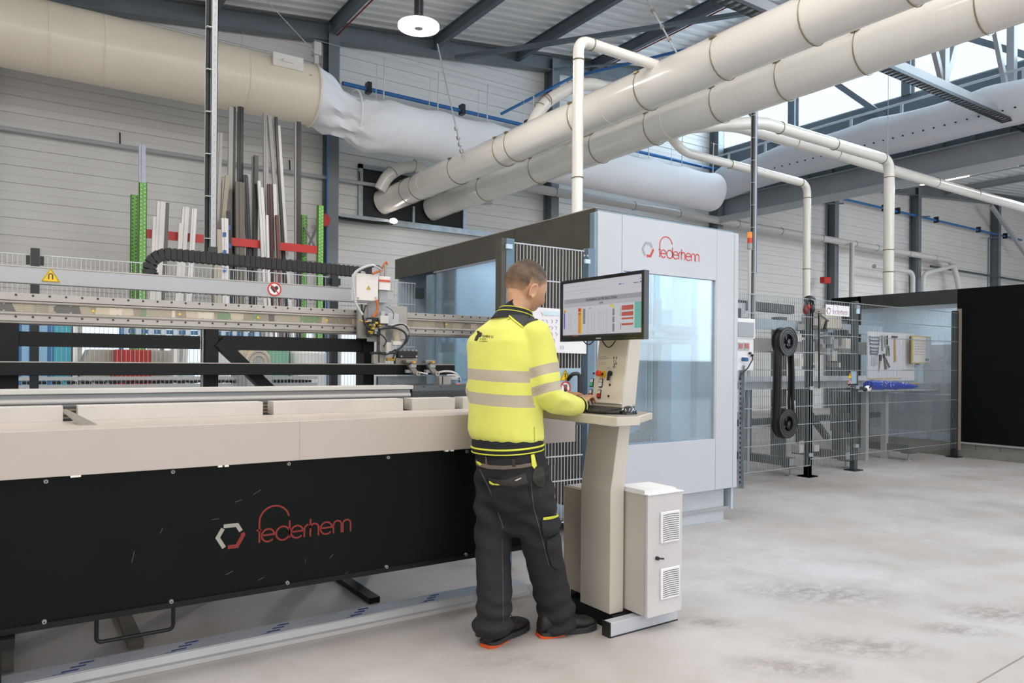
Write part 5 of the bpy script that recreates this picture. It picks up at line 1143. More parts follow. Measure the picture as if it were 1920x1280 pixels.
# hose reel pair
def spool(cx, cz, Y, r, lab, par):
    s = thing('hose_spool', lab, 'spool', (cx, Y, cz), 'black hose spools on the mesh fence')
    for dy in (-.085, .005):
        m = MB(); k = 32
        for (ri, ro) in ((r*.52, r),):
            vs = []
            for y in (Y+dy, Y+dy-.008):
                for rad in (ri, ro):
                    vs += [Vector((cx+rad*math.cos(2*math.pi*i/k), y, cz+rad*math.sin(2*math.pi*i/k))) for i in range(k)]
            fs = []
            for i in range(k):
                j = (i+1) % k
                fs += [(i, j, k+j, k+i), (2*k+i, 3*k+i, 3*k+j, 2*k+j), (k+i, k+j, 3*k+j, 3*k+i), (i, 2*k+i, 2*k+j, j)]
            m.add(vs, fs)
        m.build('flange', mat('spool_black', '232527', .3), s, smooth=False)
    m = MB(); m.tube([(cx, Y-.08, cz), (cx, Y+.0, cz)], r*.54, 28, cap=False); m.build('drum', PLASB, s)
    m = MB(); m.cyl((cx, Y-.1, cz), (cx, Y+.05, cz), r*.16, n=16); m.build('hub', mat('spool_black', '232527', .3), s)
    for a in range(5):
        a = math.radians(90+72*a); MB().bar((cx+r*.1*math.cos(a), Y-.05, cz+r*.1*math.sin(a)), (cx+r*.54*math.cos(a), Y-.05, cz+r*.54*math.sin(a)), .02, .03, up=(0, 1, 0)).build('spoke', mat('spool_black', '232527', .3), s)
    MB().tube(ring((cx, Y-.094, cz), (0, 1, 0), r-.004, n=32), .006, 6, closed=True).build('rim', mat('spool_black', '232527', .3), s)
    for q in range(2): MB().tube(ring((cx, Y-.095, cz), (0, 1, 0), r*(.62+.16*q), n=32), .002, 5, closed=True).build('groove', PLASB, s)
YS = 4.88
c1 = at(1478, 640, Y=YS-.09); c2_ = at(1478, 794, Y=YS-.09); rs = .155
spool(c1.x, c1.z, YS, rs, 'upper black spool on the mesh fence holding loops of black hose', fr); spool(c2_.x, c2_.z, YS, rs, 'lower black spool on the mesh fence inside the loops of black hose', fr)
lh = thing('hose_loops', 'loops of thick black hose stretched around two spools on the mesh fence', 'hose', (c1.x, YS-.04, c2_.z))
rr = random.Random(4)
for k in range(5):
    ro = rs*.60+.012*(k % 3)+.004; y = YS-.07+.015*k; sl = rr.uniform(-.02, .02); p = []
    for a in range(0, 181, 15): p.append((c1.x+ro*math.cos(math.radians(a)), y, c1.z+ro*math.sin(math.radians(a))))
    p.append((c1.x-ro-.01+sl, y-.01, (c1.z*.5+c2_.z*.5))); p.append((c1.x-ro-.02+sl, y-.01, (c1.z*.2+c2_.z*.8)))
    for a in range(180, 361, 15): p.append((c2_.x+(ro+.03)*math.cos(math.radians(a)), y, c2_.z+(ro+.03)*math.sin(math.radians(a))))
    p.append((c1.x+ro+.03+sl*.7, y, (c1.z*.25+c2_.z*.75))); p.append((c1.x+ro+.015-sl, y, (c1.z*.6+c2_.z*.4)))
    MB().tube(p, .014, 8, closed=True).build('loop', RUB, lh)
# ear defenders, cap, lanyard, spray gun
em = thing('ear_defenders', 'black and red ear defenders hanging on the dark fence post', 'ear defenders', at(1519, 575, Y=4.88))
for (px, py, mm_, nm) in ((1511, 581, mat('muff_red', '6e2d2a', .4), 'ear_cup'), (1523, 579, PLASB, 'ear_cup')):
    q = at(px, py, Y=4.86); MB().sph(q, (.035, .03, .05), 16).build(nm, mm_, em)
q = at(1517, 575, Y=4.83); MB().sph(q, (.016, .012, .03), 12).build('red_pad', RED, em)
MB().tube([at(1508, 577, Y=4.87), at(1510, 566, Y=4.88), at(1517, 561, Y=4.89), at(1525, 564, Y=4.88), at(1527, 574, Y=4.87)], .007, 8).build('headband', PLASB, em)
sh = thing('helmet', 'dark rounded helmet with a silver band on top of the dark fence post', 'helmet', at(1519, 560, Y=4.95)); q = at(1518, 561, Y=4.98); MB().sph(q, (.075, .06, .045), 18).build('shell', PLASB, sh); q = at(1522, 562, Y=4.92); MB().bar(q+Vector((-.05, -.02, .0)), q+Vector((.06, -.01, -.01)), .01, .02).build('band', ALUW, sh)
ly = thing('lanyard', 'long black strap hanging on the fence between two dark posts', 'strap', at(1535, 584, Y=4.9)); MB().tube([at(1535, 583, Y=4.92), at(1535.5, 650, Y=4.92), at(1536, 728, Y=4.92)], .009, 8).build('strap', RUB, ly)
sg = thing('spray_gun', 'silver air blow gun with black grip hanging on the fence under the white name plate', 'spray gun', at(1547, 600, Y=4.88))
MB().cyl(at(1538, 589, Y=4.88), at(1554, 601, Y=4.88), .02, .012, 12).build('barrel', ALUW, sg); MB().cyl(at(1543, 596, Y=4.88), at(1539, 611, Y=4.88), .007, n=8).build('lever', ALU, sg); MB().cyl(at(1550, 601, Y=4.88), at(1546, 616, Y=4.88), .014, .018, 12).build('grip', RUB, sg)
q = at(1552, 590, Y=4.88); MB().cyl(at(1530, 586, Y=4.9), at(1545, 586, Y=4.9), .006, n=8).build('hook', ALU, sg)
np_ = thing('name_plate', 'white name plate with the maker\'s logo wired to the mesh fence', 'sign', at(1570, 581, Y=4.93))
a = at(1549, 594, Y=4.92); b = at(1593, 571, Y=4.92); MB().box((a.x, 4.92, a.z+.02), (b.x, 4.93, b.z-.02)).build('plate', WBOARD, np_, bevel=.002)
q = at(1562, 588.5, Y=4.919); e = at(1590, 590, Y=4.919); company_mark((q.x, 4.919, q.z), (1, 0, 0), (0, 0, 1), (e.x-q.x)/6.9, mat('logo_violet', 'b69bb2', .5), mat('logo_plum', '6d5668', .5), np_)
sgl = thing('safety_goggles', 'white and black safety goggles hooked on the fence post by the tool board', 'goggles', at(1626, 728, Y=4.9))
MB().sph(at(1627, 728, Y=4.88), (.06, .03, .035), 16).build('shell', WBOARD, sgl); MB().sph(at(1622, 730, Y=4.86), (.04, .02, .026), 14).build('lens', PLASB, sgl); MB().sph(at(1631, 726, Y=4.85), (.013, .01, .016), 10).build('lens_slot', PLASB, sgl)
# tool board with tools
YT = 5.5
tb = thing('tool_board', 'white tool board on a stand behind the mesh fence holding hand tools', 'board', at(1680, 660, Y=YT))
RB('board', 1627, 626, 1716, 714, mat('board_cool', 'e1e3ea', .5), YT, .02, tb, .002)
RB('strip', 1629, 708, 1690, 711, mat('strip_yellow', 'd9c69a', .5), YT-.005, .006, tb)
wrm = mat('wrench_steel', '7b8794', .35, .6)
for i, (py, l) in enumerate(((632, 1), (638, .95), (644.5, .9), (652, .8), (658, .75), (663, .65))):
    w_ = thing('wrench', ('longest open-ended wrench at the top of the row on the tool board', 'second open-ended wrench from the top on the tool board', 'third open-ended wrench from the top on the tool board', 'fourth open-ended wrench from the top on the tool board', 'fifth open-ended wrench from the top on the tool board', 'shortest open-ended wrench at the bottom of the row on the tool board')[i], 'wrench', at(1640, py, Y=YT-.01), 'wrenches on the tool board')
    x0 = 1631.5+(1-l)*6; x1 = x0+17*l; a = at(x0, py, Y=YT-.012); b = at(x1, py+.6, Y=YT-.012)
    m = MB(); m.bar(a, b, .008, .014, up=(0, 0, 1)); d = (b-a).normalized()
    for p, s in ((a, -1), (b, 1)):
        m.bar(p+Vector((0, 0, .008)), p+d*s*.018+Vector((0, 0, .015)), .008, .01); m.bar(p-Vector((0, 0, .008)), p+d*s*.018-Vector((0, 0, .012)), .008, .01)
    m.build('wrench_body', wrm, w_)
def tool(name, lab, cat, parts):
    t = thing(name, lab, cat, at(parts[0][1][0], parts[0][1][1], Y=YT-.012))
    for (pn, p0, p1, r0, r1, m_) in parts: MB().cyl(at(p0[0], p0[1], Y=YT-.014), at(p1[0], p1[1], Y=YT-.014), r0, r1, 10).build(pn, m_, t)
wd = mat('handle_wood', 'c49a5c', .5); LG = mat('tool_grey', '8b8b86', .35, .5); GY = mat('tool_olive', '6a6a58', .5)
tool('hammer', 'claw hammer with a wooden handle hanging on the tool board', 'hammer', [('handle', (1678, 634), (1678.5, 678), .011, .014, wd), ('head', (1673, 631), (1682, 631.5), .012, .012, PLASB)])
tool('file_tool', 'slim grey file left of the black handled screwdriver on the tool board', 'file', [('blade', (1654, 629), (1654.5, 658), .011, .008, LG)])
tool('chisel', 'narrow olive chisel on the tool board', 'chisel', [('blade', (1659.5, 630), (1660, 652), .008, .006, GY)])
tool('screwdriver', 'black handled screwdriver upright on the tool board', 'screwdriver', [('handle', (1664, 629), (1664, 646), .010, .009, PLASB), ('shaft', (1664, 646), (1664, 650), .004, .004, LG)])
tool('pliers', 'grey pliers below the black handled screwdriver on the tool board', 'pliers', [('jaw', (1665, 648), (1665, 652), .02, .016, LG), ('arm', (1663, 652), (1662.5, 667), .008, .009, GY), ('arm', (1667, 652), (1667.5, 667), .008, .009, GY)])
tool('knife', 'black handled knife pointing down on the tool board', 'knife', [('handle', (1651, 665), (1650, 676), .022, .018, PLASB), ('blade', (1650, 676), (1648, 697), .014, .003, LG)])
tool('shears', 'open grey shears with black grip at the foot of the tool board', 'shears', [('grip', (1657, 663), (1658, 671), .014, .014, PLASB), ('arm', (1659, 671), (1661, 692), .014, .016, GY), ('arm', (1660, 671), (1668, 688), .012, .012, LG)])
tool('hex_keys', 'small set of thin hex keys at lower left of the tool board', 'hex keys', [('key', (1635, 668), (1634, 686), .003, .003, LG), ('key', (1638, 668), (1637.5, 687), .003, .003, LG), ('key', (1641, 668), (1640.5, 686), .003, .003, LG), ('key', (1645, 667), (1644.5, 684), .003, .003, LG)])
pf = thing('framed_sheet', 'paper sheet in a yellow frame hanging right of the hammer', 'sheet', at(1727, 655, Y=YT-.06)); RB('frame', 1709, 631, 1746, 681, mat('frame_yellow', 'd3bd55', .5), YT-.08, .012, pf); RB('sheet', 1712, 633, 1744.5, 679, mat('paper_warm', 'e6e0da', .6), YT-.084, .004, pf); RB('blue_stamp', 1735, 672, 1742, 676, mat('stamp_blue', '2e4a86', .5), YT-.086, .002, pf)
for k in range(6): RB('text_line', 1716, 639+5*k, 1740-(k % 3)*4, 639.6+5*k, mat('line_grey', 'bdb9b8', .6), YT-.086, .002, pf)
RB('edge_clip', 1707, 630, 1711, 682, mat('clip_dark', '5a5036', .5), YT-.075, .02, pf)
np2 = thing('paper_sheet', 'small printed paper at the lower right corner of the tool board', 'paper', at(1703, 700, Y=YT)); RB('sheet', 1692, 693, 1714, 708, mat('paper', 'e2e0e4', .7), YT-.006, .005, np2); RB('printed_line', 1692, 693, 1713, 694, GREYP, YT-.008, .002, np2)
# table and blue bag
wt = thing('side_table', 'grey table behind the mesh fence under the tool board', 'table', at(1680, 735, Y=YT-.2)); zt3 = at(1680, 731, Y=YT-.2).z
RB('table_top', 1610, 731, 1760, 735, GREYL, YT-.25, .5, wt)
for px in (1627, 1664, 1750): x = at(px, 735, Y=YT-.1).x; MB().box((x-.04, YT-.1, 0), (x+.03, YT-.03, zt3-.02)).build('leg', GREYP, wt)
bg = thing('plastic_bag', 'bright blue plastic bag with white print lying under the tool board', 'bag', at(1670, 722, Y=YT-.2))
secs = []
for i in range(15):
    s = i/14; px = 1628+90*s; q = at(px, 721+3*s, Y=YT-.24); hh = (.085*(1-s)**.35*.9+.012)*(1 if i else .75); dd = .07*(1-.6*s)
    secs.append([q+Vector((0, dd*math.cos(2*math.pi*j/12), hh*math.sin(2*math.pi*j/12)*(.75+.25*noise.noise(Vector((i*.7, j, 0)))))) for j in range(12)])
lofted(secs).build('bag_body', mat('bag_blue', '1c3fb4', .3), bg)
m = MB(); rr = random.Random(8)
for k in range(20):
    px = rr.uniform(1650, 1700); py = rr.uniform(716, 725); q = at(px, py, Y=YT-.315); m.prism([q, q+Vector((rr.uniform(.01, .03), 0, rr.uniform(-.02, .02))), q+Vector((rr.uniform(-.01, .02), 0, rr.uniform(.01, .02)))], (0, .002, 0))
m.build('white_print', WBOARD, bg, smooth=False)
tool('wooden_stick', 'short wooden stick on the right end of the blue bag', 'stick', [('stick', (1703, 718.5), (1721, 719), .012, .010, wd)])
# second profile table inside the cell
ct = thing('receiving_table', 'grey receiving machine frame with cross feet inside the fenced cell', 'machine', (8.5, 5.5, 0))
DG = mat('frame_dark_grey', '565a5a', .45)
for x in (7.32, 8.43, 9.9):
    MB().box((x-.05, 5.1, .11), (x+.05, 5.85, .205)).build('cross_foot', DG, ct, bevel=.002); MB().box((x-.05, 5.098, .115), (x+.05, 5.1, .2)).build('end_cover', GREYL if x < 9 else DG, ct)
    MB().cyl((x, 5.13, 0), (x, 5.13, .1), .01, n=10).build('levelling_screw', GALV, ct); MB().box((x-.07, 5.06, .095), (x+.07, 5.2, .11)).build('foot_plate', DG, ct); MB().cyl((x, 5.13, 0), (x, 5.13, .015), .05, n=16).build('foot_pad', GALV, ct)
    MB().box((x-.05, 5.7, .2), (x+.05, 5.8, .98)).build('post', DG, ct)
MB().box((4.95, 5.25, .99), (9.0, 5.75, 1.07)).build('bed_beam', mat('bed_grey', '9aa0a5', .4, .2), ct); MB().box((4.95, 5.2, 1.07), (9.0, 5.3, 1.13)).build('bed_top', WHITEC, ct)
MB().box((4.95, 6.0, 1.72), (10.8, 6.06, 1.85)).build('upper_beam', mat('beam_pale_blue', 'a9b8c4', .4), ct); MB().box((4.95, 5.95, 1.42), (10.8, 6.05, 1.60)).build('axis_beam', ALUW, ct); MB().box((4.95, 5.9, .5), (10.8, 5.96, .58)).build('lower_beam', DG, ct)
for x in (7.4, 8.5, 9.9): MB().box((x-.08, 6.07, 0), (x+.08, 6.2, 1.9)).build('rear_post', DG, ct)
MB().bar((8.5, 6.0, 1.0), (9.4, 6.0, .25), .06, .08, up=(0, 1, 0)).build('brace', DG, ct)
for (a, b_) in ((5.6, 6.05), (6.5, 6.7)): MB().box((a, 5.8, .25), (b_, 5.9, .95)).build('panel', mat('panel_beige_grey', 'b3aea4', .5), ct)
rr = random.Random(21)
for k in range(34):
    x = 8.5+rr.random()*1.0; z = 1.2+rr.random()*.62; s = .03+rr.random()*.09; MB().box((x, 5.75+rr.random()*.15, z), (x+s, 5.95, z+s*1.2)).build('head_detail', rr.choice([GREYL, GREYP, ALU, WHITE, CREAM, PLASB, GREYP]), ct)
MB().box((8.9, 5.7, 1.75), (9.25, 5.9, 2.02)).build('head_box', mat('box_cream', 'd0c8b8', .4), ct, bevel=.01)
for (a, b_) in ((7.0, 7.6), (5.3, 5.9)): MB().box((a, 5.98, 1.9), (b_, 6.0, 2.03)).build('white_plate', WHITEC, ct)
chain('cable_chain', 'dark cable chain running above the grey beam inside the fenced cell', [(5.0, 6.05, 2.04), (6.8, 6.05, 2.02), (8.6, 6.05, 2.0)], .08, .12, step=.05, m_=mat('chain_grey', '4b4c4e', .6))
rr = random.Random(31)
for k, (x, z) in enumerate(((7.75, .3), (7.9, .3), (8.05, .3))):
    tag(MB().box((x, 5.3, .21), (x+.1, 5.42, .21+(.1, .13, .08)[k])).build('small_box', (WHITE, CREAM, WHITE)[k], bevel=.004), ('small white box on the foot frame inside the fence, leftmost of three', 'taller cream box on the foot frame inside the fence', 'low white box on the foot frame inside the fence, rightmost of three')[k], 'box')
# signal tower and wall box
sl = thing('signal_light', 'amber and red signal light on a thin pole beside the white housing', 'signal light', at(1405, 545, Y=5.6))
q = at(1405, 560, Y=5.6); z = lambda py: at(1405, py, Y=5.6).z
MB().cyl((q.x, 5.6, 0), (q.x, 5.6, z(466)), .02, n=10).build('pole', WHITEC, sl); MB().cyl((q.x, 5.6, z(467)), (q.x, 5.6, z(456)), .03, n=14).build('base', GREYP, sl); MB().cyl((q.x, 5.6, z(456)), (q.x, 5.6, z(446)), .028, n=14).build('red_lens', mat('lens_red', 'd0421c', .3), sl); MB().cyl((q.x, 5.6, z(446)), (q.x, 5.6, z(435)), .028, n=14).build('amber_lens', emat('lens_amber', 'ff9a30', 1.0), sl)
rbx = thing('alarm_box', 'red alarm box on the back wall beside the wall column', 'alarm box', at(1552, 525, Y=12.6)); RB('body', 1546, 520, 1558, 530, RED, 12.5, .15, rbx, .01)
# strip lights in the right bay
for (px, py, lab) in ((1800, 331, 'bright strip lamp under the right bay roof'),):
    q = at(px, py, T=19.1); sl = thing('strip_lamp', lab, 'lamp', q); MB().box((q.x-.12, q.y-1.3, q.z), (q.x+.12, q.y+1.6, q.z+.06)).build('lamp_body', WHITE, sl); MB().box((q.x-.05, q.y-.2, q.z-.03), (q.x+.05, q.y+1.0, q.z)).build('tube', emat('lamp_disc', 'fff8ee', 9), sl)
    MB().box((q.x-.16, -6, q.z+.07), (q.x+.2, 12, q.z+.1)).build('carrier_rail', GREYL, sl)
for (x, y) in ((17.0, 1), (19.0, 1), (21.3, 1), (24, 1), (27, 1)): m = MB(); ibeam(m, (x, -12, roofz2(x)-.13), (x, YW-.1, roofz2(x)-.13), .1, .2); trim(m, GREYP, smooth=False)
q0 = at(1858, 385, Y=12.4); q1 = at(1925, 480, Y=12.4); trim(MB().bar(q0, q1, .1, .12), GREYL)
# ================================================================ STORAGE RACK AND THINGS BEHIND THE LONG MACHINE
YK1 = 10.5
rk = thing('storage_rack', 'green perforated storage rack with red beams against the left wall', 'rack', (2.6, YK1, 0))
def upright(px, top, Y, w=.09, lab=None):
    x = at(px, 400, Y=Y).x; zt = at(px, top, Y=Y).z
    m = MB(); m.box((x-w/2, Y, 0), (x+w/2, Y+.006, zt)).box((x-w/2, Y, 0), (x-w/2+.006, Y+.07, zt)).box((x+w/2-.006, Y, 0), (x+w/2, Y+.07, zt))
    u = m.build('upright', GREEN, rk, smooth=False); h_ = MB(); z = .1; k = 0
    while z < zt-.03:
        for s in (-1, 1): xx = x+s*w*.24; zz = z+(.02 if s > 0 else 0); h_.prism([(xx, Y-.001, zz-.012), (xx+.01, Y-.001, zz), (xx, Y-.001, zz+.012), (xx-.01, Y-.001, zz)], (0, .002, 0))
        z += .05; k += 1
    o = h_.build('slot_holes', mat('slot_pale', 'c3d6ba', .6) if Y < 10.8 else mat('slot_darkg', '2c3a26', .7), u, smooth=False); o['kind'] = 'stuff'
    return x, zt
x1, z1 = upright(268, 342, YK1); x2, z2 = upright(252, 365, YK1+.9); x3, z3 = upright(602, 385, YK1); x4, z4 = upright(571, 403, YK1+.9)
for (py0, py1) in ((430, 446),):
    a = at(275, py0, Y=YK1+.05); b = at(275, py1, Y=YK1+.05); MB().box((x1, YK1+.02, b.z), (x3, YK1+.06, a.z)).build('beam', RED, rk)
MB().bar((x4, YK1+.9, at(571, 480, Y=YK1+.9).z), (x3, YK1+.05, at(602, 412, Y=YK1+.05).z), .03, .02).build('brace', GREYP, rk); MB().bar((x4, YK1+.9, at(571, 425, Y=YK1+.9).z), (x3, YK1+.05, at(600, 480, Y=YK1+.05).z), .03, .02).build('brace', GREYP, rk)
PR = [  # top px, top py, foot px at y 560, width px, material, label
 (267, 271, 267, 10, mat('pr_lav', 'b9bccb', .4), 'grey lavender profile standing inside the front left green upright', 10.62),
 (303, 378, 292, 13, mat('pr_white', 'dcd9d6', .4), 'wide white profile at the left end of the rack', 10.45),
 (314, 380, 306, 6, mat('pr_olive', '6b6962', .5), 'dark grey profile right beside the wide white one at the left end', 10.5),
 (290, 406, 282, 5, mat('pr_white', 'dcd9d6', .4), 'narrow white profile at the far left of the rack', 10.45),
 (349, 388, 334, 11, mat('pr_white', 'dcd9d6', .4), 'wide white leaning profile between the red beam ends', 10.45),
 (365, 391, 352, 8, mat('pr_white2', 'e4e2e2', .4), 'white profile with a blue mark left of the tall white pole', 10.42),
 (340, 418, 331, 7, mat('pr_white', 'dcd9d6', .4), 'short white profile in front of the wide leaning one', 10.40),
 (413, 249, 401, 8, mat('pr_grey', 'b3aeaa', .5), 'pale grey leaning profile just right of the tall white pole', 10.6),
 (427, 328, 402, 7, BEIGE, 'beige profile leaning sharply to the left', 10.55),
 (414, 330, 409, 6, mat('pr_beige2', 'b8b0a0', .5), 'thin beige profile behind the leaning ones near the pole', 10.7),
 (434, 200, 428, 7, mat('pr_grey', 'b3aeaa', .5), 'very tall pale grey profile beside two very tall black ones', 10.75),
 (439, 200, 438, 5, PLASB, 'very tall thin black profile reaching the cream supply duct', 10.8),
 (452, 200, 449, 9, mat('pr_black', '22262a', .4), 'very tall wide black profile reaching the cream supply duct', 10.85),
 (450, 341, 453, 15, mat('pr_taupe', '6f685f', .5), 'wide taupe profile in the middle of the rack', 10.55),
 (461, 328, 474, 8, mat('pr_navy', '25262f', .4), 'navy black profile leaning behind the wide taupe one', 10.6),
 (466, 327, 478, 4, mat('pr_white', 'dcd9d6', .4), 'thin white profile beside the navy black one', 10.65),
 (476, 292, 478, 5, mat('pr_grey', 'b3aeaa', .5), 'grey profile next to the mid height black one', 10.62),
 (481, 291, 478, 7, PLASB, 'mid height black profile right of the navy one', 10.55),
 (486, 339, 500, 5, mat('pr_white', 'dcd9d6', .4), 'first of the narrow white profiles in the right half', 10.45),
 (491, 351, 508, 5, mat('pr_white2', 'e4e2e2', .4), 'second of the narrow white profiles in the right half', 10.44),
 (499, 212, 500, 8, mat('pr_grey2', 'a9a9a9', .4), 'very tall straight grey profile in the right half', 10.8),
 (507, 345, 511, 9, WINEM, 'wine red profile in the right half of the rack', 10.5),
 (515, 345, 524, 6, mat('pr_white', 'dcd9d6', .4), 'white profile right beside the wine red one', 10.48),
 (506, 216, 535, 6, mat('pr_grey', 'b3aeaa', .5), 'very tall pale profile leaning from upper left to lower right', 10.75),
 (518, 219, 540, 4, PLASB, 'very tall thin black profile leaning to the lower right', 10.7),
 (523, 235, 547, 5, mat('pr_white', 'dcd9d6', .4), 'very tall thin white profile at the right of the leaning black one', 10.7),
 (520, 403, 528, 5, mat('pr_brown', '6c443c', .5), 'short brown profile in front of the white ones', 10.42),
 (501, 403, 507, 4, mat('pr_white2', 'e4e2e2', .4), 'short thin white profile in front of the tall grey one', 10.41),
 (561, 228, 561, 7, mat('pr_dark', '3d3534', .4), 'tall dark brown profile standing alone at the right', 10.9),
 (555, 228, 556, 4, mat('pr_grey2', 'a9a9a9', .4), 'tall thin grey profile beside the lone dark brown one', 10.92),
 (422, 409, 424, 11, mat('pr_white2', 'e4e2e2', .4), 'short white profile with blue tape marks near the pole', 10.38),
 (409, 430, 410, 12, mat('pr_beige2', 'b8b0a0', .5), 'short wide beige profile in front of the leaning grey one', 10.37),
 (429, 395, 437, 6, PLASB, 'short black profile right of the one with blue tape', 10.4)]
for (tx, ty, fx, w_, m_, lab, Y) in PR:
    a = at(tx, ty, Y=Y); s = (fx-tx)/(560-ty); bx = tx+s*(752-ty); b = at(bx, 752, Y=Y); wd_ = w_*at(tx, ty, Y=Y).length/1376*.95
    b = Vector((b.x, Y-.0, 0.0)); o = MB().bar(b, a, .035, wd_, up=(1, 0, 0)); 
    m = MB(); d = (a-b).normalized(); sx_ = Vector((1, 0, 0)); m.prism([b-sx_*wd_/2, b+sx_*wd_/2, b+sx_*wd_/2+Vector((0, .05, 0)), b-sx_*wd_/2+Vector((0, .05, 0))], a-b)
    if w_ > 7: m.prism([b-sx_*wd_*.12+Vector((0, -.012, 0)), b+sx_*wd_*.2+Vector((0, -.012, 0)), b+sx_*wd_*.2, b-sx_*wd_*.12], a-b)
    o = m.build('window_profile', m_, smooth=False); tag(o, lab, 'profile', 'long window profiles standing in the rack')
    if 'blue tape' in lab:
        for k in range(3): q = b.lerp(a, .93-.075*k); MB().box((q.x-.03, q.y-.016, q.z-.03), (q.x+.01, q.y-.011, q.z+.03)).build('blue_tape', mat('tape_blue', '3a63a8', .5), o)
# lockers, machines, drums seen between the black rails
lk = thing('locker', 'blue and teal metal lockers behind the black rails at far left', 'locker', at(80, 650, Y=9.0))
def LB(name, x0, x1, z0, z1, m_, Y, d, par, bev=0): a = at(x0, 660, Y=Y).x; b = at(x1, 660, Y=Y).x; return MB().box((a, Y, z0), (b, Y+d, z1)).build(name, m_, par, bevel=bev)
LB('body', 30, 134, 0, 1.85, mat('locker_blue', '3a78ac', .4), 9.02, .45, lk)
LB('door', 41, 54, .1, 1.8, mat('locker_pale', '86b4d6', .4), 9.0, .02, lk); LB('door', 70, 88, .1, 1.8, mat('locker_pale', '86b4d6', .4), 9.0, .02, lk); LB('door', 101, 132, .05, 1.83, mat('locker_teal', '3ba0b4', .4), 9.0, .02, lk)
pz = thing('white_partition', 'white partition post right of the teal locker', 'partition', at(140, 650, Y=9.0)); LB('panel', 136.5, 145, 0, 1.9, WBOARD, 9.0, .4, pz)
gm = thing('workshop_machine', 'low grey hooded workshop machine behind the rails', 'machine', at(230, 670, Y=8.6))
a = at(155, 670, Y=8.6).x; b = at(325, 670, Y=8.6).x; MB().prism([(a, 8.6, .9), (a, 8.6, 1.22), (a+.06, 8.6, 1.36), (b, 8.6, 1.36), (b+.05, 8.6, .9)], (0, .6, 0)).build('hood', mat('hood_grey', 'a3a196', .5), gm); LB('base', 165, 320, 0, .9, GREYL, 8.65, .5, gm)
rd = thing('red_bin', 'red container in front of the grey hooded machine', 'container', at(250, 667, Y=8.3)); LB('bin', 216, 284, .98, 1.36, mat('bin_red', 'a52a24', .45), 8.3, .3, rd, .01); LB('lip', 213, 219, .98, 1.2, mat('bin_brown', '7a3526', .5), 8.28, .3, rd)
LB('stand', 233, 241, 0, .98, mat('post_darkred', '7d1c18', .45), 8.3, .06, rd); LB('stand', 224, 232, 0, 1.66, mat('locker_blue', '3a78ac', .4), 8.32, .06, rd)
bt = thing('blue_toothed_rail', 'blue shelf rail with hanging hooks behind the upper black rail', 'rail', at(300, 620, Y=8.5)); q = at(230, 622, Y=8.5); e = at(490, 632, Y=8.5)
MB().box((q.x, 8.5, at(300, 626, Y=8.5).z), (e.x, 8.53, at(300, 618, Y=8.5).z)).build('rail', mat('rail_blue', '3d6e96', .4), bt); x = q.x; m = MB()
while x < e.x: m.box((x, 8.48, at(300, 628, Y=8.5).z), (x+.05, 8.5, at(300, 616, Y=8.5).z)); x += .12
o = m.build('hooks', mat('hook_pale', 'c3d3e0', .5), bt, smooth=False); o['kind'] = 'stuff'; LB('leg', 228, 232, 0, 1.6, mat('rail_blue', '3d6e96', .4), 8.53, .04, bt); LB('leg', 486, 490, 0, 1.6, mat('rail_blue', '3d6e96', .4), 8.53, .04, bt)
mo2 = thing('electric_motor', 'beige electric motor with round fan grille behind the black brace', 'motor', at(475, 675, Y=7.2)); a = at(460, 677, Y=7.5); c = at(485, 677, Y=7.1)
MB().cyl(a, c, .12, n=24).build('housing', mat('motor_beige', 'cbbfa5', .45), mo2, bevel=.01); d = (c-a).normalized(); MB().tube(ring(c+d*.005, d, .09), .006, 6, closed=True).build('grille_ring', GREYP, mo2); MB().tube(ring(c+d*.005, d, .05), .006, 6, closed=True).build('grille_ring', GREYP, mo2); MB().cyl(c, c+d*.01, .03, n=12).build('grille_centre', GREYP, mo2)
MB().box((a.x-.1, 7.0, 0), (c.x+.1, 7.6, a.z-.11)).build('pedestal', GREYP, mo2)
dm = thing('green_drum', 'mint green drum right of the beige electric motor', 'drum', at(518, 700, Y=7.8)); q = at(518, 700, Y=7.8); MB().cyl((q.x, 7.8, 0), (q.x, 7.8, at(518, 655, Y=7.8).z), .13, n=24).build('drum', mat('drum_mint', '7fb89c', .4), dm)
dm = thing('white_tank', 'white plastic tank right of the green drum', 'tank', at(578, 700, Y=7.8)); q = at(578, 700, Y=7.8); MB().cyl((q.x, 7.8, 0), (q.x, 7.8, at(578, 657, Y=7.8).z), .19, n=24).build('tank', WBOARD, dm, bevel=.03)
cv = thing('roller_conveyor', 'low roller conveyor with dark rollers behind the long machine', 'conveyor', at(200, 715, Y=7.4)); z_a = at(200, 706, Y=7.4).z; z_b = at(200, 727, Y=7.4).z
MB().box((-4, 7.4, z_b-.02), (2.6, 7.44, z_b+.03)).build('side_rail', GREYL, cv); MB().box((-4, 7.4, z_a-.03), (2.6, 7.44, z_a)).build('side_rail', GREYL, cv); x = -3.9; k = 0
while x < 2.5:
    MB().box((x, 7.42, z_b+.035), (x+.07, 7.9, z_a-.04)).build('roller', PLASB, cv, bevel=.004); x += .11; k += 1
for x in (-2.5, 0, 2.3): MB().box((x, 7.45, 0), (x+.06, 7.5, z_b)).build('leg', GREYL, cv)
for (px0, px1, y0, m_, lab, Y) in ((326, 333, 1.5, WBOARD, 'thin white stand between the red container and the motor', 8.2), (345, 366, 1.2, mat('glassy_blue', 'a9ccd4', .3), 'pale blue plastic crate behind the second black post', 8.0), (410, 430, 1.5, WBOARD, 'white box shape right of the second black post', 8.9)):
    o = thing('storage_box', lab, 'box', at((px0+px1)/2, 680, Y=Y)); LB('box', px0, px1, 0, y0, m_, Y, .2, o, .005)
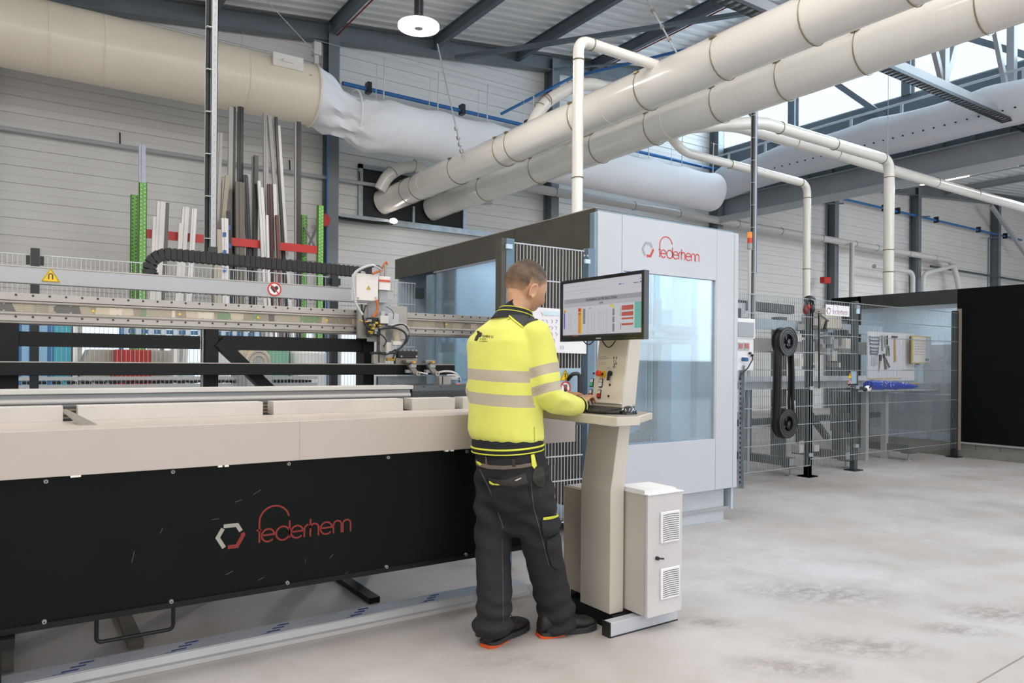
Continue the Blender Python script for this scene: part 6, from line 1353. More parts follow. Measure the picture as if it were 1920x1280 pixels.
cm = thing('ceiling_cable', 'black power cable draped along the wall ledge below the duct opening', 'cable', at(620, 405, Y=12.7)); MB().tube([at(612, 400, Y=12.75), at(640, 409, Y=12.75), at(700, 417, Y=12.75), at(735, 419, Y=12.75), at(745, 412, Y=12.75), at(738, 408, Y=12.75)], .03, 8).build('cord', PLASB, cm)
hr = thing('hose_reel', 'round red hose reel on the wall beside the green upright', 'reel', at(609, 412, Y=12.5)); q = at(608, 412, Y=12.5); MB().cyl(q, q+Vector((0, .12, 0)), .11, n=24).build('reel', RED, hr)
wl = thing('wall_lamp', 'small bright lamp under the duct opening in the wall', 'lamp', at(739, 414, Y=12.7)); q = at(738, 414, Y=12.7); MB().sph(q, (.08, .05, .05), 14).build('bulb', emat('lamp_disc', 'fff8ee', 9), wl)
# ================================================================ THE WORKER
RH = Vector((math.cos(YAW), -math.sin(YAW), 0)); FH = FW.copy()
def facing(deg):
    f = RH*math.sin(math.radians(deg))+FH*math.cos(math.radians(deg)); return f, Vector((-f.y, f.x, 0))
pp = lambda px, py, t: at(px, py, T=t)
def capsule(mb, pts, rs, n=14):
    """round-ended tapered limb through the points"""
    P = []; R = []
    d0 = (Vector(pts[1])-Vector(pts[0])).normalized(); d1 = (Vector(pts[-1])-Vector(pts[-2])).normalized()
    for a in (80, 60, 40, 20): P.append(Vector(pts[0])-d0*rs[0]*math.sin(math.radians(a))); R.append(rs[0]*math.cos(math.radians(a)))
    for p, r in zip(pts, rs): P.append(Vector(p)); R.append(r)
    for a in (20, 40, 60, 80): P.append(Vector(pts[-1])+d1*rs[-1]*math.sin(math.radians(a))); R.append(rs[-1]*math.cos(math.radians(a)))
    mb.tube(P, R, n)
def smooth_path(pts, rs, k=5):
    P = []; R = []
    pts = [Vector(p) for p in pts]
    for i in range(len(pts)-1):
        p0 = pts[max(0, i-1)]; p1 = pts[i]; p2 = pts[i+1]; p3 = pts[min(len(pts)-1, i+2)]
        for q in range(k):
            s = q/k; P.append(.5*((2*p1)+(p2-p0)*s+(2*p0-5*p1+4*p2-p3)*s*s+(3*p1-p0-3*p2+p3)*s**3)); R.append(rs[i]+(rs[i+1]-rs[i])*s)
    return P+[pts[-1]], R+[rs[-1]]
def fuse(name, mb, mats, parent, voxel=.006, smooth=6, disp=None, attrs=None, label=None):
    """merge overlapping limbs into one continuous skin"""
    me = bpy.data.meshes.new('tmp'); me.from_pydata([tuple(v) for v in mb.v], [], mb.f); tmp = bpy.data.objects.new('tmp', me); C.objects.link(tmp)
    r = tmp.modifiers.new('r', 'REMESH'); r.mode = 'VOXEL'; r.voxel_size = voxel; r.adaptivity = 0
    s = tmp.modifiers.new('s', 'SMOOTH'); s.factor = .5; s.iterations = smooth
    dg = bpy.context.evaluated_depsgraph_get(); dg.update(); m2 = bpy.data.meshes.new_from_object(tmp.evaluated_get(dg)); C.objects.unlink(tmp); bpy.data.objects.remove(tmp); bpy.data.meshes.remove(me)
    m2.name = name
    if disp:
        nn = [v.normal.copy() for v in m2.vertices]
        for v, n_ in zip(m2.vertices, nn): v.co = v.co+n_*disp(v.co, n_)
    if attrs:
        for an, fn in attrs.items():
            a = m2.attributes.new(an, 'FLOAT', 'POINT'); a.data.foreach_set('value', [fn(v.co) for v in m2.vertices])
    bv = BVHTree.FromPolygons([v.co.copy() for v in m2.vertices], [list(p.vertices) for p in m2.polygons])
    off = offset_of(parent)
    for v in m2.vertices: v.co = v.co-off
    m2.materials.clear()
    for m in mats: m2.materials.append(m)
    m2.polygons.foreach_set('use_smooth', [True]*len(m2.polygons)); m2.update()
    o = bpy.data.objects.new(name, m2); C.objects.link(o); o.parent = parent; OFF[o.name] = off.copy()
    if label: o['label'] = label
    return o, bv
def patch(name, poly, bv, m_, parent, off=.003, th=.0015, label=None, res=3.0, t0=None):
    """cloth piece sewn on the garment, following its surface"""
    bm = bmesh.new(); vs = [bm.verts.new((x, y, 0)) for x, y in poly]; bm.faces.new(vs)
    bmesh.ops.triangulate(bm, faces=bm.faces[:])
    for _ in range(7):
        es = [e for e in bm.edges if e.calc_length() > res]
        if not es: break
        bmesh.ops.subdivide_edges(bm, edges=es, cuts=1); bmesh.ops.triangulate(bm, faces=[f for f in bm.faces if len(f.verts) > 3])
    last = None; pos = {}
    miss = []
    for v in bm.verts:
        d = (at(v.co.x, v.co.y, T=1)-CAM).normalized(); h_ = bv.ray_cast(CAM, d)
        if h_[0] is None: miss.append((v, d)); continue
        pos[v] = (h_[0], h_[1] if h_[1].dot(d) < 0 else -h_[1])
    dist = sum((p[0]-CAM).length for p in pos.values())/max(1, len(pos))
    for v, d in miss:
        c = CAM+d*dist; loc, nr, _, _ = bv.find_nearest(c); pos[v] = (loc, nr)
    o_ = offset_of(parent)
    for v in bm.verts: v.co = pos[v][0]+pos[v][1]*off-o_
    me = bpy.data.meshes.new(name); bm.normal_update(); bm.to_mesh(me); bm.free(); me.materials.append(m_)
    me.polygons.foreach_set('use_smooth', [True]*len(me.polygons))
    o = bpy.data.objects.new(name, me); C.objects.link(o); o.parent = parent; OFF[o.name] = o_.copy()
    s = o.modifiers.new('thickness', 'SOLIDIFY'); s.thickness = th; s.offset = 0
    if label: o['label'] = label
    return o
def ripple(scale, amp, stretch=(1, 1, 1), seed=0):
    sv = Vector(stretch)
    def f(co, n_):
        q = Vector((co.x*sv.x, co.y*sv.y, co.z*sv.z))*scale+Vector((seed, seed*.7, -seed))
        return amp*(noise.noise(q)+.5*noise.noise(q*2.1)-.25*abs(noise.noise(q*.7)))
    return f
person = thing('person', 'person in a yellow high-visibility sweater and dark work trousers typing at the console', 'person', (1.93, 2.75, 0))
SKIN = mat('skin', 'c4977a', .5, vary=(30, .05), spec=.3)
# ---- key joints
RSh, REl, RWr = pp(1004, 628, 3.31), pp(1034, 744, 3.27), pp(1084, 763, 3.45)
LSh, LEl, LWr = pp(901, 648, 3.56), pp(906, 748, 3.66), pp(1050, 752, 3.60)
NeckB, NeckT = pp(965, 592, 3.43), pp(979, 556, 3.45)
LHip, LKn, LAn = pp(934, 860, 3.42), pp(924, 1010, 3.37), pp(926, 1168, 3.27)
RHip, RKn, RAn = pp(984, 860, 3.30), pp(1012, 1000, 3.36), pp(1044, 1148, 3.43)
HF, HL = facing(57)
pit = math.radians(24); FU = Vector((0, 0, 1))
HFd = (HF*math.cos(pit)-FU*math.sin(pit)).normalized(); HUd = (FU*math.cos(pit)+HF*math.sin(pit)).normalized()
HC = pp(985, 536, 3.47)
def H(x, y, z): return HC+HL*x+HFd*y+HUd*z
def gs(v, c, s): return math.exp(-sum((a-b)**2 for a, b in zip(v, c))/(s*s))
def head_mesh(off=0.0, keep=None, n=64, k=40):
    m = MB(); rows = []
    for i in range(k+1):
        ph = math.pi*i/k; row = []
        for j in range(n):
            th = 2*math.pi*j/n; d = (math.sin(ph)*math.sin(th), math.sin(ph)*math.cos(th), math.cos(ph))
            x, y, z = d[0]*.085, d[1]*.108, d[2]*.117
            if z < 0: q = min(1, -z/.115); x *= 1-.26*q**1.3; y = y*(1-.12*q)+.026*q*(1 if y > 0 else .35)
            if z < -.02 and y < 0: y *= 1-.33*min(1, (-z-.02)/.09)
            if z > 0 and y < 0: y *= 1+.07*min(1, z/.05)
            if y > 0: x *= 1-.04*(y/.1)
            e = 0
            for (c, s, a) in (((0, .99, -.10), .16, .020), ((0, .97, -.22), .13, .012), ((.2, .93, .14), .18, .006), ((-.2, .93, .14), .18, .006), ((.30, .92, 0), .16, -.009), ((-.30, .92, 0), .16, -.009), ((0, .93, -.42), .15, .007), ((0, .80, -.66), .18, .010), ((.55, .7, -.22), .22, .004), ((-.55, .7, -.22), .22, .004), ((0, .88, -.52), .08, -.004)):
                e += a*gs(d, c, s)
            v = Vector((x, y, z)); v = v*(1+(e+off)/v.length); row.append(H(v.x, v.y, v.z))
        rows.append(row)
    for r in rows: m.v += r
    for i in range(k):
        for j in range(n): m.f.append([i*n+j, (i+1)*n+j, (i+1)*n+(j+1) % n, i*n+(j+1) % n]); m.m.append(0)
    return m
def add_ear(m, s):
    base = Vector((s*.083, .002, -.034)); out = []
    # rim of the ear
    for (a0, a1, rr, wdt, dep) in ((-70, 250, .0, .006, .012),):
        P = []
        for i in range(22):
            a = math.radians(-60+310*i/21); P.append(H(base.x+s*(.010+.004*math.sin(a)), base.y-.004+.0175*math.cos(a)*-1, base.z+.031*math.sin(a)-(.004 if math.sin(a) < -.4 else 0)))
        m.tube(P, [.0052]*22, 8)
    c = H(base.x+s*.004, base.y-.002, base.z); b = MB(); b.sph((0, 0, 0), (1, 1, 1), 16)
    vs = [H(base.x+s*.004+v.x*.006, base.y-.002+v.y*.016, base.z+v.z*.028) for v in b.v]; m.add(vs, b.f)
    b = MB(); b.sph((0, 0, 0), (1, 1, 1), 12); m.add([H(base.x+s*.009+v.x*.007, base.y+.002+v.y*.009, base.z-.029+v.z*.009) for v in b.v], b.f)
    m.add([H(base.x+s*.006+v.x*.006, base.y+.013+v.y*.005, base.z-.004+v.z*.008) for v in b.v], b.f)
def hand(m, wrist, knk, side, up, curl=(.5, .5, .5, .5), sc=1.0):
    """palm, four bent fingers of different length and a thumb"""
    d = (knk-wrist).normalized(); s = (side-d*side.dot(d)).normalized(); u = d.cross(s); u = u if u.dot(up) > 0 else -u
    w = .019*sc
    for k in range(4):
        b = knk+s*(1.5-k)*w+u*(-.002*abs(k-1.2)); a = wrist+s*(1.5-k)*w*.55; capsule(m, [a+u*.0, a.lerp(b, .5)+u*.004, b], [.014, .0125, .0105], 10)
        L = (.072, .080, .075, .060)[k]*sc; ang = [20+30*curl[k], 60+35*curl[k], 85+30*curl[k]]; p = b; P = [b]; fan = s*(1.5-k)*.06
        for q, (fr, a_) in enumerate(zip((.45, .30, .25), ang)):
            a_ = math.radians(a_); dd = (d*math.cos(a_)-u*math.sin(a_)+fan).normalized(); p = p+dd*L*fr; P.append(p)
        capsule(m, P, [.0098, .0088, .0080, .0072], 10)
    t0 = wrist.lerp(knk, .28)+s*w*1.5; t1 = t0+(s*.6+d*.75-u*.35).normalized()*.038*sc; t2 = t1+(d*.85+s*.15-u*.55).normalized()*.030*sc; t3 = t2+(d*.9-u*.4-s*.1).normalized()*.02*sc
    capsule(m, [t0, t1, t2, t3], [.014, .0115, .0098, .0085], 10)
RK = pp(1096, 743, 3.52); LK = pp(1073, 737, 3.64)
bm_ = head_mesh(0, n=48, k=30)
add_ear(bm_, -1); add_ear(bm_, 1)
capsule(bm_, [NeckB-FU*.04, NeckB, NeckT.lerp(NeckB, .4), H(0, -.02, -.05)], [.064, .060, .056, .056], 20)
capsule(bm_, [NeckB, H(0, .02, -.08)], [.05, .035], 14)
TF, TL = facing(47)
for a, b, r0, r1 in ((RSh, REl, .052, .042), (REl, RWr, .042, .028), (LSh, LEl, .052, .042), (LEl, LWr, .042, .028), (LHip-FU*.05, LKn, .068, .052), (LKn, LAn, .05, .036), (RHip-FU*.05, RKn, .068, .052), (RKn, RAn, .055, .038)): capsule(bm_, [a, a.lerp(b, .45), b], [r0, (r0+r1)/2+.004, r1], 14)
cT, cB = NeckB-FU*.02, LHip.lerp(RHip, .5)+FU*.03
capsule(bm_, [cB, cB.lerp(cT, .3), cB.lerp(cT, .65), cT-FU*.05], [.092, .095, .11, .07], 20); capsule(bm_, [LSh, NeckB-FU*.04, RSh], [.05, .07, .05], 16)
hand(bm_, RWr+Vector((.0, .0, .002)), RK, TL, FU, (.35, .45, .5, .6)); hand(bm_, LWr, LK, -TL, FU, (.4, .4, .5, .5))
for a, h_, t_ in ((LAn, (1.80, 2.76), (1.93, 2.815)), (RAn, (2.08, 2.695), (2.22, 2.67))): capsule(bm_, [a, Vector((h_[0]+.02, h_[1], .062)), Vector((t_[0], t_[1], .042))], [.034, .026, .022], 12)
body, bvB = fuse('body', bm_, [SKIN], person, .0042, 3)
# ---- hair : short sides, darker longer top
def hair_mat():
    m = bpy.data.materials.new('hair'); m.use_nodes = True; nt = m.node_tree; b = nt.nodes['Principled BSDF']; b.inputs['Roughness'].default_value = .65
    at_ = nt.nodes.new('ShaderNodeAttribute'); at_.attribute_name = 'cover'; tc = nt.nodes.new('ShaderNodeTexCoord'); n = nt.nodes.new('ShaderNodeTexNoise'); n.inputs['Scale'].default_value = 420; n.inputs['Detail'].default_value = 2
    nt.links.new(tc.outputs['Object'], n.inputs['Vector'])
    n2 = nt.nodes.new('ShaderNodeTexNoise'); n2.inputs['Scale'].default_value = 28; nt.links.new(tc.outputs['Object'], n2.inputs['Vector'])
    a1 = nt.nodes.new('ShaderNodeMath'); a1.operation = 'MULTIPLY_ADD'; a1.inputs[1].default_value = .7; nt.links.new(n.outputs['Fac'], a1.inputs[0]); nt.links.new(at_.outputs['Fac'], a1.inputs[2])
    a2 = nt.nodes.new('ShaderNodeMath'); a2.operation = 'MULTIPLY_ADD'; a2.inputs[1].default_value = .45; nt.links.new(n2.outputs['Fac'], a2.inputs[0]); nt.links.new(a1.outputs[0], a2.inputs[2])
    cr = nt.nodes.new('ShaderNodeValToRGB'); e = cr.color_ramp; e.elements[0].position = .42; e.elements[0].color = lin('c4977a'); e.elements[1].position = .92; e.elements[1].color = lin('3b2c1f')
    q = e.elements.new(.62); q.color = lin('8a6c50')
    mr = nt.nodes.new('ShaderNodeMath'); mr.operation = 'MULTIPLY'; mr.inputs[1].default_value = .62; nt.links.new(a2.outputs[0], mr.inputs[0]); nt.links.new(mr.outputs[0], cr.inputs[0]); nt.links.new(cr.outputs[0], b.inputs['Base Color'])
    bp = nt.nodes.new('ShaderNodeBump'); bp.inputs['Strength'].default_value = .5; bp.inputs['Distance'].default_value = .002; nt.links.new(n.outputs['Fac'], bp.inputs['Height']); nt.links.new(bp.outputs[0], b.inputs['Normal'])
    return m
def local(co): v = co-HC; return v.dot(HL), v.dot(HFd), v.dot(HUd)
def cover_of(x, y, z):
    line = -.052 if y < -.02 else (-.052+(y+.02)*1.05 if y < .075 else .05)   # hairline rises toward the temple
    if abs(x) > .055 and -.03 < y < .036: line = max(line, -.008)
    c = min(1, max(0, (z-line)/.04)); top = min(1, max(0, (z-.062)/.03))
    return c, top
hm = MB(); n, k = 96, 64; src = head_mesh(0, n=n, k=k); cv_ = []
for v in src.v:
    x, y, z = local(v); c, t_ = cover_of(x, y, z); th_ = .0015*c+.008*t_*(1 if y > -.06 else .6); ln = (v-HC).length
    w_ = .0012*noise.noise(v*90)*t_+.0009*noise.noise(v*260)*c
    hm.v.append(HC+(v-HC)*(1+(th_+w_+(-.003 if c <= 0 else .0006))/ln)); cv_.append(.15+.62*c+.35*t_)
for f in src.f:
    if max(cover_of(*local(src.v[i]))[0] for i in f) > 0.02: hm.f.append(f); hm.m.append(0)
hair = hm.build('hair', hair_mat(), person, angle=180)
a = hair.data.attributes.new('cover', 'FLOAT', 'POINT'); a.data.foreach_set('value', cv_)
# ---- sweater
YELV = lin('dfe84e')
def sweater_mat():
    m = bpy.data.materials.new('sweater_cloth'); m.use_nodes = True; nt = m.node_tree; b = nt.nodes['Principled BSDF']; b.inputs['Roughness'].default_value = .8; b.inputs['Sheen Weight'].default_value = .2
    def A(nm): q = nt.nodes.new('ShaderNodeAttribute'); q.attribute_name = nm; return q.outputs['Fac']
    def mth(op, a_, b_=None, c_=None):
        q = nt.nodes.new('ShaderNodeMath'); q.operation = op
        for i, v in enumerate((a_, b_, c_)):
            if v is None: continue
            if isinstance(v, (int, float)): q.inputs[i].default_value = v
            else: nt.links.new(v, q.inputs[i])
        return q.outputs[0]
    def inr(v, a_, b_): return mth('MULTIPLY', mth('GREATER_THAN', v, a_), mth('LESS_THAN', v, b_))
    hz, sl, am = A('height'), A('sleeve'), A('arm'); am = mth('GREATER_THAN', am, .5)
    bt_ = mth('MAXIMUM', inr(hz, 1.172, 1.222), inr(hz, 1.064, 1.117)); bs = mth('MAXIMUM', inr(sl, .50, .655), inr(sl, .79, .93))
    band = mth('ADD', mth('MULTIPLY', bt_, mth('SUBTRACT', 1, am)), mth('MULTIPLY', bs, am))
    tc = nt.nodes.new('ShaderNodeTexCoord'); wv = nt.nodes.new('ShaderNodeTexWave'); wv.inputs['Scale'].default_value = 75; wv.bands_direction = 'DIAGONAL'; nt.links.new(tc.outputs['Object'], wv.inputs['Vector'])
    c1 = nt.nodes.new('ShaderNodeMix'); c1.data_type = 'RGBA'; c1.inputs[6].default_value = lin('a89f8b'); c1.inputs[7].default_value = lin('b8af9a'); nt.links.new(wv.outputs['Fac'], c1.inputs[0])
    n = nt.nodes.new('ShaderNodeTexNoise'); n.inputs['Scale'].default_value = 4; nt.links.new(tc.outputs['Object'], n.inputs['Vector'])
    c0 = nt.nodes.new('ShaderNodeMix'); c0.data_type = 'RGBA'; c0.inputs[6].default_value = lin('d3d45c'); c0.inputs[7].default_value = lin('dddd6c'); nt.links.new(n.outputs['Fac'], c0.inputs[0])
    c2 = nt.nodes.new('ShaderNodeMix'); c2.data_type = 'RGBA'; nt.links.new(band, c2.inputs[0]); nt.links.new(c0.outputs[2], c2.inputs[6]); nt.links.new(c1.outputs[2], c2.inputs[7]); nt.links.new(c2.outputs[2], b.inputs['Base Color'])
    n3 = nt.nodes.new('ShaderNodeTexNoise'); n3.inputs['Scale'].default_value = 500; nt.links.new(tc.outputs['Object'], n3.inputs['Vector']); bp = nt.nodes.new('ShaderNodeBump'); bp.inputs['Strength'].default_value = .25; bp.inputs['Distance'].default_value = .001; nt.links.new(n3.outputs['Fac'], bp.inputs['Height']); nt.links.new(bp.outputs[0], b.inputs['Normal'])
    return m
def erings(rows, f, l, n=36, sq=2.3):
    out = []
    for (px, py, t, a_, b_) in rows:
        c = pp(px, py, t); r = []
        for j in range(n):
            th = 2*math.pi*j/n; cx, sx = math.cos(th), math.sin(th); r.append(c+l*a_*math.copysign(abs(cx)**(2/sq), cx)+f*b_*math.copysign(abs(sx)**(2/sq), sx))
        out.append(r)
    return out
torso = [(951, 829, 3.36, .160, .118), (951, 825, 3.36, .176, .132), (950, 818, 3.36, .186, .142), (948, 806, 3.365, .190, .145), (947, 775, 3.37, .188, .140), (946, 740, 3.375, .187, .136), (944, 705, 3.385, .192, .134), (944, 670, 3.40, .198, .130), (945, 640, 3.41, .198, .124), (950, 618, 3.42, .174, .108), (957, 603, 3.43, .125, .088), (963, 592, 3.435, .09, .074)]
sw = MB(); lofted(erings(torso, TF, TL), m=sw)
P_, R_ = smooth_path([RSh-FU*.0, RSh.lerp(REl, .5)+RH*.002, REl, RWr], [.073, .069, .062, .044]); capsule(sw, P_, R_, 20)
P_, R_ = smooth_path([LSh, LSh.lerp(LEl, .5), LEl, LWr], [.070, .064, .058, .044]); capsule(sw, P_, R_, 20)
capsule(sw, [RSh, NeckB-FU*.06], [.066, .066], 18); capsule(sw, [LSh, LSh.lerp(NeckB, .5)-FU*.012, NeckB-FU*.058], [.068, .07, .066], 18)
rd_ = (REl-RSh); rl = rd_.length; rdn = rd_/rl
def sd(co, a, b): d = b-a; t_ = max(0, min(1, (co-a).dot(d)/d.length_squared)); return (co-a-d*t_).length
def armness(co):
    dr = min(sd(co, RSh, REl), sd(co, REl, RWr)); dl = min(sd(co, LSh, LEl), sd(co, LEl, LWr)); ax = pp(946, 700, 3.385); ax2 = Vector((ax.x, ax.y, co.z)); v = co-ax2
    dt = math.hypot(v.dot(TL)/.19, v.dot(TF)/.13)
    return 1.0 if (dr < .090 and v.dot(RH) > .112) or (dl < .078 and dt > 1.02) else 0.0
def sleeve(co):
    if (co-RSh).length < (co-LSh).length: return (co-RSh).dot(rdn)/rl+.10*(co-RSh).dot(FH)
    d = LEl-LSh; return (co-LSh).dot(d)/d.length_squared
def fold(co, n_):
    e = .0035*noise.noise(Vector((co.x*7, co.y*7, co.z*3.2)))+.0015*noise.noise(co*24)
    # cloth gathers where the elbow bends and above the hem
    ge = math.exp(-((co-REl).length/.085)**2); e += .008*ge*math.sin(55*(co-REl).dot((rdn+FU*.3).normalized())+3*noise.noise(co*14))
    gh = math.exp(-((co.z-.925)/.05)**2); v = co-pp(950, 806, 3.36); e += .0014*gh*math.sin(9*math.atan2(v.dot(TF), v.dot(TL))*2+4*noise.noise(co*6))
    ga = math.exp(-((co-RSh.lerp(REl, .55)).length/.12)**2); e += .006*ga*math.sin(34*((co-RSh).dot(FU)*.8+(co-RSh).dot(RH)*.9)+2*noise.noise(co*9))
    sp_ = math.exp(-((co-pp(975, 660, 3.3)).length/.1)**2); e += .004*sp_*math.sin(30*((co.z)*.5-(co-RSh).dot(RH)))
    return e
sweater, bvS = fuse('sweater', sw, [sweater_mat()], person, .0065, 8, fold, {'height': lambda co: co.z+.035*(co-pp(946, 700, 3.38)).dot(TL)*-1+0.0, 'sleeve': sleeve, 'arm': armness})
NAVY = mat('rib_navy', '15171f', .8, vary=(60, .2), bump=(300, .3)); SHD = mat('shoulder_dark', '33353c', .75, vary=(20, .1), bump=(160, .2)); PIPE = mat('piping_yellow', 'dbe04a', .7)
# hem
hem = [(951, 812, 3.36, .176, .130), (951, 820, 3.36, .180, .135), (951, 828, 3.358, .180, .135), (951, 836, 3.355, .180, .135), (951, 843, 3.355, .179, .134), (951, 847, 3.355, .172, .127)]
hr_ = erings(hem, TF, TL, 48)
for r in hr_:
    for i, v in enumerate(r): v.z += -.012*math.cos(2*math.pi*i/48+1.1)
hb2 = lofted(hr_).build('hem_band', NAVY, person, angle=80)
for (i0, rr_, dz) in ((3, .0045, .004), (4, .003, .0)):
    MB().tube([v*1.0+(v-pp(951, 840, 3.355)).normalized()*.001+FU*dz for v in hr_[i0]], rr_, 6, closed=True).build('hem_stripe', PIPE, hb2)
# cuffs
for (a, b, r) in ((REl, RWr, .047), (LEl, LWr, .045)):
    d = (b-a).normalized(); c = MB().tube([b-d*.012, b+d*.004, b+d*.018, b+d*.022], [r+.003, r, r*.88, r*.7], 24).build('cuff', NAVY, person)
    MB().tube(ring(b+d*.004, d, r+.001), .0025, 6, closed=True).build('cuff_stripe', PIPE, c)
# collar
cn = (H(0, -.02, -.05)-NeckB).normalized(); cc = NeckB+cn*.010+FH*.020+RH*.002
col = MB().tube([cc-cn*.045, cc-cn*.018, cc-cn*.002, cc+cn*.012, cc+cn*.018, cc+cn*.014], [.112, .098, .086, .079, .077, .072], 40, cap=False).build('collar', NAVY, person)
MB().tube(ring(cc+cn*.016, cn, .0785, n=40), .0022, 6, closed=True).build('collar_stripe', PIPE, col); MB().tube(ring(cc-cn*.006, cn, .0905, n=40), .0022, 6, closed=True).build('collar_stripe', PIPE, col)
patch('shoulder_yoke', [(946, 583), (956, 592), (968, 603), (981, 613), (990, 606), (1000, 602), (1009, 600), (1004, 594), (992, 591), (978, 589), (962, 585)], bvS, SHD, person, .004, .002, 'dark grey shoulder yoke')
patch('yoke_piping', [(946, 583), (956, 592), (968, 603), (981, 613), (980, 615.5), (966, 605), (954, 594), (944, 584.5)], bvS, PIPE, person, .005, .0015)
patch('loop_mark', [(919, 583), (929, 581), (929, 582.2), (919, 584.2)], bvS, mat('mark_grey', '6d7040', .7), person, .002, .0006, res=2)
# print on the back
pr_ = mat('print_black', '23261c', .7)
patch('back_print', [(893, 630), (896, 626), (894, 621), (898, 620), (901, 623), (904, 624), (904, 629), (901, 632), (898, 632), (896, 637), (894, 639), (890, 638)], bvS, pr_, person, .002, .0006, 'small black emblem printed on the back', res=2)
def back_text(s, x, y, size, name):
    cu = bpy.data.curves.new('t', 'FONT'); cu.body = s; cu.size = size; cu.resolution_u = 2; cu.offset = size*.02; t = bpy.data.objects.new('t', cu); C.objects.link(t)
    me = bpy.data.meshes.new_from_object(t.evaluated_get(bpy.context.evaluated_depsgraph_get())); C.objects.unlink(t); bpy.data.objects.remove(t); o_ = offset_of(person)
    for v in me.vertices:
        h_ = bvS.ray_cast(CAM, (at(x+v.co.x, y-v.co.y+.04*v.co.x, T=1)-CAM).normalized()); v.co = h_[0]+h_[1]*.0022-o_
    me.materials.clear(); me.materials.append(pr_); me.name = name; o = bpy.data.objects.new(name, me); C.objects.link(o); o.parent = person
back_text('DIEN U', 905, 632.5, 6.2, 'back_lettering'); back_text('ensemble', 900, 636.2, 3.2, 'back_lettering'); back_text('en confiance', 899, 640, 3.0, 'back_lettering')
patch('side_seam', [(1001, 800), (1002, 800), (1002.5, 828), (1001.5, 828)], bvS, mat('seam_olive', 'a8b038', .8), person, .0012, .0006, res=4)
# ---- trousers
TR = mat('trouser_charcoal', '1d1c20', .85, vary=(5, .12), bump=(260, .25)); TRD = mat('trouser_panel', '2c2a25', .8, vary=(10, .1), bump=(200, .25)); BELT = mat('belt_taupe', '6b5f55', .8); STITCH = mat('stitch_grey', '4a494c', .8)
HFc, HLc = facing(50)
tr_ = MB(); lofted(erings([(955, 832, 3.36, .165, .125), (956, 850, 3.36, .176, .134), (957, 870, 3.36, .182, .138), (960, 895, 3.36, .186, .140), (963, 918, 3.36, .180, .135), (964, 945, 3.37, .150, .115), (962, 962, 3.37, .10, .08)], HFc, HLc), m=tr_)
P_, R_ = smooth_path([pp(930, 885, 3.42), pp(924, 960, 3.40), pp(925, 1030, 3.36), pp(926, 1100, 3.31), pp(925, 1155, 3.285), pp(924, 1178, 3.275), pp(925, 1190, 3.27)], [.098, .086, .082, .080, .083, .090, .084]); tr_.tube(P_, R_, 28); capsule(tr_, [pp(938, 925, 3.40), pp(990, 925, 3.31)], [.105, .118], 20); capsule(tr_, [pp(945, 962, 3.38), pp(975, 958, 3.33)], [.07, .08], 18); capsule(tr_, [pp(940, 985, 3.38), pp(975, 985, 3.34)], [.055, .06], 16)
P_, R_ = smooth_path([pp(985, 885, 3.30), pp(1000, 950, 3.32), pp(1013, 1010, 3.36), pp(1026, 1070, 3.39), pp(1039, 1125, 3.41), pp(1045, 1152, 3.42), pp(1046, 1168, 3.42), pp(1047, 1175, 3.42)], [.118, .108, .095, .086, .084, .083, .085, .080]); tr_.tube(P_, R_, 28)
def wrinkle(co, n_):
    z = co.z; e = .006*noise.noise(Vector((co.x*8, co.y*8, z*6)))+.004*noise.noise(Vector((co.x*10, co.y*10, z*22+5*co.x)))
    low = max(0, 1-(z-.05)/.22) if z < .27 else 0; e += .010*low*math.sin(z*95+6*noise.noise(Vector((co.x*7, co.y*7, z*4)))+8*(co-LAn).dot(RH))
    kn = math.exp(-((z-.52)/.11)**2); e += .009*kn*math.sin(z*62+(co-LKn).dot(RH)*26+3*noise.noise(co*8))
    up_ = math.exp(-((z-.70)/.08)**2); e += .008*up_*math.sin(z*50-(co-LHip).dot(RH)*30+3*noise.noise(co*7))
    return e
trs, bvT = fuse('trousers', tr_, [TR], person, .0065, 5, wrinkle)
patch('waist_panel', [(882, 855), (893, 862), (903, 868), (920, 872), (945, 873), (975, 871), (996, 867), (996, 874), (980, 877), (945, 880), (915, 879), (895, 873), (884, 866)], bvT, BELT, person, .003, .002, 'taupe waist band')
patch('yellow_tab', [(994, 853), (1000, 852), (1005, 873), (1000, 879), (996, 873)], bvT, PIPE, person, .006, .002, 'yellow tab'); patch('yellow_tab', [(895, 864), (901, 866), (905, 871), (902, 873), (896, 869)], bvT, PIPE, person, .006, .002, 'small yellow tab at the left'); patch('belt_loop', [(960, 861), (966, 861), (967, 874), (961, 874)], bvT, TRD, person, .006, .002)
patch('back_pocket', [(920, 896), (949, 901), (984, 886), (990, 920), (998, 955), (960, 961), (930, 956), (922, 915)], bvT, TR, person, .005, .003, 'sewn-on back pocket'); patch('pocket_flap', [(919, 895), (950, 901), (984, 885), (990, 905), (968, 911), (940, 910), (924, 905)], bvT, TRD, person, .009, .002, 'olive pocket edge'); patch('pocket_trim', [(920, 899), (930, 905), (941, 909), (936, 910), (926, 907), (920, 903)], bvT, PIPE, person, .012, .0015, 'yellow pocket trim')
patch('pocket_label', [(966, 901), (977, 896), (978, 898), (967, 903)], bvT, GREYL, person, .012, .001, 'small grey label', res=2)
patch('side_pocket', [(1000, 880), (1012, 872), (1020, 880), (1019, 905), (1018, 914), (1006, 911), (998, 900)], bvT, TRD, person, .005, .002, 'olive side pocket'); patch('cargo_trim', [(1018, 968), (1044, 964), (1044, 968.5), (1016, 974)], bvT, PIPE, person, .008, .0025, 'yellow cargo pocket trim')
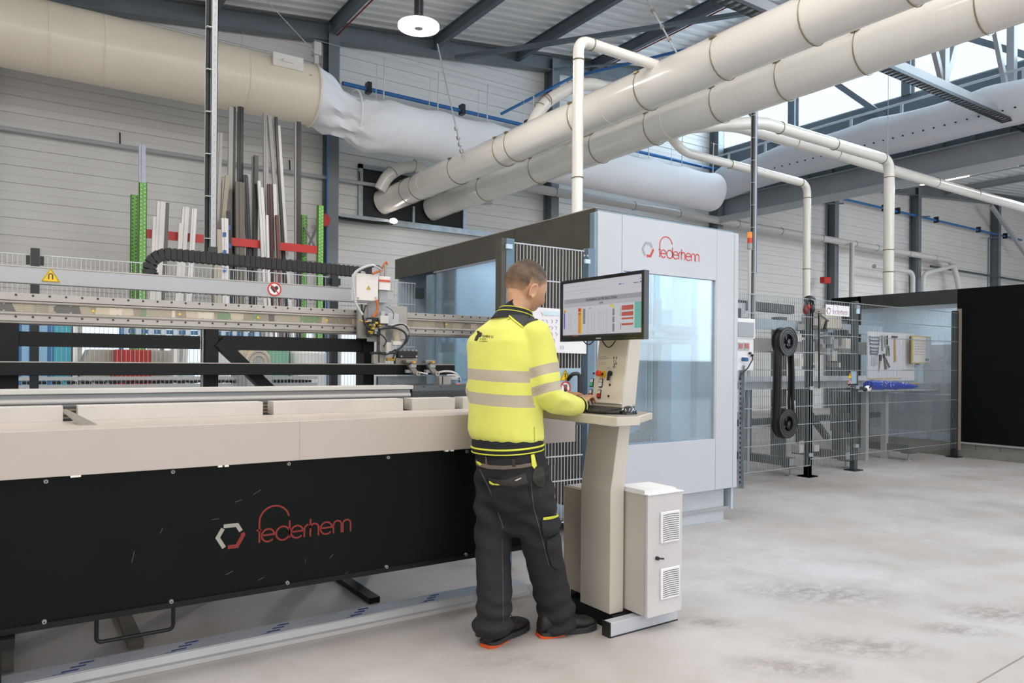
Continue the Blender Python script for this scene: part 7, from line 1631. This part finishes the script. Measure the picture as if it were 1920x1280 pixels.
patch('cargo_pocket', [(1023, 1012), (1048, 998), (1051, 1030), (1053, 1060), (1044, 1067), (1033, 1060), (1026, 1035)], bvT, TR, person, .007, .003, 'cargo pocket'); patch('cargo_flap', [(1013, 975), (1044, 970), (1047, 996), (1020, 1006), (1015, 990)], bvT, TR, person, .007, .003, 'upper cargo pocket')
for nm, pl in (('seam', [(899, 880), (901, 880), (926, 930), (945, 990), (943, 991), (924, 932)]), ('seam', [(995, 905), (996.5, 905), (1001, 950), (1015, 1000), (1030, 1060), (1028.5, 1061), (1013.5, 1001), (999.5, 951)]), ('seam', [(941, 1010), (942, 1010), (943.5, 1090), (944, 1170), (943, 1170), (942.3, 1090)])): patch(nm, pl, bvT, STITCH, person, .0012, .0006, res=6)
# ---- shoes
SHOE = mat('shoe_black', '1d1c1a', .6, vary=(20, .2), bump=(120, .3)); SOLE = mat('sole_dark', '26282a', .6); ORS = mat('sole_orange', 'd1521a', .5); LACE = mat('lace_dark', '2e2a25', .7)
def shoe(hx, tx, lab):
    hl = Vector((hx[0], hx[1], 0)); d = Vector((tx[0]-hx[0], tx[1]-hx[1], 0)); L = d.length; d.normalize(); s = Vector((-d.y, d.x, 0)); n = 24
    W = [(0, .026), (.03, .036), (.12, .040), (.3, .039), (.45, .038), (.6, .047), (.75, .052), (.88, .046), (.96, .032), (1, .012)]
    Ht = [(0, .075), (.03, .098), (.12, .112), (.3, .115), (.42, .098), (.55, .078), (.7, .066), (.85, .06), (.95, .048), (1, .034)]
    ip = lambda T, x: next((a[1]+(b[1]-a[1])*(x-a[0])/(b[0]-a[0]) for a, b in zip(T, T[1:]) if x <= b[0]), T[-1][1])
    secs = []; so = []
    for i in range(33):
        x = i/32; w_, h_ = ip(W, x), ip(Ht, x); c = hl+d*L*x
        secs.append([c+s*w_*math.copysign(abs(math.cos(2*math.pi*j/n))**.75, math.cos(2*math.pi*j/n))+FU*(.018+(h_-.018)*(.5+.5*math.sin(2*math.pi*j/n))) for j in range(n)])
        so.append([c+s*(w_+.004)*q for q in (1, -1)]+[c-s*(w_+.004)+FU*(.026+.006*(x > .8)), c+s*(w_+.004)+FU*(.026+.006*(x > .8))])
    sh_ = thing_part = lofted(secs).build('shoe', SHOE, person, label=lab, angle=60)
    for r in so:
        for q in (0, 1): r[q] = r[q]+FU*.004
    lofted(so).build('sole', SOLE, sh_, bevel=.002)
    acc = []
    for i in range(15):
        x = -.022+.40*i/14; x0 = max(0, x); w_ = (ip(W, x0)+.0052)*(.8 if i == 0 else 1); c = hl+d*L*x; top = .006+.009*max(0, 1-i/7)
        acc.append([c+s*w_+FU*.001, c-s*w_+FU*.001, c-s*w_+FU*top, c+s*w_+FU*top])
    lofted(acc).build('heel_accent', ORS, sh_, label='orange heel edge')
    lc = MB()
    for k in range(5):
        x = .42+.065*k; c = hl+d*L*x; h_ = ip(Ht, x); w_ = ip(W, x)*.55; lc.tube([c+s*w_*1.1+FU*(h_-.012), c+FU*(h_+.003)+d*.006, c-s*w_*1.1+FU*(h_-.012)], .0026, 6); lc.tube([c+s*w_+FU*(h_-.012), c+d*L*.05+FU*(h_-.002), c+d*L*.065-s*w_+FU*(h_-.02)], .0024, 6)
    c = hl+d*L*.44; h_ = ip(Ht, .44); lc.tube([c+FU*h_, c-s*.03+FU*(h_+.008), c-s*.045+FU*(h_-.03)], .0025, 6); lc.tube([c+FU*h_, c-s*.02+d*.03+FU*(h_+.004), c-s*.05+d*.04+FU*(h_-.05)], .0025, 6)
    lc.build('laces', LACE, sh_)
shoe((1.728, 2.732), (2.025, 2.852), 'left black shoe'); shoe((2.000, 2.707), (2.296, 2.660), 'right black shoe')
